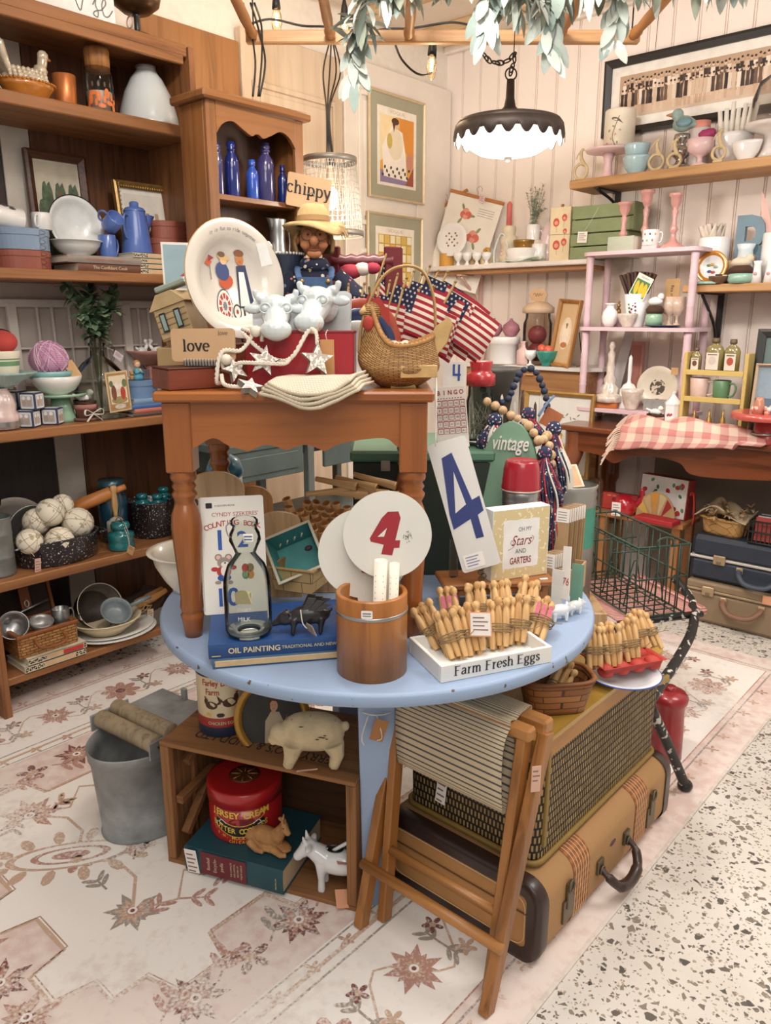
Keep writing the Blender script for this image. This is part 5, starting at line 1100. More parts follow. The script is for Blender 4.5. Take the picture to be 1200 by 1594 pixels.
for i in Rg(6):g.dec(P('9a9fb0',.7),[(R_*(.55+.02*i),R_*(.59-.055*i)),(R_*(.66+.02*i),R_*(.60-.055*i)),(R_*(.66+.02*i),R_*(.575-.055*i)),(R_*(.55+.02*i),R_*(.565-.055*i))])
g.v=[Ve((p.x,p.y-(.0012 if i>0 else 0),p.z)) for i,p in En(g.v)]
Pt('rim_lettering',g,t)
g.tu(blackm,qb([(-.05,.0,0),(-.05,.01,.0),(0,.09,.0)],3),.003,6);g.tu(blackm,[(-.045,-.02,.012),(-.05,-.018,0),(-.04,.02,.0),(-.02,.03,.14)],.003,6);g.tu(blackm,[(.045,-.02,.012),(.05,-.018,0),(.04,.02,.0),(.02,.03,.14)],.003,6)
So('plate_easel',g,'black wire easel behind the large cream plate','easel',UV(cpt.dot(CR),cpt.dot(CF)+.0,cpt.z-R_-.004),RC+yaw)
zz=cpt.z-R_-.008-ZT;g.bx(rbm,(0,0,zz/2),(.2,.09,max(zz,.01)),.002);So('wooden_box',g,'plain dark wooden box the plate easel stands on','box',UV(cpt.dot(CR),cpt.dot(CF)+.03,ZT),RC+yaw)
A=C(446,ZT,1.95);r=32*mm(A);J=zt(A,396)-ZT;nv=P('2c3446',.4,0,.12,12,coat=.2);t=Th('enamel_tub','navy enamel tub with white bands behind the ceramic cow heads','tub',A,RC)
g.la([nv,nv,nv,P('d5d3cc',.4),P('d5d3cc',.4),nv,nv,nv],[(0,0),(r*.8,0),(r*.85,J*.5),(r*.86,J*.56),(r*.9,J*.74),(r*.91,J*.78),(r,J*.98),(r*1.04,J),(r*.96,J)],40);g.la(nv,[(r*.8,.01),(r*.95,J*.98)],32)
for i in Rg(40):E=2*pi*i/40;g.sph(P('e2e0d8',.4),(r*1.04*cos(E),r*1.04*sin(E),J),.0035,6)
Pt('tub_body',g,t)
g.warp=cylwarp(r*.875);g.txt(P('3a3f4a',.5),'farm',.03,0,J*.6,-.002);g.dec(P('3a3f4a',.5),rect(-.012,.012,J*.66,J*.72),-.002);Pt('lettering',g,t)
def floral(base,cols,sc):
 key=('fl',base)
 if key in _mc:return _mc[key]
 m,nt,b=newmat('floral_'+base);IV(b,'Roughness',.9);tc=N(nt,'ShaderNodeTexCoord');v=N(nt,'ShaderNodeTexVoronoi');IV(v,'Scale',sc);LK(nt,tc.outputs['Object'],v.inputs[0])
 sp=N(nt,'ShaderNodeSeparateColor');LK(nt,v.outputs['Color'],sp.inputs[0]);n_=len(cols);r1=ramp(nt,[(i/n_,lin(c)) for i,c in En(cols)],'CONSTANT');LK(nt,sp.outputs[0],r1. inputs[0])
 l=N(nt,'ShaderNodeMath',operation='LESS_THAN');IV(l,1,.32);LK(nt,v.outputs['Distance'],l.inputs[0]);mx=N(nt,'ShaderNodeMix',data_type='RGBA');LK(nt,l.outputs[0],mx.inputs[0]);IV(mx,6,lin(base));LK(nt,r1. outputs[0],mx.inputs[7]);LK(nt,mx.outputs[2],b.inputs['Base Color']);_mc[key]=m;return m
flo=floral('23263a',['c9b48a','b5544a','e2d6c2','6f7f9a','23263a','d08a7a'],75);den=P('4a6488',.9,0,.2,60);straw=P('cfae78',.85,0,.15,40,.4);cly=P('b97a52',.6,0,.12,18)
A=C(493,ZT,1.93);hc=zt(A,373)-ZT;t=Th('scarecrow_doll','old man doll in straw hat, floral shirt and denim overalls behind the cow heads','doll',A,RC+.1)
bz=hc-.078;g.la(flo,[(0,0),(.07,.0),(.08,bz*.4),(.075,bz*.75),(.05,bz),(.02,bz+.03),(0,bz+.03)],24,(0,0,0),1,.7)
for sx in(-1,1):g.tu(flo,qb([(sx*.045,0,bz-.01),(sx*.085,-.005,bz-.05),(sx*.1,-.02,bz-.12),(sx*.06,-.055,bz-.16)],5),[.03]*5+[.036]*5+[.03]*5+[.024],12)
g.la(flo,[(.02,bz+.0),(.042,bz+.012),(.03,bz+.035),(.018,bz+.03)],14);Pt('shirt',g,t)
g.la(den,[(.072,0),(.083,bz*.4),(.082,bz*.62),(.079,bz*.62)],24,(0,0,0),1.01,.74);g.prism(den,[(-.045,bz*.55),(.045,bz*.55),(.04,bz-.010),(-.04,bz-.010)],.014,-.072)
for sx in(-1,1):g.tu(den,qb([(sx*.036,-.066,bz-.014),(sx*.04,-.045,bz+.006),(sx*.035,.0,bz+.012),(sx*.03,.05,bz-.03)],4),.008,6,sq=(.35,1));g.sph(gd,(sx*.03,-.074,bz-.02),.006,8)
Pt('overalls',g,t)
g.sph(cly,(0,0,hc),(.035,.034,.041),20,lambda p:Ve((p.x*(1-.12*max(0,-p.z)),p.y,p.z)));g.sph(cly,(0,-.042,hc-.006),(.011,.014,.012),10);g.sph(cly,(0,-.03,hc-.034),(.018,.012,.011),10)
for sx in(-1,1):g.sph(cly,(sx*.039,0,hc),(.007,.01,.013),8);g.sph(cly,(sx*.02,-.03,hc-.014),(.013,.01,.011),8);g.sph(ink,(sx*.014,-.037,hc+.008),.003,6)
g.tu(P('7d4a30',.6),qb([(-.014,-.0385,hc-.024),(0,-.042,hc-.028),(.014,-.0385,hc-.024)],4),.0015,5);Pt('head',g,t)
for sx in(-1,1):g.tu(P('5a4632',.3,.7),[(sx*.016+.0125*cos(q*pi/8),-.046,hc+.006+.0125*sin(q*pi/8)) for q in Rg(16)],.0015,5,True);g.tu(P('5a4632',.3,.7),[(sx*.028,-.046,hc+.008),(sx*.04,.0,hc+.008)],.0012,5)
g.tu(P('5a4632',.3,.7),[(-.004,-.047,hc+.008),(.004,-.047,hc+.008)],.0014,5);Pt('spectacles',g,t)
hr3=P('9a7a4c',.95,0,.3,60)
for i in Rg(34):
 E=-.35+i*.115;
 if .9<(E%(2*pi))<0:continue
 g.tu(hr3,qb([(.036*cos(E),.036*sin(E)+.004,hc+.02),(.046*cos(E),.046*sin(E)+.004,hc-.004),(.043*cos(E+.1),.043*sin(E+.1)+.004,hc-.03)],3),.004,5)
Pt('hair',g,t)
n=32;prof=[(.0,.052),(.025,.05),(.036,.035),(.04,.012),(.043,.008),(.06,.004),(.074,-.004),(.072,-.008),(.04,.002)]
vs=[];fs=[]
for i,(r_,z_) in En(prof):
 for j in Rg(n):
  E=2*pi*j/n;wv=(.012*sin(2*E+.6)+.006*sin(3*E)) if r_>.042 else 0;vs.append((r_*cos(E),r_*sin(E)*.95,hc+.028+z_+wv*(r_-.03)/.04))
for i in Rg(len(prof)-1):
 for j in Rg(n):k=(j+1)%n;fs.append([i*n+j,i*n+k,(i+1)*n+k,(i+1)*n+j])
g.add(vs,fs,straw,True);g.la(P('b08a5a',.8),[(.0405,hc+.03+.01),(.0385,hc+.03+.022)],24)
for i in Rg(20):E=-.6+i*.06;g.tu(straw,[(.07*cos(E),.07*sin(E),hc+.028),(.082*cos(E+.05),.08*sin(E),hc+.012+.008*sin(i*2))],.0012,4)
Pt('straw_hat',g,t)
bur=P('6f2328',.45,0,.12,14,coat=.2);c1=V(516,402,2.02);c2=V(612,412,2.02);t=Th('spindle_rack','burgundy wooden rack with a turned rod behind the doll','rack',(c1+c2)/2,RC);hw_=(c2-c1).length/2
for sx in(-1,1):g.at((sx*hw_,0,-.03),0,0,sx*.5);g.bx(bur,(0,0,0),(.05,.012,.13),.003);Pt('end_board',g,t)
g.at((0,0,0),0,pi/2);g.la(bur,[(0,-hw_),(.014,-hw_)]+[(.019 if i%2 else .014,-hw_+(2*hw_)*(i+.5)/11) for i in Rg(11)]+[(.014,hw_),(0,hw_)],16);Pt('turned_rod',g,t)
for sx in(-1,1):g.bx(bur,(sx*hw_,.0,-((c1. z+c2. z)/2-ZT)/2-.04),(.03,.03,(c1. z+c2. z)/2-ZT-.085),.003)
Pt('post',g,t)
cer=P('cdd4d3',.14,0,.02,8,coat=.7)
def cowhead(label,c,rz,s=1.0,rx=0,ry=0):
 t=Th('cow_plaque',label,'ornament',c,rz,'ceramic cow heads',rx,ry)
 g=G();g.prism(cer,rrect(.11*s,.10*s,.012*s,0,-.008*s),.010,.045*s);Pt('plaque',g,t)
 for sx in(-1,1):g.sph(ink,(sx*.046*s,.043*s,.03*s),.0025*s,6)
 g=G();g.sph(cer,(0,.02*s,.006*s),(.034*s,.04*s,.036*s),18);g.sph(cer,(0,-.012*s,.018*s),(.036*s,.034*s,.028*s),18);g.tu(cer,[(0,-.01*s,.008*s),(0,-.04*s,-.02*s),(0,-.055*s,-.034*s)],[.032*s,.026*s,.024*s],16);g.sph(cer,(0,-.058*s,-.036*s),(.035*s,.025*s,.024*s),16);g.sph(cer,(0,-.052*s,-.05*s),(.02*s,.018*s,.011*s),12)
 for sx in(-1,1):
  g.sph(cer,(sx*.05*s,.0,.016*s),(.022*s,.008*s,.012*s),12);g.tu(cer,qb([(sx*.024*s,0,.036*s),(sx*.042*s,-.004*s,.042*s),(sx*.046*s,-.006*s,.058*s)],4),[.011*s]*4+[.007*s]*4+[.002*s],10)
  g.sph(cer,(sx*.012*s,-.077*s,-.03*s),(.0055*s,.005*s,.0045*s),8)
 o=fuse(Pt('head',g,t),.0022*s,3)
 g=G()
 for sx in(-1,1):g.sph(cer,(sx*.023*s,-.038*s,.012*s),(.0085*s,.006*s,.0075*s),12);g.tu(cer,[(sx*.023*s+.012*s*cos(q*pi/7),-.041*s+.002*s*cos(q*pi/7)*sx,.012*s+.0105*s*sin(q*pi/7)) for q in Rg(14)],.0018*s,5,True)
 Pt('eye',g,t);return t
cowhead('white ceramic cow head on a plaque, left of the pair, beside the plate',V(430,492,1.70),RC+.12,.95,-.12)
cowhead('white ceramic cow head on a plaque, right of the pair, in front of the doll',V(497,480,1.74),RC-.3,1.0,-.1)
for U,v_,pyb,n_ in((425,1.75,512,'left'),(500,1.80,498,'right')):
 zz=V(U,pyb,v_).z;g.bx(white,(0,0,(zz-ZT)/2),(.07,.035,zz-ZT-.001),.003);So('display_block',g,'white block that carries the '+n_+' ceramic cow head','block',C(U,ZT,v_+.01),RC)
t=Pc((lambda o:o)(Th('hang_tag','peach paper tag hanging by the right ceramic cow head','tag',V(481,508,1.665),RC-.2)),(0,0,0),.042,.026,0,0,.2,salmon,3)
cpt=C(468,ZT,1.685);O=168*mm(cpt);J=zt(cpt,516)-ZT;redm=P('a5202a',.35,0,.08,8,coat=.3)
t=Th('red_box','bright red wooden box with an orange tag in front of the cow heads','box',cpt,RC-.07);g.bx(redm,(0,.02,J/2),(O,.05,J),.002);Pt('box_body',g,t);g.bx(P('7f1720',.5),(0,.02,J-.001),(O+.002,.052,.006),.001);Pt('lid',g,t)
Pc(t,(O*.26,-.009,J*.46),.03,J*.8,0,.04,0,P('d09a66',.8),0,[(O*.26,-.008,J*.84),(O*.25,-.012,J*.95),(O*.26,.0,J*1.03)])
def starp(r,n=5,f=.42,rot=0):return[(r*(1 if i%2==0 else f)*sin(pi*i/n+rot),r*(1 if i%2==0 else f)*cos(pi*i/n+rot)) for i in Rg(2*n)]
stw=P('8f8378',.8,0,.25,60);gltr=speck('b7aca0','f0ebe4',160,.5,.5,0);ropem=P('e0d6c4',.9,0,.1,60,.5)
B=UV(0,1.60,ZT);t=Th('star_garland','white rope garland strung with glittery wooden stars lying in front of the red box','garland',B,RC)
def lp(U,py_,v):p=V(U,py_,v)-B;return(p.dot(CR),p.dot(CF),p.z)
def lq(U,v,z):p=C(U,ZT+z,v)-B;return(p.dot(CR),p.dot(CF),p.z)
rp=[lq(342,1.63,.012),lq(337,1.62,.02),lp(345,548,1.63),lp(375,545,1.64),lp(392,520,1.65),lp(378,512,1.66),lp(405,511,1.665),lp(408,530,1.655)]
rp2=[lp(378,518,1.648),lp(400,540,1.645),lp(430,560,1.64),lp(455,555,1.635),lp(480,515,1.65),lp(492,518,1.645),lp(494,535,1.64)]
rp3=[lp(345,552,1.63),lp(350,575,1.63),lp(372,565,1.625),lp(400,565,1.62),lp(440,566,1.625),lp(450,560,1.63)]
rp4=[lq(345,1.615,.03),lq(350,1.6,.012),lq(375,1.595,.008),lq(398,1.60,.010)]
for q in(rp,rp2,rp3,rp4):
 for ph in(0,2.1,4.2):g.tu(ropem,[(c[0]+.0024*cos(i*.9+ph),c[1],c[2]+.0024*sin(i*.9+ph)) for i,c in En(qb(q,14))],.0026,5)
for q,rr_ in((lp(352,560,1.626),.012),(lp(398,516,1.65),.012)):g.sph(ropem,q,rr_,10)
Pt('rope',g,t)
for(U,py_,v,s_,rx_,rz_,ry_) in((411,562,1.635,25,-.2,.1,.2),(493,560,1.638,27,-.15,.35,.1),(389,603,1.578,21,-1.1,.2,.3),(365,575,1.632,22,-.5,.2,.9)):
 p=lp(U,py_,v);g.T=Tm(p,rx_,ry_,rz_);r_=s_*.00134;g.prism(gltr,starp(r_),.014,-.007,stw);Pt('star',g,t,kind=None)
A=C(495,ZT,1.585);t=Th('dishcloth_stack','stack of cream knitted dishcloths hanging over the front edge of the orange table','dishcloth',A,RC);kn=weave('ece2d0','e2d6c1','c4b59b',.007,.005,.0012,.95,.9)
for k in Rg(4):
 def f(u,v,k=k):
  Q=-.10+.2*u;
  y_=-.01-.0+.11*(1-v)-.03;dz=-.03*max(0,v-.62)/.38*(1-abs(u-.52)*1.6);tip=.022*(1-abs(u-.5)*2)*max(0,v-.5)*2
  return(Q+.012*k*(.5-u)+.03*(v-.5)*(-1),y_-tip,.004+.0072*k+.003*sin(u*9+k)*v+max(-.03,dz*1.2)+.016*max(0,u-.8)*3)
 g.surf(kn,f,24,14,True,.2,.12);Pt('dishcloth',g,t,solid=.006)
wkh=weave('c1975c','9d7340','6b4825',.016,.0042,.0009,.65,.9);A=C(622,ZT,1.70);s=mm(A)
t=Th('hen_basket','hen shaped wicker basket with arched handle on the orange table','basket',A,RC)
W2,D2,Hh=66*s,.078,92*s
def body(u,v):
 E=2*pi*u;z_=v;pr=sin(min(1,.25+v*.9)*pi*.5) if v<.6 else 1-.12*(v-.6);pr=(.42+.58*sin(pi*.5*min(1,v/.45))) if v<.45 else 1-.14*((v-.45)/.55)
 lift=(.66*max(0,-cos(E))**3+.16*max(0,cos(E))**2)*v**1.5
 return(W2*pr*cos(E)*(.92 if cos(E)>0 else 1)+W2*.20*v**2*max(0,-cos(E)),D2*pr*sin(E)*(1-.38*v*max(0,-cos(E))),Hh*(v*.68+lift))
g.surf(wkh,body,48,18,True,.42,.12);g.add([body(i/48,0) for i in Rg(48)],[list(Rg(48))],wkh);Pt('woven_body',g,t,solid=.004)
rim=[body(i/48,1.0) for i in Rg(48)];g.tu(P('a87a45',.7,0,.2,60),rim,.0055,6,True)
for i in Rg(48):p=Ve(rim[i]);g.tu(P('b98a52',.7),[p+Ve((0,0,-.006)),p+Ve((0,0,.007))],.004,4)
Pt('braided_rim',g,t)
hx,hz2=-W2*.98,Hh*1.02
g.sph(wkh,(-W2*.66,0,Hh*1.2),(.021,.017,.024),16);g.tu(P('c6a269',.7),[(-W2*.78,-.004,Hh*1.24),(-W2*.93,-.005,Hh*1.2)],[.012,.003],8);Pt('head',g,t)
cmb=P('a63a30',.85,0,.15,30);g.prism(cmb,[(-W2*.80,Hh*1.32),(-W2*.74,Hh*1.5),(-W2*.6,Hh*1.43),(-W2*.48,Hh*1.47),(-W2*.34,Hh*1.3),(-W2*.24,Hh*1.28),(-W2*.24,Hh*.98),(-W2*.5,Hh*1.22)],.008,-.004);Pt('comb',g,t)
g.sph(cmb,(-W2*.72,-.024,Hh*1.03),(.013,.007,.016),12);Pt('wattle',g,t)
ln_=P('d8cdb6',.9,0,.06,30);g.sph(ln_,(0,0,Hh*.55),(W2*.62,D2*.66,.022),18,lambda p:Ve((p.x,p.y,p.z+.3*sin(p.x*7)*sin(p.y*6))));g.prism(P('c9a96c',.9),[(-.02,0),(.035,.0),(.02,.026),(.0,.02),(-.012,.034)],.01,-D2*.5);g.T=Tm((W2*.1,0,Hh*.62));Pt('lining_cloth',g,t)
hw2_=P('b08a55',.6,0,.18,50)
g.tu(hw2_,qb([(-W2*.95,0,Hh*.55),(-W2*.85,0,Hh*1.1),(-W2*.45,0,Hh*1.72),(-.0,0,Hh*1.93),(W2*.5,0,Hh*1.86),(W2*.78,0,Hh*1.4),(W2*.83,0,Hh*.6)],8),.0065,8,sq=(.5,1.5));Pt('handle',g,t)
tl=P('c3a068',.6,0,.16,40)
for i in Rg(4):g.at((W2*.62,-.02+.012*i,Hh*.45),0,.42+.03*i);g.prism(tl,[(-.012,0),(.012,-.0),(.024,.05),(.018,.09),(.004,.098),(-.012,.07)],.004)
Pt('tail',g,t)
g.at((W2*.42,-D2*.86,Hh*.28),0,0,.25);g.bx(tl,(0,0,0),(.08,.006,.026),.003);Pt('wing',g,t)
g.tu(string,qb([(W2*.8,-.012,Hh*.75),(W2*.84,-.02,Hh*.2),(W2*.82,-.075,-.01),(W2*.81,-.08,-.12)],4),.0014,5);Pt('tag_string',g,t)
for k_,(c,U,py_,r_,v,n_) in En((('a84a34',562,516,62,1.86,'rust red plate standing at the back behind the hen basket'),('2d3a5e',560,522,55,1.845,'navy rimmed plate standing in front of the rust red plate'),('d9d7d0',557,528,46,1.83,'plain white plate standing in front of the navy plate'))):
 p=C(U,ZT,v);R0=r_*mm(p)*.98;g=G(Matrix.Rotation(pi/2,4,'X'));g.la(P(c,.25,0,.06,12,coat=.4),platep(R0,.003,.012),44);So('plate',g,n_,'plate',p+UZ*(R0+.001),RC+.15,'standing plates',rx=-.08)
fr,fw_,fn=P('961a2b',.85,0,.08,20),P('d9c9b6',.85,0,.06,20),P('20284a',.85,0,.06,20);stk=P('8a6d3c',.6,0,.15,40)
A=C(640,ZT,1.95);t=Th('tin_pail','pale tin pail behind the hen basket holding the little flags','pail',A,RC);g.la(P('c9c3b6',.4,.4,.1,12),[(0,0),(.04,0),(.052,.12),(.05,.12),(.038,.006),(0,.006)],28);Pt('pail_body',g,t);handle(g,steel,.05,.05,.1,.02,.003);Pt('handle',g,t)
def flagproto():
 t=Th('hand_flag','small stars and stripes flag on a wooden stick','flag',(0,0,0));g=G();g.tu(stk,[(0,0,-.19),(0,0,.02)],.0028,7);g.sph(stk,(0,0,.021),(.0036,.0036,.005),8);Pt('stick',g,t)
 g=G();fwid,fh=.138,.096
 def P3(u,v):return Ve((fwid*u,.010*sin(u*5)*u+.004*sin(v*4+u*3),-fh*v-.012*u*u))
 nu,nv=10,13;vs=[P3(i/nu,j/nv) for j in Rg(nv+1) for i in Rg(nu+1)];fs=[];ms=[]
 for j in Rg(nv):
  for i in Rg(nu):
   E=j*(nu+1)+i;fs.append([E,E+nu+1,E+nu+2,E+1]);ms.append(fn if(i<4 and j<7) else(fr if j%2==0 else fw_))
 g.add(vs,fs,ms,True)
 for r_ in Rg(5):
  for c_ in Rg(5 if r_%2==0 else 4):
   u=.4*(c_+(.5 if r_%2==0 else 1))/5;v=7/13*(r_+.5)/5;p=P3(u,v)
   for sg in(-1,1):g.add([(p.x+.0033*(1 if i_%2==0 else .55)*cos(i_*pi/5),p.y+sg*.0007,p.z+.0033*(1 if i_%2==0 else .55)*sin(i_*pi/5)) for i_ in Rg(10)],[list(Rg(10))[::-sg]],fw_)
 Pt('flag_cloth',g,t);return t
pf=flagproto();rn=random.Random(21);fl=[]
tips=[(702,452),(690,436),(676,434),(664,428),(652,440),(640,436),(628,446),(615,442),(604,452),(590,446),(694,462),(683,456),(671,460),(660,452),(648,462),(636,456),(624,462),(612,456),(600,464),(588,458),(576,462),(564,456),(552,464),(541,458)]
for k,(U,py_) in En(tips):
 o=pf if k==0 else dup(pf);d_=1.86+.011*((k*7)%16);c=V(U,py_,d_)
 ang=(.34+.003*(U-640)+rn.uniform(-.06,.06)) if U>585 else rn.uniform(-.1,.25)
 o.matrix_world=Matrix.Translation(c)@Matrix.Rotation(RC+rn.uniform(-.3,.25),4,'Z')@Matrix.Rotation(ang,4,'Y')@Matrix.Rotation(rn.uniform(-.1,.1),4,'X')
 o['label']='small stars and stripes flag on a stick in the bunch behind the hen basket' if U>585 else 'small stars and stripes flag on a stick between the doll and the bunch'
 o['group']='stars and stripes flags in the bunch' if U>585 else 'stars and stripes flags beside the doll'
o=dup(pf);o.matrix_world=Matrix.Translation(V(598,405,2.0))@Matrix.Rotation(RC+.9,4,'Z')@Matrix.Rotation(.5,4,'Y');o['label']='single stars and stripes flag raised above the rest beside the burgundy rack';del o['group']
g.sph(P('b0384a',.8,0,.1,30),(0,0,0),(.03,.02,.018),14);g.sph(P('e6dccb',.8),(.03,0,.006),(.022,.018,.016),12);g.sph(P('b0384a',.8),(.055,.0,.008),(.02,.016,.014),12)
So('fabric_bundle',g,'crumpled red and cream striped fabric beside the doll shoulder','cloth',V(545,423,1.97),RC)
# round blue table
def frame3(bl,br,tl):
 Q=(br-bl);O=Q.length;Q=Q/O;z_=tl-bl;z_=z_-Q*z_.dot(Q);h_=z_.length;z_=z_/h_;y_=z_.cross(Q)
 M=Matrix(((Q.x,y_.x,z_.x,bl.x),(Q.y,y_.y,z_.y,bl.y),(Q.z,y_.z,z_.z,bl.z),(0,0,0,1)));return M,O,h_
bl_m=P('99adca',.5,0,.05,5,.05);bl_e=speck('90a4c0','5d4a3c',55,.66,.5,0)
tb=UV(-.02,1.875,0);rt_=Th('round_table','pale blue painted round table in the middle of the rug','table',tb,RC)
R_=.542;g.la([bl_m,bl_m,bl_m,bl_e,bl_e,bl_m,bl_m],[(0,.72),(R_-.02,.72),(R_-.004,.722),(R_,.727),(R_,.744),(R_-.004,.75),(R_-.012,.75),(0,.75)],96);Pt('tabletop',g,rt_)
for k in Rg(3):
 E=radians((-90,30,115)[k]);g.at((.21*cos(E),.21*sin(E),0),0,0,E+pi/2)
 n0,n1=.047,.036
 g.add([(sx*O,sy*d_,z_) for z_,O,d_ in((0,n1,.026),(.70,n0,.034),(.72,n0,.034)) for sx,sy in((-1,-1),(1,-1),(1,1),(-1,1))],[[4*i+j,4*i+(j+1)%4,4*i+4+(j+1)%4,4*i+4+j] for i in Rg(2) for j in Rg(4)]+[[3,2,1,0],[8,9,10,11]],bl_m)
 o=Pt('leg',g,rt_,bev=.004)
 g.at((.21*cos(E),.21*sin(E),0),0,0,E+pi/2)
 for sx in(-1,1):g.prism(bl_m,[(sx*.038,.72),(sx*.22,.72),(sx*.215,.69),(sx*.12,.66),(sx*.06,.60),(sx*.036,.53)],.024,-.012)
 Pt('bracket',g,rt_)
fq=(0,-.21-.036,0);lt=Tm((0,-.245,0));g.T=lt
g.tu(string,[(.046*cos(q*pi/8)-.0,.034+.045*sin(q*pi/8),.55) for q in Rg(16)],.0016,5,True);g.tu(string,qb([(-.02,-.012,.55),(-.035,-.02,.5),(-.03,-.016,.475)],4),.0014,5);g.tu(string,qb([(0.0,-.013,.55),(.012,-.02,.5),(0,-.02,.49)],4),.0014,5);Pt('string',g,rt_)
Pc(rt_,(.005,-.263,.515),.032,.055,.1,0,.3,P('b07a4a',.8,0,.1),0,label='brown paper tag')
ZT2=.7505
def Tp(U,py_,z=ZT2):return H(U,py_,z)
A=C(304,ZT2,1.93);r=62*mm(A);t=So('enamel_basin',G().la([P('e5dfcf',.3,0,.06,12,coat=.5)]*9,bowlp(r,.105,.55,.004,.012),44),'deep cream enamel wash basin behind the orange table front leg','basin',A)
b0,b1=Tp(331,1043),Tp(527,1027);d_=b1-b0;ang=atan2(d_.y,d_.x);bw_=.285
teal_c=P('35607f',.55,0,.12,10);navy_c=P('244f8c',.5,0,.10,10)
def onb(f,dep,z):return b0+d_.normalized()*bw_*f+Ve((-sin(ang),cos(ang),0))*dep+UZ*(z-ZT2)
t=flatbook('thin blue book with tan page edges, lower of the pair under the milk bottle',bw_,.20,.021,teal_c,onb(.5,.105,ZT2),ang,pages=P('c9ab82',.9,0,.08,40))
g.bx(P('c9ab82',.9,0,.1,60),(0,-.1005,.0105),(bw_-.01,.006,.013),.001);Pt('page_edge',g,t)
zb_=ZT2+.0215;t=flatbook('large blue book on oil painting lying flat under the milk bottle',bw_*1.0,.215,.031,navy_c,onb(.48,.112,zb_),ang-.01,spine=P('1f4478',.5,0,.1,10))
g.txt(P('d9c89a',.5),'OIL PAINTING',.0165,-.05,.016,-.1115,sx=1.0,bold=.02);g.txt(P('c9bb90',.5),'TRADITIONAL AND NEW',.0098,.062,.0165,-.1115,bold=.01);g.dec(P('c9bb90',.5),rect(-.136,-.118,.006,.008),-.1115);Pt('title',g,t)
zk=zb_+.0315
c1,c2,c3=Tp(318,958,zk),Tp(424,950,zk),None
dv=c1. dot(CF);tl=V(297,775,dv+.055);M,O,h_=frame3(c1,c1+(c2-c1).normalized()*.142,tl)
t=Th('counting_book','white counting picture book standing open-backed against the bread boards','book');t['label']="white children's counting book leaning on the bread boards behind the milk bottle";t.matrix_world=M
h_=.262
cvm=P('e9e4da',.35,0,.04,8,coat=.2);g.prism(cvm,rrect(O,h_,.006,O/2,h_/2),.002,0);g.prism(cvm,rrect(O,h_,.006,O/2,h_/2),.002,.012);g.bx(cvm,(.002,.006,h_/2),(.004,.012,h_-.008),.001);Pt('cover',g,t)
g.bx(paper,(O/2,.007,h_/2),(O-.006,.009,h_-.006),0);Pt('page_block',g,t)
rd=P('b2453c',.6);bu=P('2b57a8',.6);y_=-.0006
g.dec(ink,rrect(.014,.012,.002,.022,.243),y_);g.txt(ink,'A GOLDEN BOOK',.0055,.034,.242,y_,'LEFT')
g.txt(rd,"CYNDY SZEKERES'",.0125,O*.55,.222,y_)
word='COUNTING BOOK'
for i,ch_ in En(word):E=radians(109-i*38/12);g.txt(rd,ch_,.0165,O*.5+.175*cos(E),.026+.175*sin(E)+.002,y_-.0001,bold=.012)
for tx,xx,zz,s_ in(('1',.042,.158,.062),('2',.092,.158,.05),('10',.052,.03,.056)):g.txt(bu,tx,s_,xx,zz+.005,y_,bold=.02)
mx,mz=.048,.095
for c,poly,l in(('8f8379',ell(mx-.011,mz+.032,.008),1),('8f8379',ell(mx+.011,mz+.031,.008),1),('e3b7a8',ell(mx-.011,mz+.032,.005),2),('e3b7a8',ell(mx+.011,mz+.031,.005),2),('9a8e84',ell(mx,mz+.02,.014,.012),3),('efe6da',ell(mx+.003,mz+.016,.009,.006),4),('26221f',ell(mx+.003,mz+.019,.002),5),('b53a32',ell(mx,mz,.016,.013),2.5),('efe6da',ell(mx,mz+.001,.007,.011),3.5),('2b57a8',ell(mx,mz-.014,.015,.008),2.7),('b53a32',ell(mx-.02,mz+.006,.008,.005),2.2),('b53a32',ell(mx+.02,mz+.008,.008,.005),2.2),('9a8e84',ell(mx-.014,mz-.024,.007,.004),2),('9a8e84',ell(mx+.012,mz-.025,.007,.004),2)):g.dec(P(c,.7),poly,y_-l*.0001)
for i in Rg(4):g.dec(P(['b53a32','8a7a52','5f8a5a','c98a4a'][i],.7,0,.2,60),ell(.095+.011*(i%2),.1-.015*(i//2),.008,.010),y_)
Pt('cover_print',g,t)
brd=W('c9a67c','a37f55','z',.8,.5);
def bread(label,U,pyt,wpx,v,z0,lean,rz,round_=1.0,m=brd,hole=False):
 p=C(U,z0,v);O=wpx*mm(V(U,pyt+30,v));h_=zt(p,pyt)-z0;g=G()
 pl=[(-O/2,0),(O/2,0)]+arc(0,h_-O*.42*round_,O/2,0,180,18,O*.42*round_);g.prism(m,pl,.014);
 if hole:g.dec(P('6a4a2a',.8),ell(-O*.34,h_-O*.52,.009,.011),-.0005)
 return So('bread_board',g,label,'bread board',p,RC+rz,'wooden bread boards',rx=-lean)
bread('large round topped pale wood bread board behind the counting book',343,735,92,1.885,ZT2,.02,.15,.8,W('cfae84','a5835c','z',.5,.5),True)
bread('darker wood bread board peeking out right of the counting book',400,757,60,1.925,ZT2,.0,.1,1,W('b5824f','936239','z',.7,.5))
bread('small rounded bread board between counting book and teal berry box',437,798,68,1.86,ZT2,.02,.05,.6)
A=C(358,ZT2,2.06);r=28*mm(A);J=zt(A,706)-ZT2;t=Th('enamel_canister','tall grey canister with teal enamel lid behind the bread boards','canister',A,RC);ten=P('2c7795',.3,0,.1,12,coat=.5)
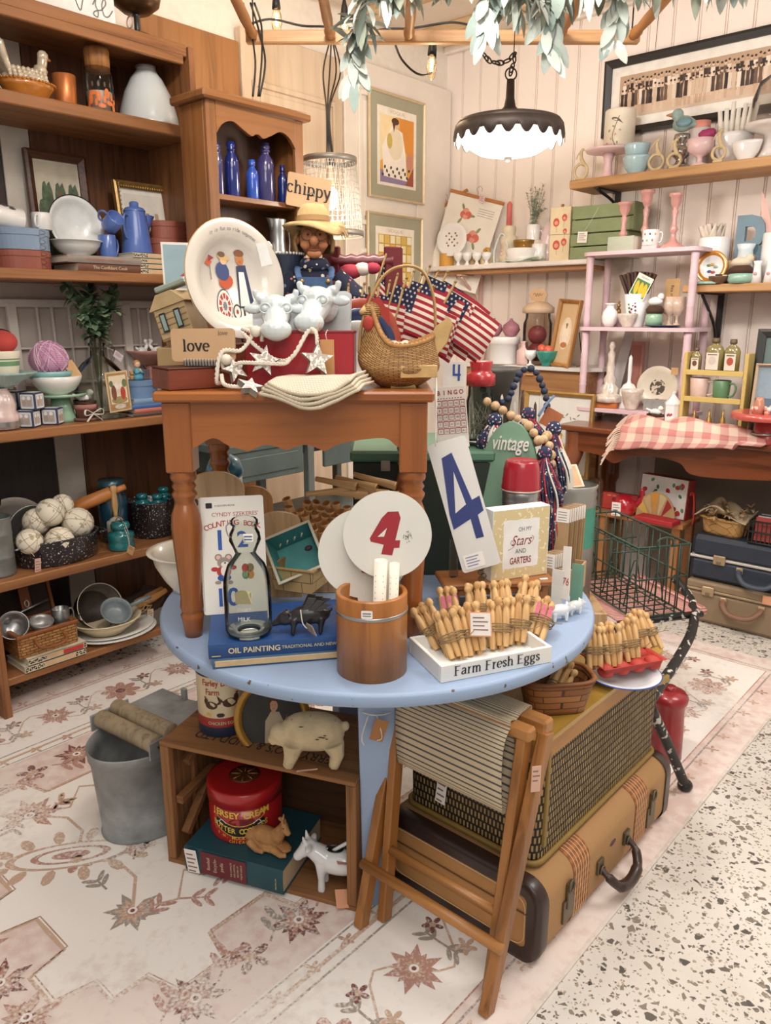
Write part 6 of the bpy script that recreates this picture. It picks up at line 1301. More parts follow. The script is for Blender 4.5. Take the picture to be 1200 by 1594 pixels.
g.la(P('9aa3a4',.4,.3,.1,12),[(0,0),(r*.92,0),(r*.92,J*.86),(0,J*.86)],32);Pt('body',g,t);g.la(ten,[(r*.93,J*.82),(r,J*.83),(r,J*.87),(r*.93,J*.9),(r*.75,J*.96),(r*.3,J),(0,J)],32);Pt('lid',g,t)
A=Tp(388,985,zk);r=37*mm(A)*.98;J=zt(A,807)-zk;t=Th('milk_bottle','clear embossed glass milk bottle with bulbous cream top on the blue books','bottle',A,RC);mg=glass('f4f6f2',.97,.02,.98)
out_=[(0,.003),(r*.9,.002),(r,.012),(r*1.0,J*.42),(r*.97,J*.5),(r*.78,J*.61),(r*.5,J*.68),(r*.42,J*.71),(r*.52,J*.76),(r*.66,J*.82),(r*.62,J*.88),(r*.5,J*.925),(r*.49,J*.945),(r*.57,J*.955),(r*.57,J*.985),(r*.5,J)]
g.la(mg,out_,40);g.la(P('8f9a98',.15,0,.1,10,coat=.8),[(r*.5,.006),(r*.88,.006),(r*.9,.012),(r*.5,.01)],36);Pt('glass_body',g,t)
em=P('cfc39a',.3);g.warp=cylwarp(r*1.002)
g.dec(em,[(-.016,J*.33),(.016,J*.33),(.019,J*.42),(.008,J*.45),(-.008,J*.45),(-.019,J*.42)]);g.txt(P('d8d8cf',.3),'MILK',.012,0,J*.2,0);g.txt(P('d8d8cf',.3),'DAIRY',.010,0,J*.28,0,shear=.3);Pt('embossing',g,t)
g.T=Tm((.012,-r*.6,J*.87),-.1);g.bx(tagm,(0,0,0),(.020,.001,.016),.0004);g.dec(P('5b6a8a',.7),rect(-.008,.008,.001,.004),-.0008);g.dec(P('5b6a8a',.7),rect(-.008,.008,-.005,-.002),-.0008);Pt('price_sticker',g,t)
g.tu(P('b9bcb8',.3,.7),qb([(-r*.55,0,J*.97),(-r*.75,0,J*.93),(-r*.7,0,J*.86),(-r*.6,0,J*.84)],5),.0014,5);Pt('wire_loop',g,t)
spl=weave('c3a573','a98a58','5f4a2e',.05,.028,.001,.8,.3)
def berry(label,c,rz,m,inner,O=.105,h_=.062,rx=0,ry=0,grp='berry baskets',col=None):
 t=Th('berry_basket',label,'berry basket',c,rz,grp,rx,ry);g=G();E,b__=O*.42,O*.5
 vs=[(sx*E,sy*E,0) for sx,sy in((-1,-1),(1,-1),(1,1),(-1,1))]+[(sx*b__,sy*b__,h_) for sx,sy in((-1,-1),(1,-1),(1,1),(-1,1))]
 vi=[(Q*.94,y_*.94,z_+.002) for Q,y_,z_ in vs];g.add(vs,[[3,2,1,0]]+[[i,(i+1)%4,4+(i+1)%4,4+i] for i in Rg(4)],m);g.add(vi,[[0,1,2,3]]+[[4+i,4+(i+1)%4,(i+1)%4,i] for i in Rg(4)],inner);Pt('basket_body',g,t)
 g=G();g.tu(col or P('b5945f',.8,0,.1,40),[vs[4],vs[5],vs[6],vs[7]],.004,4,True,sq=(.7,1.6));Pt('rim',g,t);return t
A=C(470,zk,1.80);berry('tan splint berry basket standing on the books under the teal lined one',A,RC-.35,spl,P('a5854f',.9,0,.1,40),.115,.06)
q=[V(413,839,1.80),V(437,908,1.735),V(503,880,1.75),V(482,815,1.82)];cc=(q[0]+q[1]+q[2]+q[3])/4
Mx,O,h_=frame3(q[1],q[2],q[0]);t=berry('cardboard berry box with teal lining tipped to face the front',cc,0,P('b3a792',.9,0,.15,20),P('4d9695',.6,0,.22,14),.118,.075,col=P('c9bfa8',.9,0,.1,30))
zl=(q[0]-q[1]).cross(q[2]-q[1]).normalized();zl=-zl if zl.dot(CF)>0 else zl;xl=(q[2]-q[1]).normalized();yl=zl.cross(xl)
t.matrix_world=Matrix(((xl.x,yl.x,zl.x,0),(xl.y,yl.y,zl.y,0),(xl.z,yl.z,zl.z,0),(0,0,0,1)));t.matrix_world.translation=cc-zl*.07
for i in Rg(4):g.tu(P('d9d4c4',.6),[(-.035+.02*i,.045,.02+.004*i),(-.028+.02*i,.05,.03+.004*i)],.0022,5)
g.sph(P('5a3f4a',.7),(.03,.02,.006),(.01,.007,.004),8);Pt('staples',g,t)
blackp=P('232022',.35,0,.12,20,coat=.2)
A=Tp(478,985,zk);s=.062;t=Th('pig_figure','black metal pig figure with wings standing on the blue book beside the canister','figurine',A,RC+.12)
g.sph(blackp,(.006,0,s*.66),(s*.72,s*.3,s*.34),18);g.sph(blackp,(-s*.72,0,s*.56),(s*.3,s*.23,s*.25),14);g.tu(blackp,[(-s*.85,0,s*.5),(-s*1.12,0,s*.38)],[s*.16,s*.1],12);g.sph(blackp,(-s*1.14,0,s*.37),(s*.04,s*.11,s*.1),10)
for Q in(-s*.42,s*.5):
 for y_ in(-1,1):g.tu(blackp,[(Q,y_*s*.16,s*.6),(Q-.002,y_*s*.18,s*.25),(Q-.004,y_*s*.18,0)],[s*.16,s*.09,s*.075],10)
for y_ in(-1,1):g.sph(blackp,(-s*.66,y_*s*.17,s*.76),(s*.10,s*.05,s*.12),8)
g.tu(blackp,qb([(s*.7,0,s*.75),(s*.85,0,s*.85),(s*.82,.008,s*.7)],4),.003,6)
fuse(Pt('body',g,t),.003,3)
for y_ in(-1,1):
 for i in Rg(3):g.prism(P('3a3839',.3,.2,.1,20,coat=.4),[(-.01+.012*i,s*.85),(.006+.012*i,s*.85),(.02+.016*i,s*1.28-.006*i),(.004+.016*i,s*1.32-.006*i)],.003,y_*(.012+.002*i))
Pt('wing',g,t);g.tu(string,qb([(-s*.2,-s*.28,s*.95),(-s*.14,-s*.36,s*.5),(s*.0,-s*.3,s*.28)],5),.0013,5);Pt('string',g,t);Pc(t,(s*.1,-s*.36,s*.3),.024,.05,0,1.2,1.2,P('bda58f'),2)
bo=W('d8ae78','b5854f','z',1.2,.6);boi=P('9a6434',.9)
g0=UV(-.14,1.955,ZT2);t=Th('bobbin_crate','plain wooden tray holding the heap of bobbins','tray',g0,RC);g=G()
for sx,sy,E,b__ in((0,-.06,.23,.006),(0,.06,.23,.006),(-.112,0,.006,.12),(.112,0,.006,.12)):g.bx(brd,(sx,sy,.05),(E,b__,.1),.001)
g.bx(brd,(0,0,.004),(.22,.11,.008),0);Pt('tray_body',g,t)
def bobproto():
 t=Th('wooden_bobbin','hollow wooden bobbin','bobbin');g=G();g.la([bo]*5+[boi]*3,[(0,0),(.007,0),(.0085,.06),(.0105,.085),(.0112,.11),(.0115,.115),(.0085,.115),(.0078,.095),(0,.08)],14);Pt('spool',g,t);return t
pb_=bobproto();rn=random.Random(4);first=True
bobs=[(449,790),(459,800),(450,806),(467,795),(475,803),(481,792),(490,800),(499,792),(462,812),(473,815),(484,812),(495,810),(506,803),(514,796),(522,803),(530,797),(505,815),(516,813),(524,818),(488,823),(500,826),(511,826),(463,824),(475,826),(446,777),(492,782),(508,784),(478,782),(536,806),(523,784),(540,790)]
for U,py_ in bobs:
 dd_=1.91+.0018*(826-py_)+.012*rn.random();p=V(U,py_,dd_);o=pb_ if first else dup(pb_);first=False
 Mr=Matrix.Rotation(RC,4,'Z')@Matrix.Rotation(rn.uniform(.12,.5),4,'X')@Matrix.Rotation(rn.uniform(-.3,.3),4,'Y');o.matrix_world=Matrix.Translation(p-(Mr@Ve((0,0,.113))))@Mr
 o['label']='hollow wooden bobbin standing in the packed heap behind the white paddles';o['group']='standing wooden bobbins'
for U,py_,E,el in((512,766,1.5,.1),(540,768,1.62,.0),(573,765,1.66,-.05),(556,752,1.75,.1),(585,748,1.8,.05),(588,772,1.55,.1),(525,752,1.7,.25)):
 o=dup(pb_);p=V(U,py_,1.93+.0006*(770-py_));Mr=Matrix.Rotation(RC+rn.uniform(-.25,.25),4,'Z')@Matrix.Rotation(E,4,'Y')@Matrix.Rotation(el,4,'X');o.matrix_world=Matrix.Translation(p)@Mr@Matrix.Translation((0,0,-.06))
 o['label']='hollow wooden bobbin lying across the top of the heap behind the white paddles';o['group']='bobbins lying on top of the heap'
bam=W('a86a30','8a5022','z',.9,.4,.1,coat=.25);A=Tp(579,1040);r=56*mm(A)*.97;J=zt(A-CF*.0,919)-ZT2
t=Th('bamboo_canister','round bamboo canister with a metal band holding white paddles at the table front','canister',A,RC)
g.la(bam,[(0,.0),(r,0),(r*1.0,J*.985),(r*.985,J),(r*.88,J),(r*.87,J*.98),(r*.87,.012),(0,.012)],48);Pt('body',g,t)
g.la(steel,[(r*1.003,J*.765),(r*1.02,J*.77),(r*1.02,J*.80),(r*1.003,J*.805)],48);Pt('metal_band',g,t)
g.warp=cylwarp(r*1.004);g.dec(tagm,rrect(.022,.017,.003,-.008,J*.86),-.001);g.dec(P('6d6a70',.7),rect(-.016,.0,J*.868,J*.88),-.0016);g.dec(P('6d6a70',.7),rect(-.016,.0,J*.84,J*.85),-.0016);Pt('price_sticker',g,t)
pw_=P('dcd9cf',.5,0,.05,7);red4=P('9c2630',.55,0,.06,20)
four=[(.36,1.0),(.62,1.02),(.68,.86),(.58,.30),(.70,.31),(.69,.12),(.56,.11),(.52,-.08),(.25,-.06),(.30,.18),(-.02,.24),(-.05,.32),(.22,.84)]
hole=[(.36,.60),(.30,.38),(.14,.37)]
def paddle(label,U,py_,rpx,v,tilt,draw,nick=True,yaw=0):
 c=V(U,py_,v);R0=rpx*mm(c);base=Ve(A)+UZ*.02
 t=Th('number_paddle',label,'paddle',c,RC+yaw,'white round paddles',rx=-.10,ry=tilt);g=G()
 L_=(c.z-ZT2-.03);hw_=.021;a0=math.degrees(math.asin(hw_/R0));pl=[(R0*sin(radians(180-a0-(360-2*a0)*i/60)),R0*cos(radians(180-a0-(360-2*a0)*i/60))) for i in Rg(61)]+[(-hw_*.9,-L_),(hw_*.9,-L_)]
 g.prism(pw_,pl,.007,0,P('b9ab8f',.7,0,.1,20));Pt('board',g,t)
 if draw:
  g=G();s_=R0*.92;q_=lambda p:((p[0]-.38)*s_,(p[1]-.42)*s_)
  P4=[q_(p) for p in four];i0=9
  outer=P4[:12]+[P4[12]]
  g.dec(red4,outer,-.0006);g.dec(pw_,[q_(p) for p in hole],-.0010)
  for k in Rg(26):E=k*.7;g.dec(P('8d8578',.8),ell(R0*(.46+.12*cos(E)*((k*3)%5)/5),R0*(-.02+.16*sin(E*1.3)*((k*7)%5)/5),.0012+.0008*(k%3),.0009,6,k),-.0008)
  Pt('painted_number',g,t)
 else:
  g=G();g.dec(red4,[(-.005,-.01),(.02,-.018),(.02,-.048),(-.008,-.038)],-.0006);Pt('painted_number',g,t)
 return t
paddle('white round paddle with red number, half hidden behind the other',566,862,71,1.50,-.09,False)
paddle('white round paddle with a red number four in the bamboo canister',603,833,69,1.475,.05,True)
for U,v,n_,O,yt in((588,1.44,'wider rolled music paper standing in the bamboo canister',20,872),(609,1.445,'narrower rolled music paper standing in the bamboo canister',15,877)):
 p=C(U,ZT2+.02,v);rr=O/2*mm(p);hh_=zt(p,yt)-p.z;g.la(paper,[(rr*.98,0),(rr,hh_),(rr*.85,hh_),(rr*.85,0)],20);g.warp=cylwarp(rr*1.01)
 for i in Rg(9):g.dec(P('6d675f',.8),rect(-rr*.8,rr*(.5 if i%3 else .8),hh_*(.42+.055*i),hh_*(.42+.055*i)+.0022),-.0002)
 So('paper_roll',g,n_,'paper roll',p,RC,'rolled papers',ry=.03)
rz0=.826;f0,f1,k0=Tp(691,912,rz0),Tp(867,904,rz0),Tp(673,880,rz0);d_=f1-f0;E=atan2(d_.y,d_.x);wr=d_.length;dr=.115
nR=Ve((-sin(E),cos(E),0));cR=(f0+f1)/2+nR*dr/2;rw2=W('9a6236','754523','x',.8,.4,.1,coat=.2);t=Th('wooden_riser','low wooden display riser on the blue table carrying the stars sign','riser',Ve((cR.x,cR.y,ZT2)),E)
hR=rz0-ZT2;g.bx(rw2,(0,0,hR-.007),(wr,dr,.014),.003);Pt('top',g,t)
for sx in(-1,1):
 for sy in(-1,1):g.bx(rw2,(sx*(wr/2-.03),sy*(dr/2-.016),(hR-.014)/2),(.022,.02,hR-.014),.002);Pt('leg',g,t)
g.bx(rw2,(0,-dr/2+.012,hR-.022),(wr-.06,.012,.016),.002);Pt('apron',g,t)
Pc(t,(wr*.4,-dr/2+.016,hR+.0008),.02,.008,.1,pi/2,0,None,0)
def onr(f,dep):return f0+d_.normalized()*wr*f+nR*dep+UZ*.0004
p0,p1=H(764,906,rz0+.0005),H(851,893,rz0+.0005);d2=p1-p0;a2=atan2(d2. y,d2. x);O=d2. length;hS=zt(p0,796)-rz0;nS=Ve((-sin(a2),cos(a2),0))
t=Th('block_sign','square block sign reading Oh my stars and garters on the wooden riser','sign',(p0+p1)/2+nS*.02,a2);wsd=P('e9e9e6',.5,0,.03);dts=speck('d9c595','efe4c6',95,.6,.7,0);g.bx(wsd,(0,0,hS/2),(O,.04,hS),.001);Pt('block',g,t)
g.dec(dts,rect(-O/2+.002,O/2-.002,.002,hS-.002),-.0206)
sc=[];cw_,ch_=O*.62,hS*.68
for i in Rg(4):
 ex=[(1,1),(-1,1),(-1,-1),(1,-1)][i];nx_=[(1,1),(-1,1),(-1,-1),(1,-1)][(i+1)%4]
 for k in Rg(6):u=k/6;sc.append(((ex[0]+(nx_[0]-ex[0])*u)*cw_/2*(1+(.03 if k%2 else 0)),hS*.5+(ex[1]+(nx_[1]-ex[1])*u)*ch_/2*(1+(.03 if k%2 else 0))))
g.dec(P('efece6',.7),sc,-.0209);Pt('printed_face',g,t)
gy_=P('4a5560',.6);rr_=P('8f2b30',.6);y_=-.0212
g.txt(gy_,'OH MY',.0155,.010,hS*.70,y_,sx=.75);g.txt(rr_,'Stars',.036,0,hS*.54,y_,shear=.35,sx=.8);g.txt(gy_,'AND',.0165,0,hS*.39,y_,sx=.85);g.txt(rr_,'GARTERS',.0235,0,hS*.255,y_,sx=.62,bold=.02)
stroke(g,rr_,qb([(-.036,hS*.42),(-.020,hS*.47),(-.026,hS*.56),(-.03,hS*.5)],5),.0011,y_);stroke(g,rr_,qb([(.03,hS*.50),(.036,hS*.56),(.03,hS*.60)],5),.0011,y_);Pt('lettering',g,t)
vT=1.735;bl_,br_2,tl_=V(721,893,vT),V(757,884,vT),V(664,694,vT+.05);M,O,h_=frame3(bl_,bl_+(br_2-bl_).normalized()*.1,tl_);tr_=V(722,673,vT+.05);O=62*mm(tr_)
zv=(tl_-bl_).normalized();xv=(tr_-tl_);xv=(xv-zv*xv.dot(zv)).normalized();h_=(tl_-bl_).length;M,_,_=frame3(bl_,bl_+xv*O,bl_+zv*h_)
t=Th('number_card','tall white card with a big blue four leaning on the riser beside the stars sign','card');t.matrix_world=M
g.prism(P('dcdad4',.45,0,.04,8),rrect(O,h_,.008,O/2,h_/2),.0015);Pt('card',g,t)
nb=P('2e3a74',.5,0,.08,20);X_=lambda E,b__:(O*E,h_*b__)
out4=[X_(.28,.88),X_(.55,.90),X_(.72,.52),X_(.93,.535),X_(.93,.42),X_(.76,.40),X_(.76,.23),X_(.56,.23),X_(.56,.385),X_(.08,.34),X_(.08,.46)]
g.dec(P('8d93b5',.6),[(p[0]+(.0008 if p[0]>O*.5 else-.0008),p[1]) for p in out4],-.0004);g.dec(nb,out4,-.0007);g.dec(P('dcdad4',.45,0,.04,8),[X_(.47,.76),X_(.55,.50),X_(.23,.455)],-.001)
g.dec(tagm,rect(O*.10,O*.62,h_*.02,h_*.13),-.0012)
for i in Rg(4):g.dec(P('6f7fae',.7),rect(O*.16,O*(.5-.06*(i%2)),h_*(.105-.022*i),h_*(.112-.022*i)),-.0015)
Pt('printed_number',g,t)
g.bx(glass('eeeeee',.9),(0,0,.05),(.02,.012,.1),.002);So('card_holder',g,'clear plastic holder behind the tall number card on the riser','holder',onr(.13,.06),E+.2)
for i in Rg(4):g.sph(glass('f2f2f0',.85),(.004*sin(i*2),.004*cos(i*2),.008+.009*i),(.008,.008,.007),10)
So('crystal_drop',g,'small clear crystal knob at the foot of the tall number card','ornament',onr(.34,.012),E)
# egg crate full of clothespin bundles
q0,q1=Tp(686,1064),Tp(858,1031);d_=q1-q0;E=atan2(d_.y,d_.x);we=d_.length;nE=Ve((-sin(E),cos(E),0));ql=Tp(640,1010);de=.155;he=.036
wpt=P('e3e1db',.6,0,.05,12);t=Th('egg_crate','white wooden box reading Farm Fresh Eggs full of clothespin bundles','box',(q0+q1)/2+nE*de/2,E)
g.bx(wpt,(0,-de/2+.004,he/2),(we,.008,he),.001);Pt('front_panel',g,t);g.bx(wpt,(0,de/2-.004,he/2),(we,.008,he),.001);Pt('back_panel',g,t)
for sx in(-1,1):g.bx(wpt,(sx*(we/2-.004),0,he/2),(.008,de-.016,he),.001);Pt('side_panel',g,t)
g.bx(wpt,(0,0,.003),(we-.016,de-.016,.006),0);Pt('bottom',g,t)
serif(g,P('2c2624',.7),'Farm Fresh Eggs',.0135,0,.0115,-de/2-.0006,th=.24,tn=.1,sp=.02);Pt('lettering',g,t)
pn=W('d2ab74','b08550','z',1.5,.55,.1);pn2=W('c79c64','a1733f','z',1.5,.55,.1)
def pinmesh(m,nm):
 g=G();g.la(m,[(0,.105),(.005,.1035),(.0082,.098),(.0085,.093),(.006,.0875),(.0046,.085),(.0062,.08),(.0075,.07),(.0078,.062)],12)
 for sy in(-1,1):
  vs=[];n=7
  for z_,r_ in((.062,.0078),(.04,.0076),(.012,.0070),(0,.0056)):
   for i in Rg(n):E=pi*i/(n-1);vs.append((r_*cos(E),sy*(.0012+(r_-.0008)*sin(E)),z_))
  fs=[[j*n+i,j*n+i+1,(j+1)*n+i+1,(j+1)*n+i] for j in Rg(3) for i in Rg(n-1)]+[[j*n,(j+1)*n,(j+1)*n+n-1,j*n+n-1] for j in Rg(3)]+[[3*n+i for i in Rg(n)],list(Rg(n))]
  g.add(vs,fs,m)
 return g.mesh(nm)
PM=[pinmesh(pn,'clothespin'),pinmesh(pn2,'clothespin')]
twm=P('8f7a58',.9,0,.2,60);pinkm=P('c9677f',.7,0,.3,60)
def bundle(label,foot,head,n=8,roll=0,tie=.038,grp=None,pink=False,flat=.9):
 d=(head-foot).normalized();Q=CR-d*CR.dot(d);Q.normalize();y_=d.cross(Q)
 t=Th('clothespin_bundle',label,'clothespins');
 if grp:t['group']=grp
 t.matrix_world=Matrix(((Q.x,y_.x,d.x,foot.x),(Q.y,y_.y,d.y,foot.y),(Q.z,y_.z,d.z,foot.z),(0,0,0,1)))
 rn2=random.Random(hash(label)%999 if False else len(label)*7+n);sp=.0162
 spots=[(-sp,-sp*.5),(0,-sp*.6),(sp,-sp*.5),(-sp*.55,sp*.45),(sp*.5,sp*.45),(0,sp*1.3),(-sp*1.25,sp*.7),(sp*1.3,sp*.7)][:n]
 for i,(E,b__) in En(spots):
  o=bpy.data.objects.new('clothespin',PM[i%2]);COL.objects.link(o);o.parent=t
  o.matrix_local=Tm((E*.85,b__*flat,rn2. uniform(-.006,.008)),rn2. uniform(-.06,.06),E*2.2+rn2. uniform(-.04,.04),rn2. uniform(-.7,.7))
 g=G();rx_,ry_=sp*1.75,sp*1.45*flat
 for k in Rg(4):g.tu(twm,[((rx_+.001*k)*cos(2*pi*i/16),(ry_+.001*k)*sin(2*pi*i/16),tie+.0035*k+.003*sin(2*pi*i/16+k)) for i in Rg(16)],.0014,5,True)
 g.tu(twm,qb([(rx_*.3,-ry_*1.1,tie),(rx_*.9,-ry_*1.8,tie-.006),(rx_*1.6,-ry_*1.5,tie+.004)],4),.0011,4);Pt('twine',g,t)
 if pink:
  g=G();
  for E in(-1,0,1):g.warp=None;g.T=Tm((E*sp*.85,-sp*.55*flat-.0075,.065),0,E*.035);g.dec(pinkm,rrect(.009,.036,.003))
  Pt('printed_paper_wrap',g,t,'pink printed paper wrapped on the pins')
 return t
zf=ZT2+.009
def bun(label,fp,hp,z=zf,back=.05,**k):
 f=H(fp[0],fp[1],z);h=V(hp[0],hp[1],f.dot(CF)+back);d=(h-f).normalized();return bundle(label,f+d*.0,f+d*.1,**k)
GE='clothespin bundles in the egg box'
for fp,hp,n_,k_ in(((690,1008),(652,938),'tied clothespin bundle leaning out at the left corner of the egg box',{}),((714,1024),(690,952),'second clothespin bundle from the left along the front of the egg box',{}),((742,1018),(728,945),'clothespin bundle in front, left of the price card in the egg box',{}),((776,1010),(776,938),'clothespin bundle directly right of the price card in the egg box',{}),((803,1003),(808,932),'clothespin bundle at the front right of the middle in the egg box',{}),((832,995),(846,950),'clothespin bundle with pink paper wraps at the right end of the egg box',dict(n=6,pink=True)),((706,985),(700,945),'small pink wrapped clothespin bundle at the back left of the egg box',dict(n=5,pink=True)),((745,978),(742,938),'clothespin bundle at the back of the egg box behind the price card',{}),((785,970),(782,936),'clothespin bundle at the middle of the back row in the egg box',{}),((818,965),(822,936),'clothespin bundle at the right of the back row in the egg box',{})):bun(n_,fp,hp,grp=GE,back=.05 if fp[1]>990 else .035,**k_)
t=Th('price_card','white and orange price card propped among the egg box clothespins','card',V(748,972,1.485),RC-.35,rx=-.2,ry=-.12);Pc(t,(0,0,0),.042,.046,0,0,0,tagm,4,name='card_face');g.bx(salmon,(0,.0006,0),(.047,.001,.051),.0003);Pt('border',g,t)
# far right of the table: cards, pigs
seedp=[P(c,.8,0,.08,30) for c in('b08f66','e6e1d6','9a7c55','d9d2c2')]
gs=UV(.30,1.97,ZT2);t=Th('card_box','low open wooden box packed with paper packets','box',C(874,ZT2,1.93),RC-.5);g=G()
for sx,sy,E,b__ in((0,-.045,.10,.004),(0,.045,.10,.004),(-.048,0,.004,.09),(.048,0,.004,.09)):g.bx(brd,(sx,sy,.035),(E,b__,.07),.001)
Pt('box_body',g,t)
k=0
for row,(pxa,pya,n,vv) in En(((850,862,6,1.86),(868,792,8,1.92))):
 for i in Rg(n):
  p=C(pxa+3.6*i,ZT2+.004,vv+.011*i);hh_=zt(p,pya-1.0*i)-p.z;O=.036
  g.bx(seedp[(i*2)%4 if i<n-1 else 0],(0,0,hh_/2),(O,.0022,hh_),.0005);g.bx(tagm,(0,-.0004,hh_-.02),(O*.96,.0026,.036),.0003)
  if i%3==0:
   for q_ in Rg(4):g.dec(P('8d8578',.8),rect(-O*.35,O*.3,hh_-.012-.007*q_,hh_-.010-.007*q_),-.0019)
  So('paper_packet',g,('brown paper packet with white header in the '+('front' if row==0 else 'back')+' row of packets beside the stars sign'),'packet',p,RC-.55,('front' if row==0 else 'back')+' row of paper packets',rx=-.05)
pgw=P('e2e4e4',.25,0,.03,12,coat=.5)
def pig(label,A,rz,s):
 t=Th('pig_figure',label,'figurine',A,rz,'white china pigs');g=G();g.sph(pgw,(0,0,s*.62),(s*.62,s*.34,s*.36),16);g.sph(pgw,(s*.55,0,s*.75),(s*.28,s*.24,s*.25),14);g.tu(pgw,[(s*.7,0,s*.72),(s*.95,0,s*.68)],[s*.15,s*.11],10)
 for Q in(-.35,.35):
  for y_ in(-1,1):g.tu(pgw,[(s*Q,y_*s*.18,s*.5),(s*Q,y_*s*.2,0)],[s*.14,s*.09],8)
 for y_ in(-1,1):g.sph(pgw,(s*.5,y_*s*.16,s*1.0),(s*.09,s*.05,s*.12),8)
 g.tu(pgw,[(-s*.6,0,s*.75),(-s*.75,0,s*.85)],[s*.04,s*.03],6);fuse(Pt('body',g,t),.0022,2);return t
pig('white china pig card holder in front with the number seventy six card',Tp(870,966),RC+.25,.042);pig('white china pig behind, standing nearer the table edge',Tp(893,956),RC+.45,.036)
bl_=V(873,932,1.735);M,O,h_=frame3(bl_,V(888,935,1.70),V(880,853,1.76));O=.032;h_=82*mm(bl_)
t=Th('number_card','white card with red seventy six held by the white china pig','card');t.matrix_world=M;g.bx(P('e6e4de',.5),(O/2,0,h_/2),(O,.0015,h_),.0004);Pt('card',g,t);g.txt(P('b2353a',.6),'76',.026,O*.5,h_*.33,-.0012,shear=.2);Pt('printed_number',g,t)
for k_,(dx,c,n_) in En(((.028,'6f9a84','mint green card standing just behind the seventy six card'),(-.03,'e0ded8','plain white card standing left of the seventy six card'))):
 g.bx(P(c,.6),(0,0,h_*.45),(.03,.0015,h_*.85),.0004);p=C(880,ZT2+.003,1.775);So('index_card',g,n_,'card',p+CR*dx+CF*(.012 if k_==0 else-.03),RC-.5-.2*k_)
 # green chest at the back of the round table and what stands on it
zg=1.10;gm_=P('2f3a30',.55,0,.12,8);gmr=P('5f8a70',.5,0,.1,8);c0=UV(.10,2.20,ZT2);t=Th('green_chest','dark green painted chest with mint edged top behind the white paddles','chest',c0,RC)
hG=zg-ZT2;g.bx(gm_,(0,0,(hG-.03)/2),(.375,.33,hG-.03),.004);Pt('body',g,t);g.bx(gmr,(0,0,hG-.015),(.39,.345,.03),.008);Pt('lid',g,t)
for sx in(-1,1):g.bx(steel,(sx*.1,-.168,hG-.04),(.025,.004,.03),.001);Pt('hasp',g,t)
zg+=.0005
cb_=C(697,zg,2.065);v_=cb_.dot(CF);bl_=V(681,686,v_-.01);br_2=V(729,682,v_-.01);tl_=V(686,603,v_+.012);M,O,h_=frame3(bl_,br_2,tl_);h_=max(h_,.12)
t=Th('bingo_card','white bingo card with red squares leaning at the front of the green chest','card');M2=M.copy();drop=bl_.z-zg-.001;M2. translation=bl_-Ve(M.col[2][:3])*drop;t.matrix_world=M2;H_=h_+drop;O=49*mm(bl_)
g.bx(P('e8e2d6',.6),(O/2,.0008,H_/2),(O,.0015,H_),.0003);Pt('card',g,t)
br_d=P('a02c35',.6)
for i,ch_ in En('BINGO'):g.txt(br_d,ch_,.0165,O*(.14+.18*i),H_-.016,-.0004,bold=.025,sx=.9)
for i in Rg(9):g.dec(ink,rect(O*(.1+.09*i),O*(.14+.09*i),H_-.0315,H_-.0295),-.0004)
nums=[[4,27,33,46,74],[8,20,32,60,72],[12,19,37,48,66],[7,22,41,53,70],[3,16,44,57,61]]
for r_ in Rg(5):
 for c_ in Rg(5):Q,z_=O*(.13+.185*c_),H_-.0435-.0185*r_;g.dec(br_d,rrect(.0145,.0165,.0015,Q,z_),-.0003);g.dec(P('e8e2d6',.6),rrect(.0120,.013,.001,Q,z_-.0008),-.0006);g.txt(ink,str(nums[r_][c_]),.0085,Q,z_-.001,-.0009)
Pt('printed_grid',g,t)
bl_=V(689,604,2.095);M,O,h_=frame3(bl_,V(723,605,2.095),V(691,562,2.11));O=35*mm(bl_);drop=bl_.z-zg-.001;M.translation=bl_-Ve(M.col[2][:3])*drop;H_=h_+drop
t=Th('number_card','white card with a small blue four standing behind the bingo card','card');t.matrix_world=M;g.bx(P('e6e2d8',.6),(O/2,.0008,H_/2),(O,.0015,H_),.0003);Pt('card',g,t)
b4=P('2f55a0',.6);z_=H_-.030;Q=O*.6;g.dec(b4,rect(Q-.011,Q-.005,z_-.004,z_+.022),-.0004);g.dec(b4,rect(Q+.003,Q+.009,z_-.022,z_+.022),-.0004);g.dec(b4,rect(Q-.011,Q+.011,z_-.009,z_-.003),-.0005);Pt('printed_number',g,t)
A=C(752,zg,2.16);r=40*mm(A);So('plate',G().la(P('dfe3e4',.25,0,.04,coat=.4),platep(r,.003,.012),36),'white plate under the red lidded glass jar on the green chest','plate',A)
A=A+UZ*.0045-CR*.012;r=21*mm(A);J=zt(A,562)-A.z;t=Th('glass_jar','clear ribbed glass jar with tall red plastic lid on the green chest','jar',A,RC);jr=glass('dfe3df',.86,.04,.85)
g.la(jr,[(0,.003),(r,.003),(r*1.02,J*.5),(r*.9,J*.58),(r*.88,J*.7)],28,flute=.02,nf=14);
for i in Rg(26):g.tu(P('cfcabd',.4,.3,.1),[(r*.7*cos(i*2.3),r*.7*sin(i*2.3),.01+.01*(i%5)),(r*.75*cos(i*1.7+1),r*.75*sin(i*1.7+1),J*.45*((i*7)%9)/9+.03)],.0016,4)
Pt('jar_body',g,t);rl=P('b02a30',.3,0,.06,coat=.4);g.la(rl,[(r*.95,J*.7),(r*1.05,J*.71),(r*1.05,J*.84),(r*.8,J*.86),(r*.74,J*.9),(r*.84,J*.99),(r*.8,J),(0,J)],32);Pt('lid',g,t)
A=C(770,zg,2.30);r=40*mm(A);hp_=zt(A,572)-zg;t=Th('tin_pail','dark grey tin pail with white handle behind the navy beads','pail',A,RC);g.la(P('5a5650',.5,.3,.2,12),[(0,0),(r*.75,0),(r*.98,hp_-.01),(r*1.02,hp_),(r*.95,hp_),(r*.7,.01),(0,.01)],32);Pt('pail_body',g,t)
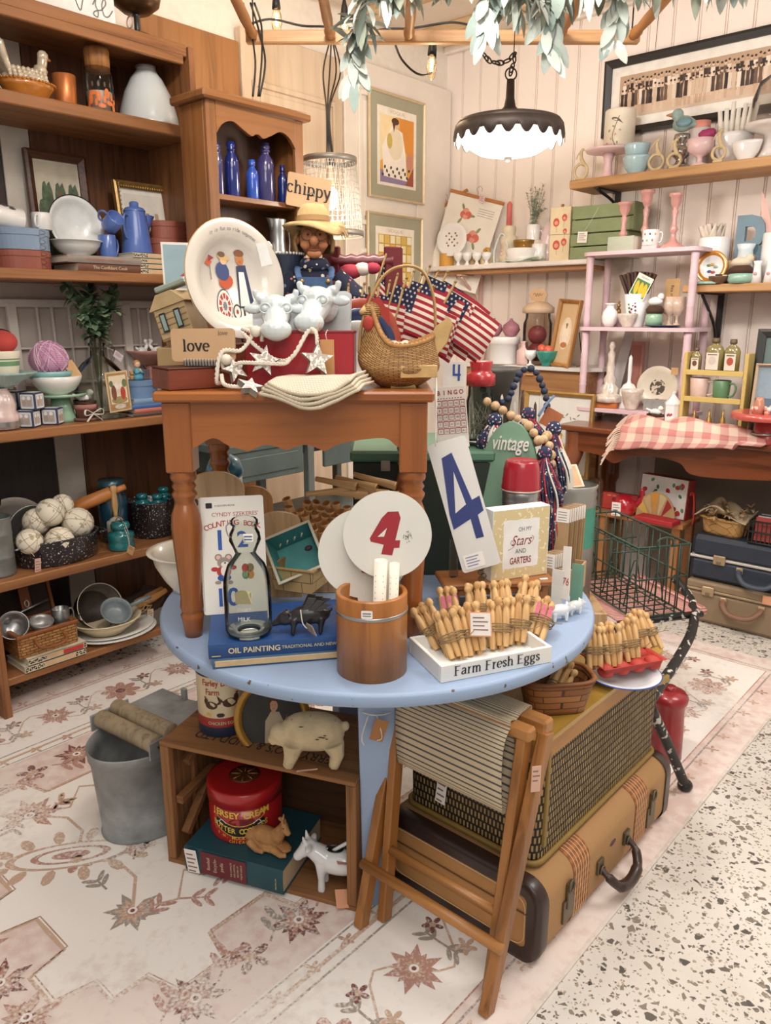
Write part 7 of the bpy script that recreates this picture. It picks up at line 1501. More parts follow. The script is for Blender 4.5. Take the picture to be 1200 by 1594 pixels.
g.bx(P('cfc7b8',.6,0,.1),(r*.55,-r*.7,hp_*.62),(.03,.006,hp_*.6),.002);Pt('side_label',g,t)
t=Th('peg_rack','row of pale and dark upright wooden pegs on the green chest behind the arched sign','rack',C(800,zg,2.19),RC);g.bx(brd,(0,0,.01),(.17,.04,.02),.002);Pt('base',g,t)
for i in Rg(9):hh_=.075+.02*((i*4)%3);g.la(P('e3ded2',.6) if i%2==0 else P('4a3528',.6),[(0,hh_),(.004,hh_-.01),(.006,.03),(.006,.0)],10,(-.075+.0185*i,(-.008 if i%2 else .008),.02));Pt('peg',g,t)
nvb=P('2a3348',.7,0,.15,40);wdb=W('c9a982','ad8a60','z',1.4,.6)
def beads(label,pts,r,m,tassel=None,grp=None):
 P_=[Ve(p) for p in qb([tuple(p) for p in pts],14)];base=P_[0].copy();t=Th('bead_garland',label,'bead garland',base,0);acc=0;nxt=0;g=G();gs_=G()
 gs_.tu(string,[p-base for p in P_[::4]]+[P_[-1]-base],.0014,4);Pt('cord',gs_,t);k=0
 for E,b__ in zip(P_,P_[1:]):
  acc+=(b__-E).length
  if acc>=nxt:
   g=G();d=(b__-E).normalized();g.T=Matrix.Translation(b__-base);g.sph(m,(0,0,0),(r*(1+.08*sin(k*3)),)*3,12);Pt('bead',g,t);nxt+=2*r*.98;k+=1
 return t
def Vp(l):return[V(*q) for q in l]
beads('dark navy wooden bead garland looped over the pail on the green chest',Vp([(760,588,2.2),(752,606,2.18),(765,628,2.17),(790,622,2.17),(800,600,2.18),(812,578,2.2),(830,575,2.2),(842,595,2.19),(850,620,2.18),(852,650,2.17)]),5.6*.00178,nvb)
beads('natural wooden bead garland with flag fabric tassels hanging down the front of the green chest',Vp([(757,625,2.13),(775,634,2.12),(792,645,2.11),(806,652,2.1),(822,662,2.03),(836,682,2.0),(843,690,2.0),(850,676,2.02),(856,700,2.0),(858,730,1.99),(850,755,1.98),(846,770,1.98)]),7.6*.0017,wdb)
fab=[floral('26304c',['c9ccd4','26304c','b53a45','d9d4c8'],130),P('b02f3c',.9,0,.1),floral('a8303c',['e6ded0','a8303c'],120),P('d9d3c6',.9,0,.08)]
def tassel(label,p,ln,wd,n,seed):
 rn2=random.Random(seed);t=Th('fabric_tassel',label,'tassel',p,RC);g=G();g.sph(fab[0],(0,0,0),(wd*.2,wd*.18,wd*.2),12);Pt('knot',g,t);g=G()
 for i in Rg(n):
  E=rn2. uniform(0,6.28);r_=wd*.5*sqrt(rn2. random());q=[(0,0,0),(r_*.5*cos(E),r_*.4*sin(E),-ln*.3),(r_*cos(E+.3),r_*.7*sin(E+.3),-ln*.65),(r_*1.05*cos(E+.5),r_*.7*sin(E+.5),-ln*rn2. uniform(.85,1.05))]
  g.tu(fab[rn2. randrange(4) if i%3 else 0],qb(q,3),.0085,4,sq=(.35,2.0))
 Pt('fabric_strips',g,t)
tassel('flag fabric tassel hanging at the right of the wooden beads',V(862,668,2.04),.16,.11,60,1);tassel('flag fabric tassel hanging below the wooden beads',V(848,706,1.97),.15,.10,54,2)
tassel('flag fabric tassel lying behind the arched green sign',V(770,655,2.09),.08,.11,44,3);tassel('flag fabric tassel bunched at the top of the wooden beads',V(822,645,2.06),.08,.10,40,4);tassel('long thin flag fabric strip tassel lowest of all beside the packets',V(862,775,1.96),.14,.055,26,5)
g.tu(P('6a7f9e',.8),qb([(0,0,0),(.015,0,.025),(.03,.0,.045),(.04,0,.055)],4),.009,6,sq=(.3,1.3));So('ribbon_tail',g,'blue dotted ribbon end sticking up beside the wooden beads','ribbon',V(838,648,2.08),RC)
g.bx(P('b5714a',.8),(0,0,0),(.05,.0015,.05),.001);So('paper_tag',g,'brown paper tag beside the fabric tassels in front of the flower print','tag',V(858,652,2.1),RC,ry=.5)
bl_,br_2,tl_=V(752,868,1.86),V(822,866,1.86),V(756,660,1.93);vs_=Th('arched_sign','sage green arched sign with white script reading vintage behind the red cup','sign',C(783,ZT2,2.0),RC-.35,rx=-.06);hA_=.43;wA=.16
sg=P('7fa389',.6,0,.08,10);g.prism(sg,[(-wA/2*.55,0),(wA/2*.55,0)]+[(wA/2*cos(radians(q))*1.0,.26+(.17 if q>0 else .2)*sin(radians(q))) for q in Rg(-60,241,12)],.018);Pt('board',g,vs_)
g.txt(P('ece8de',.5),'vintage',.056,.0,.372,-.002,shear=.25,sx=.62,bold=.012,d=.004);Pt('script_lettering',g,vs_)
g.bx(sg,(0,-.012,.075),(.12,.024,.012),.002);g.bx(sg,(0,-.022,.1),(.12,.004,.05),.001);Pt('pocket',g,vs_)
for i in Rg(5):
 g.bx(seedp[1 if i%2 else 3],(0,0,.06),(.04,.002,.12),.0004);o=So('paper_packet',g,'cream paper packet in the pocket of the arched green sign','packet',Ve(vs_.location)-CF*(.03-.004*i)-CR*(.028-.002*i)+UZ*(.06),RC-.5+.1*i,'packets in the arched sign pocket',rx=-.1)
A=C(804,ZT2,1.935);r=29*mm(A);z1=zt(A,762)-ZT2;z2=zt(A,716)-ZT2;t=Th('tin_cup','stack of ridged aluminium cups behind the stars sign','cup',A,RC);pr=[(0,0),(r*.85,0)]
for i in Rg(14):z_=z1*(.1+.9*i/14);pr+=[(r*.96,z_),(r*.985,z_+z1*.02),(r*.96,z_+z1*.045)]
g.la(P('b9babb',.28,.9,.1,12),pr+[(r*.97,z1-.0005),(0,z1-.0005)],36);Pt('cup',g,t)
t=Th('red_cup','glossy red cup upside down on the ridged aluminium cups','cup',A+UZ*z1,RC);hc_=z2-z1;rc_=P('a3202f',.25,0,.05,8,coat=.6);g.la(rc_,[(r*1.02,0),(r*1.04,.004),(r*1.0,hc_*.2),(r*.93,hc_*.7),(r*.86,hc_*.93),(r*.82,hc_*.99),(r*.78,hc_),(r*.72,hc_-.003),(0,hc_-.003)],40);Pt('cup',g,t);g.la(P('cfc4b4',.4,.4),[(r*1.0,-.0),(r*1.05,.0),(r*1.05,.004),(r*1.02,.005)],40);Pt('rim',g,t)
A=C(880,.45,2.62);r=36*mm(A);z1=zt(A,752);z0_=.40;t=Th('banded_canister','grey tin canister with a wide teal band standing behind the tassels','canister',UV(A.dot(CR),A.dot(CF),.451),RC);z1-=.451;So('wooden_box',G().bx(brd,(0,0,.225),(.24,.24,.45),.004),'plain wooden box under the teal banded canister','box',UV(A.dot(CR),A.dot(CF),.0005),RC);tn_=P('9d9a94',.4,.4,.1,12);g.la([tn_]*2+[P('4d9a84',.4)]*1+[tn_]*6,[(0,0),(r,0),(r,z1*.5),(r*1.002,z1*.83),(r*1.03,z1*.86),(r*.98,z1*.89),(r*1.03,z1*.92),(r*.98,z1*.95),(r*1.05,z1*.99),(r*1.0,z1)],36);Pt('body',g,t)
cw=V(876,745,2.60);t=Th('print_box','peach printed box of cards tipped in the teal banded canister','box',cw,RC+.35,rx=-.7);g.bx(P('e6cfb4',.7),(0,0,.0),(.13,.03,.09),.002);Pt('box_body',g,t);g.dec(P('d9a57f',.8,0,.15,30),rect(-.055,.055,-.038,.038),-.0156);
for i in Rg(7):g.dec(P('c4685a',.8),ell(-.02+.013*(i%3),-.01+.013*(i//3),.008,.007,9),-.016-i*.0001)
Pt('print',g,t)
# under and beside the round table
ZR=.0085
fl,frr=UV(-.592,1.80,ZR),UV(-.072,1.615,ZR);d_=frr-fl;aC=atan2(d_.y,d_.x);LC=d_.length;DC=.30;HC_=.365
nC=Ve((-sin(aC),cos(aC),0));xC=d_.normalized();cw1=W('8a5f38','5c3b1f','x',.9,.75,.3);cwz=W('80552f','4f3219','y',.9,.75,.3);cwv=W('8a5f38','5c3b1f','z',.9,.75,.3)
oc=(fl+frr)/2;ct=Th('wooden_crate','old stencilled wooden crate lying on its side under the round table','crate',oc,aC);th=.012
def cl_(Q,y_,z_):return oc+xC*Q+nC*y_+UZ*z_
st_m=P('3a2b20',.8,0,.2,60)
g.bx(cw1,(0,DC/2,HC_-th/2),(LC,DC,th),.002);tp=Pt('top_board',g,ct)
g.T=Tm((0,0,0),0,0,pi)@Matrix.Rotation(-pi/2,4,'X')
g.T=Matrix.Translation((0,0,HC_+.0006))@Matrix.Rotation(pi,4,'Z')@Matrix.Rotation(-pi/2,4,'X');g.txt(st_m,"BERRY BRO'S & RUDD LTD",.048,0,-.07,0,sx=.72,bold=.01);Pt('stencilled_text',g,tp)
g.bx(cw1,(0,DC/2,th/2),(LC,DC,th),.002);Pt('bottom_board',g,ct)
for sx in(-1,1):
 g.bx(cwv,(sx*(LC/2-.008),DC/2,HC_/2),(.016,DC-.002,HC_-2*th-.001),.002);e=Pt('end_board',g,ct)
 for k in Rg(2):g.bx(cwv,(sx*(LC/2-.02),.02+.1*k if k else .012,HC_/2),(.012,.022,HC_-2*th-.002),.002);Pt('corner_batten',g,e)
 if sx>0:g.T=Tm((LC/2+.0006,DC/2,HC_*.5),0,0,pi/2)@Matrix.Rotation(-pi/2,4,'Y');g.txt(st_m,"BERRY'S",.05,0,-.03,0,sx=.9,bold=.01);Pt('stencilled_text',g,e)
g.bx(W('5a3b22','3a2514','x',.9,.8),(0,DC-.006,HC_/2),(LC-.034,.01,HC_-2*th-.001),.001);Pt('back_board',g,ct)
for k,(z_,r_) in En(((.30,.5),(.19,.0),(.13,.75))):g.at((-LC/2+.045,.09,z_),0,0,.35);g.T=Tm((-LC/2+.04,.10,z_),r_*.9,0,0);g.bx(cwz,(0,0,0),(.022,.17 if k else .10,.022),.002);Pt('inner_slat',g,ct)
tq=P('1f4852',.5,0,.1,10);zb0=ZR+th+.0005;hB_=.072;B0=cl_(-.06,.098,th+.0005)
t=flatbook('thick teal and maroon encyclopedia lying in the crate under the red tin',.29,.235,hB_,tq,B0,aC,pages=P('cbb592',.9,0,.08,50))
mar=P('6a1f28',.5);y_=-.235/2-.0038;g.dec(mar,rect(-.145+.05,.04,.003,hB_-.003),y_)
def vtx(s_,size,Q,font=gd):
 g.txt(P('d9c9a0',.5),s_,size,0,0,0);
g.T=Matrix.Translation((0,y_-.0004,0))@Matrix.Rotation(-pi/2,4,'Y')
gl_=P('d6c8a6',.5)
for s_,sz,xx in(('Baseball',.013,.072),('Encyclo-',.014,.052),('pedia',.014,.032),('THE COMPLETE',.0068,.004),('AND OFFICIAL',.0068,-.006),('RECORD OF',.0068,-.016),('MAJOR LEAGUE',.0068,-.026)):g.txt(gl_,s_,sz,hB_/2,xx,0,sx=.9)
Pt('spine_print',g,t,'maroon title panel on the teal spine');g.T=Matrix.Translation((0,y_-.0004,0))@Matrix.Rotation(-pi/2,4,'Y');g.txt(gl_,'MACMILLAN',.006,hB_*.4,-.125,0);Pt('publisher_print',g,t)
Pc(t,(-.122,-.122,.032),.036,.075,0,.1,-.05,tagm,5)
zt_=zb0+hB_+.0006
A=cl_(-.10,.125,th+hB_+.0016);k=mm(A);r=56*k;Z=zt(A,1205)-A.z;Z=min(Z,HC_-th*2-hB_-.03);t=Th('cookie_tin','red Jersey Cream butter cookies tin standing on the encyclopedia in the crate','tin',A,RC);t['label']='red butter cookies tin standing on the thick encyclopedia in the crate'
rt2=P('ad1f23',.3,0,.06,8,coat=.5);g.la(rt2,[(0,0),(r*.985,0),(r*.99,.004),(r*.985,Z*.74),(0,Z*.74)],48);Pt('tin_body',g,t)
g.la(rt2,[(r*.99,Z*.70),(r*1.02,Z*.70),(r*1.02,Z*.96),(r*1.0,Z),(r*.9,Z*.99),(0,Z*.99)],48);lid_=Pt('lid',g,t);g.la(P('6a3a20',.4,.3),[(0,Z*.992),(r*.4,Z*.992),(r*.42,Z*1.01),(r*.3,Z*1.01),(0,Z*1.012)],28)
for i in Rg(8):g.tu(gd,[(r*.1*cos(i*pi/4),r*.1*sin(i*pi/4),Z*1.02),(r*.36*cos(i*pi/4),r*.36*sin(i*pi/4),Z*1.02)],.0018,5)
Pt('lid_emblem',g,lid_)
g.warp=cylwarp(r*.993);ylw=P('e2c04e',.5);blk2=P('1e1814',.5);Wd=r*1.25
def btxt(m,s_,size,z_,amp,sp_,sx=.9,y=0,bold=.02):
 n_=len(s_)
 for i,ch_ in En(s_):u=(i-(n_-1)/2);g.txt(m,ch_,size*(1+.004*abs(u)**2 if amp<0 else 1),u*sp_,z_+amp*u*u,y,sx=sx,bold=bold)
btxt(ylw,'JERSEY CREAM',.026,Z*.575,.00022,.0135,.95,-.0006,.03)
ban=[(-Wd*.56+Wd*1.12*i/14,Z*.26+.026*((i-7)/7)**2) for i in Rg(15)];stroke(g,blk2,ban,.031,-.0004);stroke(g,ylw,[(p[0],p[1]+.015) for p in ban],.002,-.0006);stroke(g,ylw,[(p[0],p[1]-.017) for p in ban],.002,-.0006)
btxt(ylw,'BUTTER COOKIES',.021,Z*.256,.00040,.0112,.9,-.0008,.025)
btxt(ylw,'F.N. MCCAFFERTY',.0125,Z*.115,.00015,.0088,.9,-.0006);btxt(ylw,'CHICAGO',.0115,Z*.035,.0001,.0088,.9,-.0006)
dkr=P('6d1519',.5);g.dec(dkr,ell(0,Z*.43,.03,.012,14),-.0004);g.dec(dkr,ell(.03,Z*.46,.011,.008,10),-.0005)
for Q in(-.02,-.012,.012,.02):g.dec(dkr,rect(Q-.003,Q+.003,Z*.34,Z*.43),-.0005)
for sx in(-1,1):
 stroke(g,white,qb([(sx*.036,Z*.40),(sx*.05,Z*.46),(sx*.058,Z*.40),(sx*.048,Z*.37)],5),.0022,-.0006);stroke(g,white,qb([(sx*.05,Z*.36),(sx*.064,Z*.40),(sx*.07,Z*.35)],5),.0018,-.0006)
Pt('printed_label',g,t)
def quad(name,label,cat,m,A,rz,s,parts_,grp=None,vox=.003,it=4,cream=None):
 t=Th(name,label,cat,A,rz,grp);g=G()
 for kind,*a in parts_:
  if kind=='s':g.sph(m,[q*s for q in a[0]],[q*s for q in a[1]],16)
  else:g.tu(m,[[q*s for q in p] for p in a[0]],[q*s for q in a[1]],12)
 fuse(Pt('body',g,t),vox,it);return t
tan=P('b07f4e',.6,0,.25,40);A=cl_(.008,.05,th+hB_+.0012)
t=quad('cow_figurine','small tan cow figurine lying down on the encyclopedia beside the red tin','figurine',tan,A,aC-.12,.135,[('s',(0,0,.08),(.52,.24,.09)),('s',(-.06,0,.22),(.40,.19,.2)),('s',(-.32,.0,.18),(.2,.2,.17)),('t',[(.2,0,.3),(.34,-.02,.5),(.4,-.04,.62)],[.15,.11,.09]),('t',[(.38,-.04,.62),(.5,-.08,.54)],[.1,.06]),('s',(.51,-.085,.53),(.07,.06,.055)),('s',(.3,.06,.66),(.1,.04,.05)),('s',(.38,-.16,.64),(.05,.09,.045)),('t',[(.36,.0,.7),(.34,.06,.8)],[.03,.015]),('t',[(.4,-.08,.7),(.42,-.12,.8)],[.03,.015]),('t',[(.2,-.16,.12),(.42,-.2,.08),(.5,-.14,.07)],[.08,.06,.05]),('t',[(-.3,-.18,.14),(-.1,-.26,.07),(.05,-.24,.06)],[.1,.06,.05])],vox=.0018)
for dx,dy in((.0605,-.017),(.053,-.001)):g.sph(ink,(dx,dy,.0843),.002,6)
Pt('eye',g,t)
wc=P('e3e4e4',.12,0,.02,8,coat=.7);A=cl_(.192,.05,th+.0006)
t=quad('cow_creamer','glossy white china cow creamer standing at the right of the crate','creamer',wc,A,aC+.15,.155,[('s',(.1,0,.50),(.44,.21,.22)),('t',[(-.15,0,.55),(-.38,-.02,.72)],[.19,.13]),('s',(-.40,-.02,.74),(.15,.13,.13)),('t',[(-.42,-.03,.72),(-.58,-.05,.56)],[.13,.08]),('s',(-.58,-.05,.55),(.09,.09,.075)),('s',(-.36,-.16,.80),(.06,.12,.05)),('s',(-.36,.12,.80),(.06,.12,.05)),('t',[(-.44,-.08,.84),(-.48,-.11,.97)],[.045,.02]),('t',[(-.44,.05,.84),(-.48,.08,.97)],[.045,.02]),('t',[(-.18,-.1,.5),(-.17,-.12,.2),(-.17,-.12,0)],[.1,.06,.07]),('t',[(-.18,.1,.5),(-.17,.12,.2),(-.17,.12,0)],[.1,.06,.07]),('t',[(.38,-.1,.5),(.40,-.12,.2),(.38,-.12,0)],[.11,.06,.07]),('t',[(.38,.1,.5),(.40,.12,.2),(.38,.12,0)],[.11,.06,.07])],vox=.0035)
g.tu(wc,qb([(.07,0,.105),(.1,0,.135),(.06,0,.148),(.0,0,.107)],5),.005,8);Pt('tail_handle',g,t);g.la(blackm,[(0,0),(.016,0),(.018,.003)],16,(.005,0,.1115),1.3,.8);Pt('filling_hole',g,t)
Pc(t,(.035,-.05,.011),.032,.045,.5,-1.0,.2,salmon,0,label='peach paper tag');Pc(t,(.03,-.02,.096),.03,.04,.4,1.3,.2,P('d7a08a'),2)
zc0=ZR+HC_+.0008;A=H(349,1128,zc0);r=38*mm(A);Z=.195;t=Th('dairy_tin','round dairy farm chicken eggs tin with hens on the crate under the table edge','tin',A,RC+.15);crm=P('d9c7a2',.4,0,.06,14,coat=.3);nvy=P('27324a',.4,0,.08,coat=.3);rdb=P('a3302c',.4,coat=.3)
g.la([nvy,nvy,nvy,rdb,crm,crm,nvy],[(0,0),(r,0),(r*1.02,.004),(r,.028),(r,.055),(r,Z*.5),(r,Z*.87),(r*1.0,Z*.93)],44);Pt('tin_body',g,t);g.la(nvy,[(r*.99,Z*.88),(r*1.03,Z*.88),(r*1.03,Z),(0,Z*1.005)],44);Pt('lid',g,t)
g.warp=cylwarp(r*1.002);rdt=P('a3302c',.6);g.txt(rdt,'Farley Dairy',.0235,-.004,Z*.79,-.0006,sx=.8,bold=.015);g.txt(rdt,'Farm',.0235,-.022,Z*.66,-.0006,sx=.8,bold=.015);g.txt(crm,'CHICKEN EGGS',.0125,.002,.040,-.0006,sx=.9,bold=.01)
hb3=P('4a3024',.6,0,.2,60)
for bx_,bz,s_,fl2 in((.024,Z*.50,1,-1),(-.026,Z*.47,.85,1)):
 for c,poly,l in((hb3,ell(0,0,.02,.013),0),(hb3,[(fl2*.012,.0),(fl2*.034,.024),(fl2*.03,.006)],.2),(hb3,ell(-fl2*.017,.012,.007,.011),.3),(rdb,ell(-fl2*.02,.025,.004,.003),.4),(ylw,[(-fl2*.004,-.012),(-fl2*.002,-.026),(0,-.012)],.1)):g.dec(c,[(bx_+p[0]*s_,bz+p[1]*s_) for p in poly],-.0006-l*.0005)
for Q,c in((-.035,'d9b25a'),(-.005,'3a2a22'),(.0,'3a2a22'),(.04,'d9d2bc')):g.dec(P(c,.6),ell(Q,Z*.33,.008,.006,10),-.0006)
g.dec(P('a8a67c',.7,0,.2,50),rect(-.05,.055,Z*.285,Z*.315),-.0005);Pt('printed_label',g,t)
pc=V(424,1117,1.81);t=Th('oval_portrait','oval portrait of a young person in white in a gold frame behind the wooden sheep','picture',pc,RC+.02,rx=-.22);E,b__=47*mm(pc)*1.0,50*mm(pc)*1.04
gf=P('b98a3c',.35,.4,.15,30);n=48;pr=[(-.02,.004),(-.02,-.012),(-.012,-.018),(-.004,-.012),(.0,-.006)];vs=[((E+p[0]+.02)*cos(2*pi*i/n),p[1],(b__+p[0]+.02)*sin(2*pi*i/n)) for i in Rg(n) for p in[(q[0]*-1-.02,q[1]) for q in pr]]
g.add(vs,[[i*5+k,i*5+k+1,((i+1)%n)*5+k+1,((i+1)%n)*5+k] for i in Rg(n) for k in Rg(4)],gf,True);Pt('frame',g,t)
g.dec(P('3d3a36',.7,0,.25,20),ell(0,0,E,b__,40),-.003)
for c,poly,l in(('b9a98c',[(-.02,-b__*.9),(.026,-b__*.9),(.03,-.01),(.018,.016),(-.004,.016),(-.018,-.008)],1),('c99a78',ell(.004,.032,.0105,.0145),2),('4f3524',[(-.008,.036),(-.004,.052),(.012,.052),(.017,.034),(.012,.044),(0,.045)],3),('4f3524',ell(-.008,.03,.003,.011),3.2),('c99a78',rect(-.002,.009,.01,.024),1.8),('2b211c',ell(.0005,.034,.0012,.0009),4),('2b211c',ell(.008,.034,.0012,.0009),4),('a5665a',ell(.004,.025,.0025,.001),4)):g.dec(P(c,.7),poly,-.003-l*.0002)
Pt('painting',g,t)
shm=P('cdb892',.75,0,.2,24,.3);A=H(488,1188,zc0);s=.152;t=Th('sheep_figure','cream carved wooden sheep standing on the crate facing left','figurine',A,RC-.02)
g.sph(shm,(.0,0,s*.58),(s*.52,s*.24,s*.33),22,lambda p:Ve((math.copysign(abs(p.x)**.8,p.x),p.y,math.copysign(abs(p.z)**.85,p.z))));g.sph(shm,(-s*.5,-.008,s*.56),(s*.19,s*.17,s*.2),14);g.tu(shm,[(-s*.52,-.01,s*.55),(-s*.68,-.014,s*.44)],[s*.12,s*.075],12);g.sph(shm,(s*.53,0,s*.68),(s*.07,s*.06,s*.09),10)
g.tu(shm,[(-s*.3,-s*.13,s*.42),(-s*.34,-s*.15,s*.2),(-s*.40,-s*.16,.004)],[s*.18,s*.12,s*.085],10);g.tu(shm,[(s*.34,-s*.13,s*.44),(s*.40,-s*.15,s*.24),(s*.34,-s*.16,.004)],[s*.19,s*.12,s*.085],10)
g.tu(shm,[(-s*.28,s*.13,s*.42),(-s*.3,s*.15,.004)],[s*.13,s*.065],10);g.tu(shm,[(s*.36,s*.13,s*.44),(s*.36,s*.15,.004)],[s*.14,s*.065],10)
fuse(Pt('body',g,t),.003,3)
g.sph(P('d8cbb0',.7),(-s*.47,-s*.16,s*.6),(s*.05,s*.03,s*.1),10);Pt('ear',g,t)
for i in Rg(9):g.tu(P('a98f68',.8),[(s*(-.42+.1*i),-s*.1,s*.895-s*.02*abs(i-4)),(s*(-.42+.1*i),s*.1,s*.895-s*.02*abs(i-4))],.0014,5)
Pt('carved_fleece_line',g,t)
for Q,z_,l in((.15,.62,.05),(.22,.65,.03),(.1,.58,.04),(.25,.59,.03),(-.15,.8,.05),(.2,.61,.045)):g.add([(s*Q+dx,-s*.245+.004*abs(z_-.58)*0-.0015,s*z_+dz) for dx,dz in((-l*s,0),(0,-.0018),(l*s,.0006),(0,.0018))],[[0,1,2,3]],P('2e2620',.8))
Pt('worn_patch',g,t,'dark flaked paint marks')
Pc(t,(-.01,-.05,.012),.05,.03,.2,.9,0,P('d9b49a'),3)
bc_=UV(-.685,2.02,ZR);zr=.275;aB=RC+.95;bk=Th('mop_bucket','oval galvanized mop bucket with wooden wringer rollers beside the crate','bucket',bc_,aB);zi=speck('84898a','6f7475',14,.52,.42,0);zn=P('9b9e9e',.5,.25,.42,11)
A_,B_=.185,.132
g.la(zn,[(0,0),(.90,0),(.93,.004),(.90,.01),(1.0,zr-.03),(1.03,zr-.03),(1.035,zr-.004),(1.045,zr),(1.02,zr),(.97,zr-.04),(.88,.012),(0,.012)],56,(0,0,0),A_,B_);Pt('bucket_body',g,bk)
g.bx(zn,(.055,0,zr+.035),(.17,.23,.006),.002);
g.T=Tm((.055,0,zr+.02),0,.06,0);Pt('wringer_plate',g,bk)
g.at((.13,.0,zr+.02));g.bx(zn,(0,0,.02),(.012,.02,.07),.002);Pt('bracket',g,bk)
rlw=W('9b8a70','7a6a52','z',1.1,.7)
for Q,z_ in((-.075,zr+.028),(-.022,zr+.04)):g.T=Tm((Q,0,z_),pi/2);g.la(rlw,[(0,-.125),(.024,-.125),(.026,-.122),(.026,.122),(.024,.125),(0,.125)],24);o=Pt('wringer_roller',g,bk);g.T=Tm((Q,0,z_),pi/2);g.la(blackm,[(0,-.14),(.006,-.14),(.006,-.125)],10);g.la(blackm,[(.006,.125),(.006,.14),(0,.14)],10);Pt('axle',g,o)
for sy in(-1,1):g.bx(zn,(-.04,sy*.132,zr+.02),(.13,.006,.05),.002);Pt('side_frame',g,bk)
# suitcase, wicker trunk, folding stool
sx0,sx1,sy0,sy1,sz=-1.17,-.70,1.31,2.03,.205
tw=stripes('b58c60','97703f',.0042,.42,1,.75);lth=P('33211a',.4,0,.18,18,coat=.2);tanp=P('b98650',.55,0,.08,16);brs=P('6f6350',.4,.7,.2,20)
sc_=Ve(((sx0+sx1)/2,(sy0+sy1)/2,ZR));sw,sd=sx1-sx0,sy1-sy0;t=Th('suitcase','tan striped vintage suitcase with dark leather ends lying under the wicker trunk','suitcase',sc_,0)
def xzloop(O,h_,r,n=6):return[(p[0],p[1]+h_/2) for p in rrect(O,h_,r,0,0,n)]
lp_=xzloop(sw,sz,.05,7);k=len(lp_)
us=[];acc=[0]
for i in Rg(k):a,b=lp_[i],lp_[(i+1)%k];acc.append(acc[-1]+math.hypot(b[0]-a[0],b[1]-a[1]))
g.add([(p[0],y_,p[1]) for y_ in(-sd/2,sd/2) for p in lp_],[[i,(i+1)%k,k+(i+1)%k,k+i] for i in Rg(k)],tw,True,[[(acc[i],0),(acc[i+1],0),(acc[i+1],sd),(acc[i],sd)] for i in Rg(k)]);Pt('shell',g,t)
for sy in(-1,1):
 g.prism(tanp,xzloop(sw-.004,sz-.004,.048,7),.006,-.003);g.v=[p+Ve((0,sy*(sd/2-.001),0)) for p in g.v];e=Pt('end_panel',g,t)
 st_l=xzloop(sw-.075,sz-.075,.03,6);g.tu(P('e0c79c',.7),[(p[0],sy*(sd/2+.0045),p[1]+.0375) for p in st_l],.0009,4,True);g.tu(P('6a4a2c',.7),[(-sw/2+.03,sy*(sd/2+.004),sz*.62),(sw/2-.03,sy*(sd/2+.004),sz*.62)],.0018,4);Pt('stitching',g,e)
 for dy,dr in((0,0),):
  pr_=[(-.034,.004),(-.012,.007),(.002,.006),(.0055,-.002),(.004,-.030)]
  lo=[[],[],[],[],[]]
  vs=[];lpn=xzloop(sw,sz,.05,7)
  for i in Rg(k):
   a,b=lpn[i-1],lpn[(i+1)%k];tx,tz=b[0]-a[0],b[1]-a[1];q=math.hypot(tx,tz);nx,nz=tz/q,-tx/q
   for(o_,y_) in pr_:vs.append((lpn[i][0]+nx*o_,sy*(sd/2+y_),lpn[i][1]+nz*o_))
  g.add(vs,[[i*5+j,i*5+j+1,((i+1)%k)*5+j+1,((i+1)%k)*5+j] for i in Rg(k) for j in Rg(4)],lth,True)
 Pt('leather_binding',g,t)
for yb in(-.17,.17):
 vs=[]
 for dy in(-.04,.04):
  for p in lp_:vs.append((p[0]*1.006,yb+dy,(p[1]-sz/2)*1.012+sz/2))
 g.add(vs,[[i,(i+1)%k,k+(i+1)%k,k+i] for i in Rg(k)],stripes('a8683c','8a5430',.02,.5,0),True,[[(acc[i],0),(acc[i+1],0),(acc[i+1],.08),(acc[i],.08)] for i in Rg(k)])
 for dy in(-.03,-.018,-.006,.006,.018,.03):g.tu(P('e3c9a0',.7),[(p[0]*1.008,yb+dy,(p[1]-sz/2)*1.018+sz/2) for p in lp_],.0009,4,True)
 Pt('stitched_band',g,t)
for yb in(-.235,.235):
 g.bx(brs,(sw/2+.003,yb,sz*.40),(.006,.05,.06),.003);g.bx(brs,(sw/2+.005,yb,sz*.6),(.008,.026,.07),.003);g.tu(brs,[(sw/2+.010,yb+.012*cos(i*pi/6),sz*.72+.016*sin(i*pi/6)) for i in Rg(12)],.003,6,True);Pt('latch',g,t)
hm2=lth;g.tu(hm2,qb([(sw/2+.006,-.075,sz*.48),(sw/2+.03,-.075,sz*.40),(sw/2+.05,-.05,sz*.26),(sw/2+.055,0,sz*.20),(sw/2+.05,.05,sz*.26),(sw/2+.03,.075,sz*.40),(sw/2+.006,.075,sz*.48)],6),[.008]*6+[.012]*6+[.015]*12+[.012]*6+[.008]*7,10);h_=Pt('handle',g,t)
for yy in(-.075,.075):g.bx(brs,(sw/2+.004,yy,sz*.5),(.008,.03,.04),.003);g.tu(brs,[(sw/2+.012,yy+.01*cos(i*pi/5),sz*.46+.012*sin(i*pi/5)) for i in Rg(10)],.0025,5,True)
Pt('handle_ring',g,h_)
g.sph(P('5a3c44',.6),(sw/2,.0,sz*.62),(.002,.018,.008),10);Pt('badge',g,t);Pc(t,(sw/2+.04,.05,.012),.045,.03,1.2,1.2,0,P('d0825f'),0,[(sw/2+.04,.05,sz*.24),(sw/2+.045,.05,.03)],label='orange paper tag')
tx0,tx1,ty0,ty1,tz0,tz1=-1.13,-.745,1.355,2.02,.2165,.545
tc_=Ve(((tx0+tx1)/2,(ty0+ty1)/2,tz0));tW,tD,tH=tx1-tx0,ty1-ty0,tz1-tz0
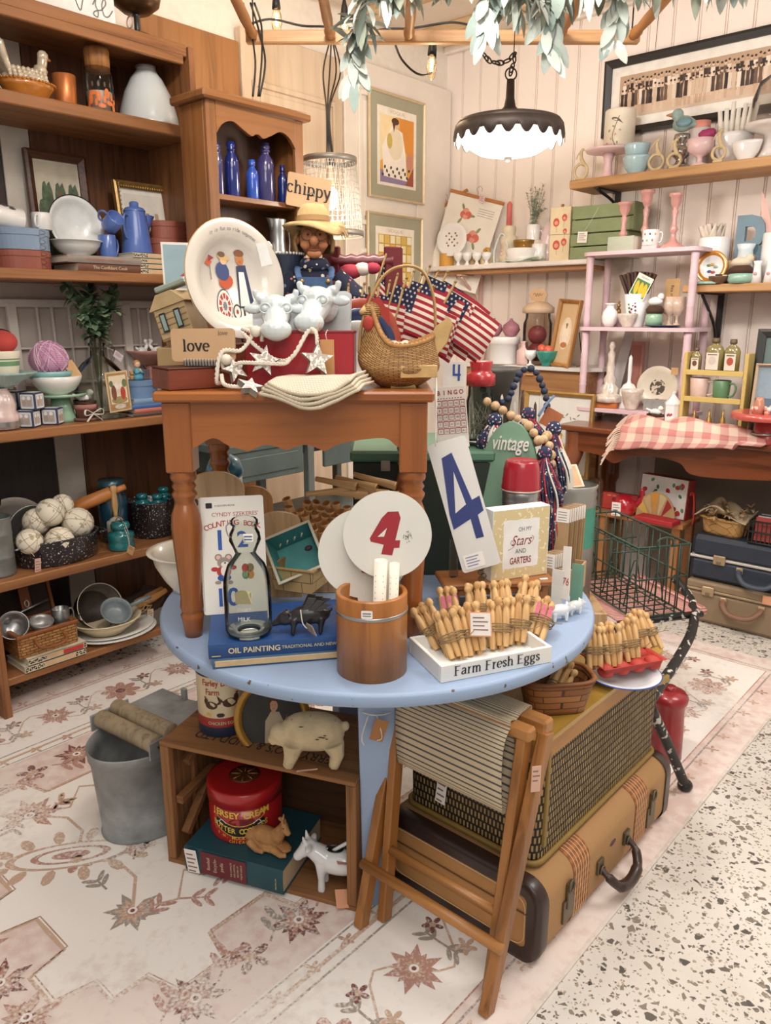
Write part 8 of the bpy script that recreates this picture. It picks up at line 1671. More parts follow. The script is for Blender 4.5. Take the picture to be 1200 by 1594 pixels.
wkm=weave('b39660','8f7444','1f1812',.011,.021,.0032,.65,.9,.5);yw=W('a98438','8a6622','y',.5,.35,.08,coat=.3);yo=P('8a6f34',.5,0,.1,20)
t=Th('wicker_trunk','woven black and tan wicker trunk with yellow wooden lid standing on the suitcase','trunk',tc_,0)
r_=.03;lpt=rrect(tW,tD,r_,0,0,5);kk=len(lpt);ac=[0]
for i in Rg(kk):a,b=lpt[i],lpt[(i+1)%kk];ac.append(ac[-1]+math.hypot(b[0]-a[0],b[1]-a[1]))
ins_=lambda p,f:(p[0]*f,p[1]*f)
g.add([(ins_(p,f)[0],ins_(p,f)[1],z_) for z_,f in((.014,.985),(tH-.05,1.0)) for p in lpt],[[i,(i+1)%kk,kk+(i+1)%kk,kk+i] for i in Rg(kk)],wkm,True,[[(ac[i],0),(ac[i+1],0),(ac[i+1],tH-.064),(ac[i],tH-.064)] for i in Rg(kk)]);Pt('woven_body',g,t)
for z0_,z1_,f in((0,.016,1.0),):g.add([(p[0]*f,p[1]*f,z_) for z_ in(z0_,z1_) for p in lpt],[[i,(i+1)%kk,kk+(i+1)%kk,kk+i] for i in Rg(kk)]+[list(Rg(kk))[::-1]],yo)
g.tu(yo,[(p[0]*1.004,p[1]*1.004,.012) for p in lpt],.007,6,True);Pt('base_rim',g,t)
g.prism(yw,[(p[0]*1.02,p[1]*1.015) for p in lpt],.012);g.T=Matrix();g.v=[Ve((p.x,p.z,tH-.012+p.y)) for p in g.v];lid_=Pt('lid',g,t,'yellow varnished wooden lid')
g.add([(p[0]*f,p[1]*f2,z_) for z_,f,f2 in((tH-.052,1.012,1.008),(tH-.012,1.012,1.008)) for p in lpt],[[i,(i+1)%kk,kk+(i+1)%kk,kk+i] for i in Rg(kk)],W('a1713a','7f5426','y',.8,.45));Pt('lid_rim',g,lid_)
for U in(tW/2*.98,):g.bx(yo,(-tW/2*.0+tW/2*1.0,-tD/2*.90,tH*.52),(.010,.012,tH-.08),.002);Pt('corner_trim',g,t)
g.T=Tm((tW/2+.012,tD/2-.07,tH-.075),.0,0,-.3);g.bx(P('b29a60',.35,.7),(0,0,0),(.012,.10,.022),.003);g.sph(P('b29a60',.35,.7),(.006,-.045,0),.008,8);Pt('latch_bar',g,t,'brass latch bar')
Pc(t,(-.07,-tD/2-.012,tH*.32),.03,.085,0,-.05,.08,tagm,5,[(-.06,-tD/2-.004,tH*.72),(-.065,-tD/2-.014,tH*.6),(-.07,-tD/2-.012,tH*.46)])
so=Ve((-.905,1.15,ZR));t=Th('folding_stool','folded wooden stool with striped canvas seat leaning against the wicker trunk','stool',so,0);ow=W('9a6530','76481d','z',.7,.45,.1,coat=.15);owx=W('a5703a','7d4d22','x',.7,.45,.1,coat=.15)
def beam(g,m,a,b,O,d_):
 a,b=Ve(a),Ve(b);z_=(b-a).normalized();Q=Ve((1,0,0));Q=(Q-z_*Q.dot(z_)).normalized();y_=z_.cross(Q);L_=(b-a).length
 M=Matrix(((Q.x,y_.x,z_.x,a.x),(Q.y,y_.y,z_.y,a.y),(Q.z,y_.z,z_.z,a.z),(0,0,0,1)));old=g.T;g.T=old@M;g.bx(m,(0,0,L_/2),(O,d_,L_),.003);g.T=old
HS=.60
for sx in(-1,1):
 beam(g,ow,(sx*.183,-.015,0),(sx*.195,.155,HS),.024,.034);Pt('leg',g,t)
 beam(g,ow,(sx*.155,.04,0),(sx*.168,.115,HS),.022,.034);Pt('leg',g,t)
g.bx(owx,(0,.155,HS+.012),(.405,.036,.034),.005);Pt('seat_rail',g,t);g.bx(owx,(0,.110,HS+.008),(.38,.03,.03),.005);Pt('seat_rail',g,t)
g.tu(owx,[(-.20,.01,.155),(.20,.012,.155)],.0125,14);Pt('stretcher',g,t);g.tu(owx,[(-.165,.058,.19),(.165,.058,.19)],.011,12);Pt('stretcher',g,t)
sl=stripes('c0ae90','4c4a4c',.0088,.27,1,.9)
def sling(u,v):
 Q=-.145+.29*u;q=v*4
 pts=[(.176,HS-.02),(.178,HS+.03),(.155,HS+.0315),(.128,HS+.028),(.082,HS-.0),(.068,HS-.06),(.075,HS-.16),(.088,HS-.185),(.105,HS-.16),(.118,HS-.05),(.094,HS+.024),(.112,HS+.0255)]
 i=min(int(v*(len(pts)-1)),len(pts)-2);f=v*(len(pts)-1)-i;p0=pts[max(i-1,0)];p1=pts[i];p2=pts[i+1];p3=pts[min(i+2,len(pts)-1)]
 c=[.5*(2*b+(c_-a)*f+(2*a-5*b+4*c_-d)*f*f+(3*b-a-3*c_+d)*f**3) for a,b,c_,d in zip(p0,p1,p2,p3)]
 return(Q,c[0],c[1])
g.surf(sl,sling,10,60,True,.29,.62);Pt('canvas_seat',g,t,solid=.002)
Pc(t,(.208,.10,.52),.02,.06,.9,0,0,P('d9b09a'),3)
# on the trunk: splint basket, plate, egg carton
zk2=tz1+.001;c_=H(862,1098,zk2);k_=mm(c_);t=Th('splint_basket','small brown splint basket with clothespin bundles on the trunk lid','basket',c_,RC+.12);sp_m=weave('a1683a','84502a','4a2c16',.045,.017,.0012,.55,.5)
A_,B_,hb=56*k_,.058,.085
def bsk(u,v):
 E=2*pi*u;e=.55;Q=math.copysign(abs(cos(E))**e,cos(E));y_=math.copysign(abs(sin(E))**e,sin(E));f=.78+.22*v;return(A_*f*Q,B_*f*y_,hb*v)
g.surf(sp_m,bsk,48,8,True,.36,hb);g.add([bsk(i/48,0) for i in Rg(48)],[list(Rg(48))],sp_m);Pt('woven_body',g,t,solid=.003)
for v_,r_ in((.98,.0045),(.88,.0035)):g.tu(W('9a6236','774622','x',1,.5),[Ve(bsk(i/48,v_))*1.0 for i in Rg(48)],r_,5,True,sq=(.7,1.6))
Pt('rim',g,t)
f_=c_+UZ*.012
bundle('clothespin bundle leaning in the small splint basket',f_+CR*-.012+CF*-.01,V(886,1035,f_.dot(CF)+.03),7,flat=.9,grp=None)
gcp=c_;pl=H(968,1056,zk2);r=62*mm(pl)*.95;t=Th('enamel_plate','white enamel plate with blue rim under the red egg carton','plate',pl,0);g.la([P('dfe3e6',.3,coat=.4)]*4+[P('2f4f9a',.3)]*2+[P('dfe3e6',.3,coat=.4)]*5,platep(r,.003,.016),44);Pt('plate_body',g,t)
cp=H(975,1040,zk2+.02);aK=RC+.35;t=Th('egg_carton','red moulded egg carton tray holding clothespin bundles on the blue rimmed plate','egg carton',pl+UZ*.020+CF*.015+CR*.004,aK);rc2=P('b0392f',.6,0,.1,14);wK,dK=.19,.105
def tray(u,v):
 Q,y_=-wK/2+wK*u,-dK/2+dK*v;e=min(u,1-u,v,1-v);z_=.034 if e<.03 else .010+.012*(1-sin(pi*u*4)**2*sin(pi*v*2)**2) if e>.08 else .034-.02*(e-.03)/.05
 return(Q,y_,z_)
g.surf(rc2,tray,48,28);Pt('tray',g,t,solid=.002)
for i in Rg(4):
 for j in Rg(2):g.sph(rc2,(-wK/2+wK*(i+.5)/4,-dK/2+dK*(j+.5)/2,.018),(wK/9,dK/4.6,.018),14)
Pt('egg_cup',g,t)
for i,(fp,hp,n_) in En((((925,1040),(921,968),'first'),((955,1035),(948,958),'second'),((985,1028),(972,958),'third'),((1000,1012),(985,955),'fourth'),((1020,1010),(996,962),'last'))):
 z_=zk2+.045;f=H(fp[0],fp[1],z_);h=V(hp[0],hp[1],f.dot(CF)+.05);d=(h-f).normalized()
 bundle({'first':'leftmost clothespin bundle standing in the red egg carton','second':'clothespin bundle second from left in the red egg carton','third':'clothespin bundle in the middle of the red egg carton','fourth':'clothespin bundle at the back right of the red egg carton','last':'clothespin bundle leaning down at the right end of the red egg carton'}[n_],f,f+d*.1,6 if i!=1 else 7,grp='clothespin bundles in the red egg carton')
A=H(1033,1175,ZR);r=26*mm(A);Z=zt(A,1068)-ZR;rm=P('98242a',.35,.1,.12,12,coat=.4);t=Th('metal_can','dark red metal can with round shoulder behind the black chair bar','can',A,0);g.la(rm,[(0,0),(r,0),(r*.96,Z*.4),(r*.9,Z*.75),(r*1.05,Z*.8),(r*1.08,Z*.86),(r*.9,Z*.92),(r*.3,Z*.95),(0,Z*.95)],32);Pt('body',g,t);g.la(rm,[(r*.3,Z*.94),(r*.32,Z),(0,Z)],16);Pt('cap',g,t)
# folding chair with red striped seat, wire crate on it
zs=.435;B0=H(985,964,zs);bw_c=speck('1d1c1b','c9c4ba',38,.60,.5,0);q=H(985,925,zs);ch=Th('folding_chair','black painted folding chair frame with red and cream striped fabric seat','chair',Ve((q.x,q.y,0)),RC+.30)
toC=lambda p:Matrix.Rotation(-(RC+.30),3,'Z')@(p-Ve((q.x,q.y,0)))
p=[toC(V(*a)) for a in((1050,900,2.82),(1070,925,2.72),(1080,950,2.6),(1076,985,2.46),(1052,1030,2.26),(1025,1070,2.08),(1011,1092,2.0))]
g.tu(bw_c,qb([tuple(a) for a in p],6),.0165,12);Pt('arm_bar',g,ch)
p2=[toC(V(1012,1100,2.0)),toC(V(1040,1160,2.07)),toC(H(1066,1222,.024))]
g.tu(bw_c,qb([tuple(a) for a in p2],6),.0155,12);lg=Pt('leg',g,ch);g.sph(blackm,tuple(p2[2]),(.024,.024,.02),12);Pt('rubber_foot',g,lg)
red_s=stripes('c9a297','a4564f',.0135,.36,1,.9)
g.surf(red_s,lambda u,v:(-.2+.36*u,-.2+.4*v,zs-.006-.012*sin(pi*u)*sin(pi*v)*0-.02*max(0,u-.9)*10*.6),16,10,True,.42,.40);Pt('seat_fabric',g,ch,solid=.003)
g.tu(red_s,[(.155,-.2,zs-.012),(.155,.2,zs-.012)],.018,10);Pt('fabric_roll',g,ch)
for yy in(-.2,.2):g.tu(bw_c,[(-.2,yy,zs-.02),(.15,yy,zs-.02)],.012,8);Pt('seat_rail',g,ch)
for xx,yy in((-.19,-.19),(-.19,.19),(.14,.19)):g.tu(bw_c,[(xx,yy,zs-.02),(xx*1.1,yy*1.05,.0)],.013,8);Pt('leg',g,ch)
gw=P('33473c',.5,.2,.15,20);zc1=zs+.004;Bp,Cp_,Ap=H(985,964,zc1),H(1064,955,zc1),H(918,893,zc1)
xw=(Cp_-Bp);wC=xw.length;xw.normalize();yw_=Ve((-xw.y,xw.x,0));dCc=abs((Ap-Bp).dot(yw_));aW=atan2(xw.y,xw.x);hW=zt(Bp,854)-zc1
wc_=Th('wire_crate','dark green wire milk crate standing on the striped chair seat','crate',Bp+xw*wC/2+yw_*dCc/2,aW)
def ring(z_,r):
 g=G();g.tu(gw,[(-wC/2,-dCc/2,z_),(wC/2,-dCc/2,z_),(wC/2,dCc/2,z_),(-wC/2,dCc/2,z_)],r,6,True);return g
for z_,r_ in((.004,.004),(hW*.55,.0035),(hW,.0048)):Pt('frame_wire',ring(z_,r_),wc_)
n1,n2=max(4,round(wC/.042)),max(5,round(dCc/.042))
for i in Rg(n1+1):
 for sy in(-1,1):g.tu(gw,[(-wC/2+wC*i/n1,sy*dCc/2,.0),(-wC/2+wC*i/n1,sy*dCc/2,hW)],.0026,5)
for i in Rg(1,n2):
 for sx in(-1,1):g.tu(gw,[(sx*wC/2,-dCc/2+dCc*i/n2,0),(sx*wC/2,-dCc/2+dCc*i/n2,hW)],.0026,5)
Pt('side_wire',g,wc_)
for i in Rg(n2+1):g.tu(gw,[(-wC/2,-dCc/2+dCc*i/n2,.006),(wC/2,-dCc/2+dCc*i/n2,.006)],.0024,5)
for i in Rg(3):Q=-wC/2+wC*(i+.5)/3;g.tu(gw,[(Q,-dCc/2,.008),(Q,dCc/2,.008)],.0028,5)
Pt('floor_wire',g,wc_)
for y_ in(-dCc*.17,dCc*.17):g.tu(gw,[(-wC/2,y_,hW*.75),(wC/2,y_,hW*.75)],.003,5)
for Q in(0,):g.tu(gw,[(Q,-dCc/2,hW*.75),(Q,dCc/2,hW*.75)],.003,5)
for Q in(-wC*.25,wC*.25):
 for y_ in(-dCc*.3,0,dCc*.3):g.tu(gw,qb([(Q-.03,y_,.01),(Q-.012,y_,hW*.4),(Q,y_,hW*.5),(Q+.012,y_,hW*.4),(Q+.03,y_,.01)],5),.0026,5)
Pt('divider_wire',g,wc_)
for y_ in(-1,1):g.tu(gw,qb([(-.03,y_*dCc/2,hW),(-.028,y_*dCc/2,hW+.022),(0,y_*dCc/2,hW+.03),(.028,y_*dCc/2,hW+.022),(.03,y_*dCc/2,hW)],4),.004,6);Pt('handle',g,wc_)
# prints on the white door
def poster(seed):
 def d(g,w,h):
  g.dec(P('efe6d6',.7),rect(-w/2,w/2,0,h));iw,i0,i1=w*.43,h*.04,h*.90
  g.txt(P('c9b79a',.6),'VOGUE',h*.065,0,h*.95,-.0008,sx=1.5)
  if seed==1:
   L_=[('e2a64a',rect(-iw,iw,i0,i1)),('f0d9a8',[(-iw,h*.3),(-iw*.2,h*.5),(-iw*.1,h*.9),(-iw,h*.9)]),('d98f3a',[(iw*.3,h*.5),(iw,h*.4),(iw,h*.9),(iw*.1,h*.9)]),('8f7fa0',[(-iw,i0),(iw,i0),(iw,h*.13),(-iw,h*.2)]),('9c4f3a',[(iw*.5,i0),(iw,i0),(iw,h*.3)]),('f2e8da',[(-iw*.8,h*.12),(iw*.6,h*.1),(iw*.5,h*.45),(iw*.3,h*.72),(-iw*.3,h*.78),(-iw*.9,h*.5)]),('e8d9bd',ell(-iw*.1,h*.55,iw*.45,h*.2)),('c9ae58',ell(-iw*.45,h*.58,iw*.16,h*.1)),('e3b996',ell(-iw*.05,h*.80,iw*.17,h*.055)),('5a3526',ell(-iw*.12,h*.84,iw*.22,h*.045)),('5a3526',[(-iw*.3,h*.83),(-iw*.2,h*.7),(-iw*.1,h*.83)]),('c98a78',ell(iw*.75,h*.35,iw*.2,h*.12))]
   for i in Rg(14):L_.append(('4a4038',ell(-iw*.85+iw*.12*i,h*(.14+.1*((i*5)%3)/2),iw*.07,h*.02,8,i)))
  else:
   L_=[('c9a04a',rect(-iw,iw,i0,i1))]
   for i in Rg(6):
    for j in Rg(7):L_.append((['e9d9a0','dcb760','f0e6c8'][(i+j)%3],rect(-iw+iw*2*(i+.1)/6,-iw+iw*2*(i+.9)/6,i0+(i1-i0)*(j+.08)/7,i0+(i1-i0)*(j+.92)/7)))
   L_+=[('f3ece0',[(-iw*.35,i0),(iw*.4,i0),(iw*.25,h*.5),(-iw*.2,h*.55)]),('b98a6a',ell(0,h*.62,iw*.12,h*.05)),('2e2622',ell(-iw*.02,h*.67,iw*.16,h*.045)),('8a5a3a',rect(-iw*.5,iw*.5,i0,h*.12))]
  for i,(c,p) in En(L_):g.dec(P(c,.7,0,.05,20),p,-.0006-i*.00004)
 return d
XD=XL+.005+.05+.0135
for seed,(tl_,tr_,zb_,zt_) in En((((572,135),(660,160),2.085,2.632),((570,325),(656,345),1.46,2.01)),1):
 a,b=X(*tl_,XD),X(*tr_,XD);framed('framed_poster',('upper framed magazine cover print of a woman in white, green mat, on the white door' if seed==1 else 'lower framed magazine cover print with yellow window panes, green mat, on the white door'),(b-a).y,zt_-zb_,.012,P('d8c3a0',.4,.2,.1,20),Ve((XD,(a.y+b.y)/2,zb_)),RL,0,poster(seed),matm=P('a5a18a',.8,0,.06,8),mw=.06,fd=.014)
 # back wall
YW=YB-.001
tl_,bl_=Y(943,97,YW-.02),Y(936,216,YW-.02);zt_,zb_=tl_.z+.0,bl_.z+.0;xa,xb=(tl_.x+bl_.x)/2,-.74
def crowd(g,w,h):
 g.dec(P('b79a80',.7,0,.12,9),rect(-w/2,w/2,0,h));g.dec(P('cdb6a0',.7,0,.1,14),rect(-w/2,w/2,0,h*.3),-.0003);rn=random.Random(9);n=62
 for row in Rg(2):
  for i in Rg(n):
   Q=-w/2+w*(i+.5+.4*row)/n+rn.uniform(-.003,.003)
   if abs(Q)>w/2-.012:continue
   s_=h*(.68+.06*rn.random()) if row==0 else h*(.6+.08*rn.random());z0=h*.2 if row==0 else h*.07;y_=-.0006-row*.0009-i*.000004;bd=rn.choice(['3a2c26','4a3a32','d9c7b4','cbb39c','6a5142','2c2320','e3d5c4']);sk=rn.choice(['d2b297','c4a084','dcc0a6'])
   g.dec(P(sk,.7,0,0),rect(Q-.006,Q-.001,z0,z0+s_*.4),y_);g.dec(P(sk,.7,0,0),rect(Q+.001,Q+.006,z0,z0+s_*.4),y_)
   g.dec(P(sk,.7,0,0),rect(Q-.0115,Q+.0115,z0+s_*.5,z0+s_*.82),y_-.0002);g.dec(P(bd,.7,0,0),[(Q-.0092,z0+s_*.3),(Q+.0092,z0+s_*.3),(Q+.0072,z0+s_*.6),(Q+.0088,z0+s_*.82),(Q-.0088,z0+s_*.82),(Q-.0072,z0+s_*.6)],y_-.0004)
   g.dec(P(sk,.7,0,0),ell(Q,z0+s_*.91,.0062,.0085,8),y_-.0006);g.dec(P('3b2a22',.7,0,0),ell(Q,z0+s_*.955,.0058,.0055,8),y_-.0007)
framed('framed_photograph','long sepia photograph of a row of bathers in a black frame on the back wall',xb-xa,zt_-zb_,.038,P('2a2624',.4,0,.06),Ve(((xa+xb)/2,YW-.004,zb_)),0,-.02,crowd,matm=P('e9e2d8',.8),mw=.045,fd=.022)
g.tu(blackm,[(0,-.01,.0),(0,.0,.22)],.0012,4);So('hanging_wire',g,'thin wire above the long sepia photograph','wire',Y(1021,78,YW-.006),0)
plk=W('b98d5e','93673c','x',.6,.6,.25);Pl_w=P('e6dcd4',.6,0,.08,14)
def shelfb(name,label,x0,x1,z,th,y0,m,y1=YB-.006,brk=(),bm=blackm,under=None,bh=.18):
 t=Th(name,label,'shelf',((x0+x1)/2,(y0+y1)/2,z-th));g=G();g.bx(m,(0,0,th/2),(x1-x0,y1-y0,th),.004);Pt('board',g,t)
 if under:g=G();g.bx(under,(0,.02,-.012),(x1-x0-.05,y1-y0-.06,.022),.002);Pt('under_board',g,t)
 for bx in brk:
  g=G();xx=bx-(x0+x1)/2;yb=(y1-y0)/2;o_=-.024 if under else 0
  g.bx(bm,(xx,yb-.006,-bh/2+o_),(.03,.008,bh),.001);g.bx(bm,(xx,.0,-.005+o_),(.03,y1-y0-.03,.008),.001);g.tu(bm,qb([(xx,yb-.01,-bh*.9+o_),(xx,yb-.06,-bh*.45+o_),(xx,-yb+.04,-.012+o_)],5),.008,6);Pt('bracket',g,t)
 return t
ZU,ZM,ZLo,ZRr=2.125,1.737,1.178,1.592
xU=Y(886,284,3.83).x
shelfb('wall_shelf','upper weathered plank wall shelf below the long sepia photograph',xU,-.75,ZU,.042,3.83,plk,brk=(R(945,2.09,3.97).x,-.95),bh=.11)
xM0,xM1=XL+.06,Y(917,405,3.86).x
shelfb('wall_shelf','white plank wall shelf in the corner below the scalloped pendant lamp',xM0,xM1,ZM,.026,3.85,Pl_w,under=W('c08c5e','9a6a40','x',.6,.5),brk=(R(742,1.7,4.05).x,),bm=P('cfa99e',.6),bh=.3)
xR0=Y(1062,446,3.80).x
shelfb('wall_shelf','right hand plank wall shelf on black brackets beside the pink stand',xR0,-.75,ZRr,.036,3.80,plk,brk=(R(1112,1.55,4.0).x,),bh=.36)
ZU+=.0006;ZM+=.0006;ZLo+=.0006;ZRr+=.0006
def pot(name,label,cat,px,z,y,wpx,yt,prof,m,grp=None,n=28,pn='body',base=None,**k):
 p=base or R(px,z,y);r=wpx/2*mm(p);h=zt(p,yt)-p.z;t=Th(name,label,cat,p,0,grp);g=G();g.la(m,[(a*r,b*h) for a,b in prof],n,**k);Pt(pn,g,t);return t,r,h
def single(name,label,cat,px,z,y,wpx,yt,prof,m,grp=None,n=28,base=None,**k):
 p=base or R(px,z,y);r=wpx/2*mm(p);h=zt(p,yt)-p.z;g=G();g.la(m,[(a*r,b*h) for a,b in prof],n,**k);return So(name,g,label,cat,p,0,grp),r,h
CYL=[(0,0),(.96,0),(1,.02),(1,.98),(.96,1),(.92,.98),(.92,.1),(0,.1)];BOWL=[(0,0),(.5,0),(.52,.08),(.8,.4),(.97,.85),(1,1),(.94,1),(.75,.42),(.45,.15),(0,.14)]
GOB=[(0,0),(.7,0),(.65,.06),(.22,.16),(.2,.34),(.5,.42),(.9,.6),(1,1),(.92,1),(.8,.6),(.3,.46),(0,.45)]
EGG=[(0,0),(.6,0),(.5,.08),(.3,.22),(.34,.34),(.8,.5),(1,.75),(.95,1),(.87,1),(.85,.75),(.5,.5),(0,.45)]
clr=P('d8cabd',.08,0,.2,40,coat=.9);iv=P('e9e3da',.3,0,.04,12,coat=.4);ivd=P('cfb98f',.5,0,.15,40);mkg=P('efecea',.2,0,.02,coat=.6);pkg=P('e5c3c4',.35,0,.05,coat=.3);pbl=P('a9c4cb',.25,0,.05,coat=.5)
# upper shelf
def ringbird(label,px,y,wpx,yt,rz=0):
 p=R(px,ZU,y);k=mm(p);r=wpx/2*k;t=Th('bird_ring',label,'ornament',p,rz,'cream bird rings');h=zt(p,yt)-ZU;g=G();rr=r*.82;g.tu(ivd,[(rr*cos(i*pi/10),0,rr+.012+rr*sin(i*pi/10)) for i in Rg(20)],.0075,8,True);g.bx(ivd,(0,0,.006),(rr*1.5,.022,.012),.003);Pt('ring',g,t)
 g=G();zz=2*rr+.016;q=h-zz;g.tu(ivd,qb([(rr*.5,0,zz-.012),(0,0,zz+q*.3),(-.002,0,zz+q*.7),(.004,0,zz+q*.92)],4),[.010]*5+[.008]*4+[.0055]*4,8);g.sph(ivd,(.005,0,zz+q*.93),(.009,.008,.008),10);g.tu(ivd,[(0,0,zz+q*.92),(-.02,0,zz+q*.62),(-.03,0,zz+q*.3)],[.005,.004,.002],6);Pt('bird',g,t);return t
ringbird('cream bird napkin ring at the far left end of the upper shelf',903,3.90,27,232);ringbird('cream bird napkin ring to the right of the pale blue bowls',1020,3.90,27,216,.2);ringbird('cream bird napkin ring in front of the silvered stand',1048,3.89,24,216,.4);ringbird('cream bird napkin ring right of the footed pink cup',1117,3.85,24,201)
t,r,h=pot('cake_stand','pale pink glass cake stand at the left of the upper shelf','cake stand',945,ZU,3.95,72,233,[(0,0),(.42,0),(.36,.06),(.2,.2),(.17,.6),(.25,.86),(0,.86)],pkg,pn='stem');g.la(pkg,[(0,h*.86),(r*.6,h*.87),(r*.96,h*.93),(r,h*.99),(r*.97,h),(r*.6,h*.93),(0,h*.92)],40);Pt('plate',g,t)
p=Ve(t.location)+Ve((.04,.02,h*.93+.001));t,r,h=pot('tin_canister','cream tin canister with a bird and branch print on the pink cake stand','canister',975,p.z,p.y,46,172,CYL,P('ddd2bf',.4,0,.06,20),base=p,pn='tin_body')
g.warp=cylwarp(r*1.004);dk2=P('5a4f4a',.6)
stroke(g,P('7d7a5c',.6),qb([(.02,.01),(.0,h*.3),(.015,h*.6),(.03,h*.8)],5),.004,-.0004);g.dec(dk2,ell(.012,h*.72,.022,.008,12,-.3),-.0006);g.dec(dk2,[(.03,h*.66),(.05,h*.6),(.03,h*.72)],-.0006)
for i in Rg(7):g.dec(P('8a8f6a' if i%2 else 'c99a9a',.6),ell(-.03+.011*i,h*(.15+.1*((i*3)%5)),.007,.004,8,i),-.0008)
Pt('print',g,t)
for k_,(yt,O) in En(((244,45),(225,40))):single('bowl','pale blue glass bowl, '+('lower' if k_==0 else 'upper')+' of the two nested by the pink cake stand','bowl',990,ZU+(.0 if k_==0 else .055),3.91,O,yt,BOWL,pbl,'nested pale blue bowls',flute=.012,nf=18)
slv=P('b3aca6',.15,.8,.3,30)
t,r,h=pot('candle_stand','silvered glass candle stand carrying the china bird','candlestick',1057,ZU,3.955,40,208,[(0,0),(1,0),(.95,.1),(.4,.2),(.3,.3),(.62,.42),(.7,.55),(.35,.66),(.3,.74),(.62,.84),(.55,.98),(0,1)],slv)
p=Ve(t.location)+UZ*h;t=Th('china_bird','blue green china bird perched on the silvered stand','figurine',p,0);bb_=P('93a9a3',.35,0,.2,40);k=mm(p)
g.sph(bb_,(.0,0,14*k),(17*k,11*k,12*k),14);g.sph(bb_,(-10*k,0,28*k),9.5*k,12);g.tu(bb_,[(10*k,0,14*k),(27*k,0,8*k)],[8*k,3*k],8);fuse(Pt('body',g,t),.004,2);g.tu(P('c4846a',.5),[(-17*k,0,29*k),(-28*k,0,30*k)],[4*k,1*k],6);Pt('beak',g,t);g.sph(P('6f93a0',.4),(5*k,-10*k,14*k),(13*k,3*k,7*k),10);Pt('wing',g,t)
single('footed_cup','pale pink footed milk glass cup with a pink pear in it','cup',1088,ZU,3.89,42,217,GOB,pkg)
t,r,h=pot('pink_jar','salmon lidded jar behind the footed pink cup','jar',1085,ZU,3.985,30,200,CYL,P('cfc4c4',.3));g.la(P('d98f80',.4),[(r*.9,h),(r*.92,h+.03),(0,h+.03)],20);Pt('lid',g,t)
p=R(1094,ZU,3.89)+UZ*(zt(R(1088,ZU,3.89),218)-ZU+.012);t=Th('pear_ornament','magenta pear ornament lying in the footed pink cup','ornament',p,0,ry=1.1);g.la(P('a8386a',.6,0,.2,30),[(0,-.03),(.03,-.02),(.034,0),(.024,.025),(.014,.045),(0,.05)],18);Pt('fruit',g,t);leafmesh(g,P('8a9a6a'),Ve((0,0,.05)),Ve((1,0,.6)),UZ,.05,.022);Pt('leaf',g,t)
t,r,h=pot('white_bowl','white china bowl full of white spindles on the upper shelf','bowl',1137,ZU,3.95,60,210,BOWL,mkg)
for i,(px,yt,tl) in En(((1112,172,-.12),(1122,168,-.06),(1134,158,-.02),(1146,168,.0),(1153,162,.08),(1163,162,.12),(1172,160,.16))):
 p=R(1137+(px-1137)*.6,ZU+.03,3.95+.012*(i%3-1));Z=zt(p,yt)-p.z;g.la(P('e9e4da',.6,0,.06,30),[(0,0),(.010,0),(.0115,Z*.5),(.010,Z),(0,Z)],10);So('white_spindle',g,'white painted spindle standing in the white china bowl','spindle',p,0,'white spindles',ry=tl)
single('small_dish','small white boat shaped dish in front of the white bowl','dish',1160,ZU,3.88,46,220,BOWL,mkg,sx=1,sy=.6)
t,r,h=pot('cake_dome','white cake stand with a clear glass dome at the right of the upper shelf','cake stand',1196,ZU,3.93,80,192,[(0,0),(.5,0),(.3,.3),(.25,.7),(.9,.86),(1,.95),(.97,1),(0,.95)],P('e5dcd6',.3,coat=.4),pn='stand');g.la(glass('f2efec',.92),[(r*.8,h),(r*.8,h+.1),(r*.6,h+.17),(r*.2,h+.2),(r*.12,h+.23),(0,h+.24)],28);Pt('glass_dome',g,t)
# corner shelf
pap=P('efe8dd',.8,0,.04,10);rose1,rose2,lfm=P('d9745f',.8,0,.15,60),P('cf4f55',.8,0,.15,60),P('8f9a6c',.8,0,.15,40);hgw=W('b5763f','8f5828','x',1,.5)
def hangprint(label,cpx,cpy,wpx,hpx,roll,y,roses):
 p=Y(cpx,cpy,y);k=mm(p)*1.25;O,h_=wpx*k,hpx*k;t=Th('hanging_print',label,'print',p,.25,'rose prints on hangers',rx=-.06,ry=roll);g=G();g.bx(pap,(0,0,-h_/2),(O,.0015,h_),.0004);Pt('sheet',g,t)
 g=G();g.bx(hgw,(0,0,.004),(O*1.04,.012,.02),.003);Pt('hanger_bar',g,t);g=G();g.tu(steel,qb([(0,0,.01),(0,0,.03),(-.014,0,.045),(.0,0,.066),(.018,0,.055),(.018,0,.04)],5),.0016,5);Pt('hook',g,t)
 g=G()
 for i,(Q,z_,s_,m) in En(roses):
  for q in Rg(5):g.dec(m if q%2==0 else P('e7a08c',.8),ell(Q*O+.25*s_*O*cos(q*1.7),z_*h_+.25*s_*O*sin(q*1.7),s_*O*(.5-.07*q),s_*O*(.42-.06*q),10,q),-.0012-.0003*q-.002*0)
  for q in Rg(3):g.dec(lfm,ell(Q*O+s_*O*.8*cos(q*2.1+i),z_*h_+s_*O*.8*sin(q*2.1+i),s_*O*.35,s_*O*.14,8,q*2.1+i),-.001)
 for q in Rg(4):g.dec(P('b7ada0',.8),rect(O*.1,O*.4,-h_*(.1+.025*q),-h_*(.107+.025*q)),-.001)
 Pt('rose_print',g,t)
hangprint('smaller rose print on a wooden hanger at the left, behind the floral plate',697,318,58,96,-.5,4.045,[(-.0,-.35,.22,rose2),(.2,-.7,.15,rose1)])
hangprint('larger rose print on a wooden hanger leaning against the back wall',742,308,72,110,.28,4.02,[(-.12,-.2,.17,rose1),(.12,-.42,.19,rose1),(-.16,-.62,.15,rose2),(.05,-.85,.08,rose1)])
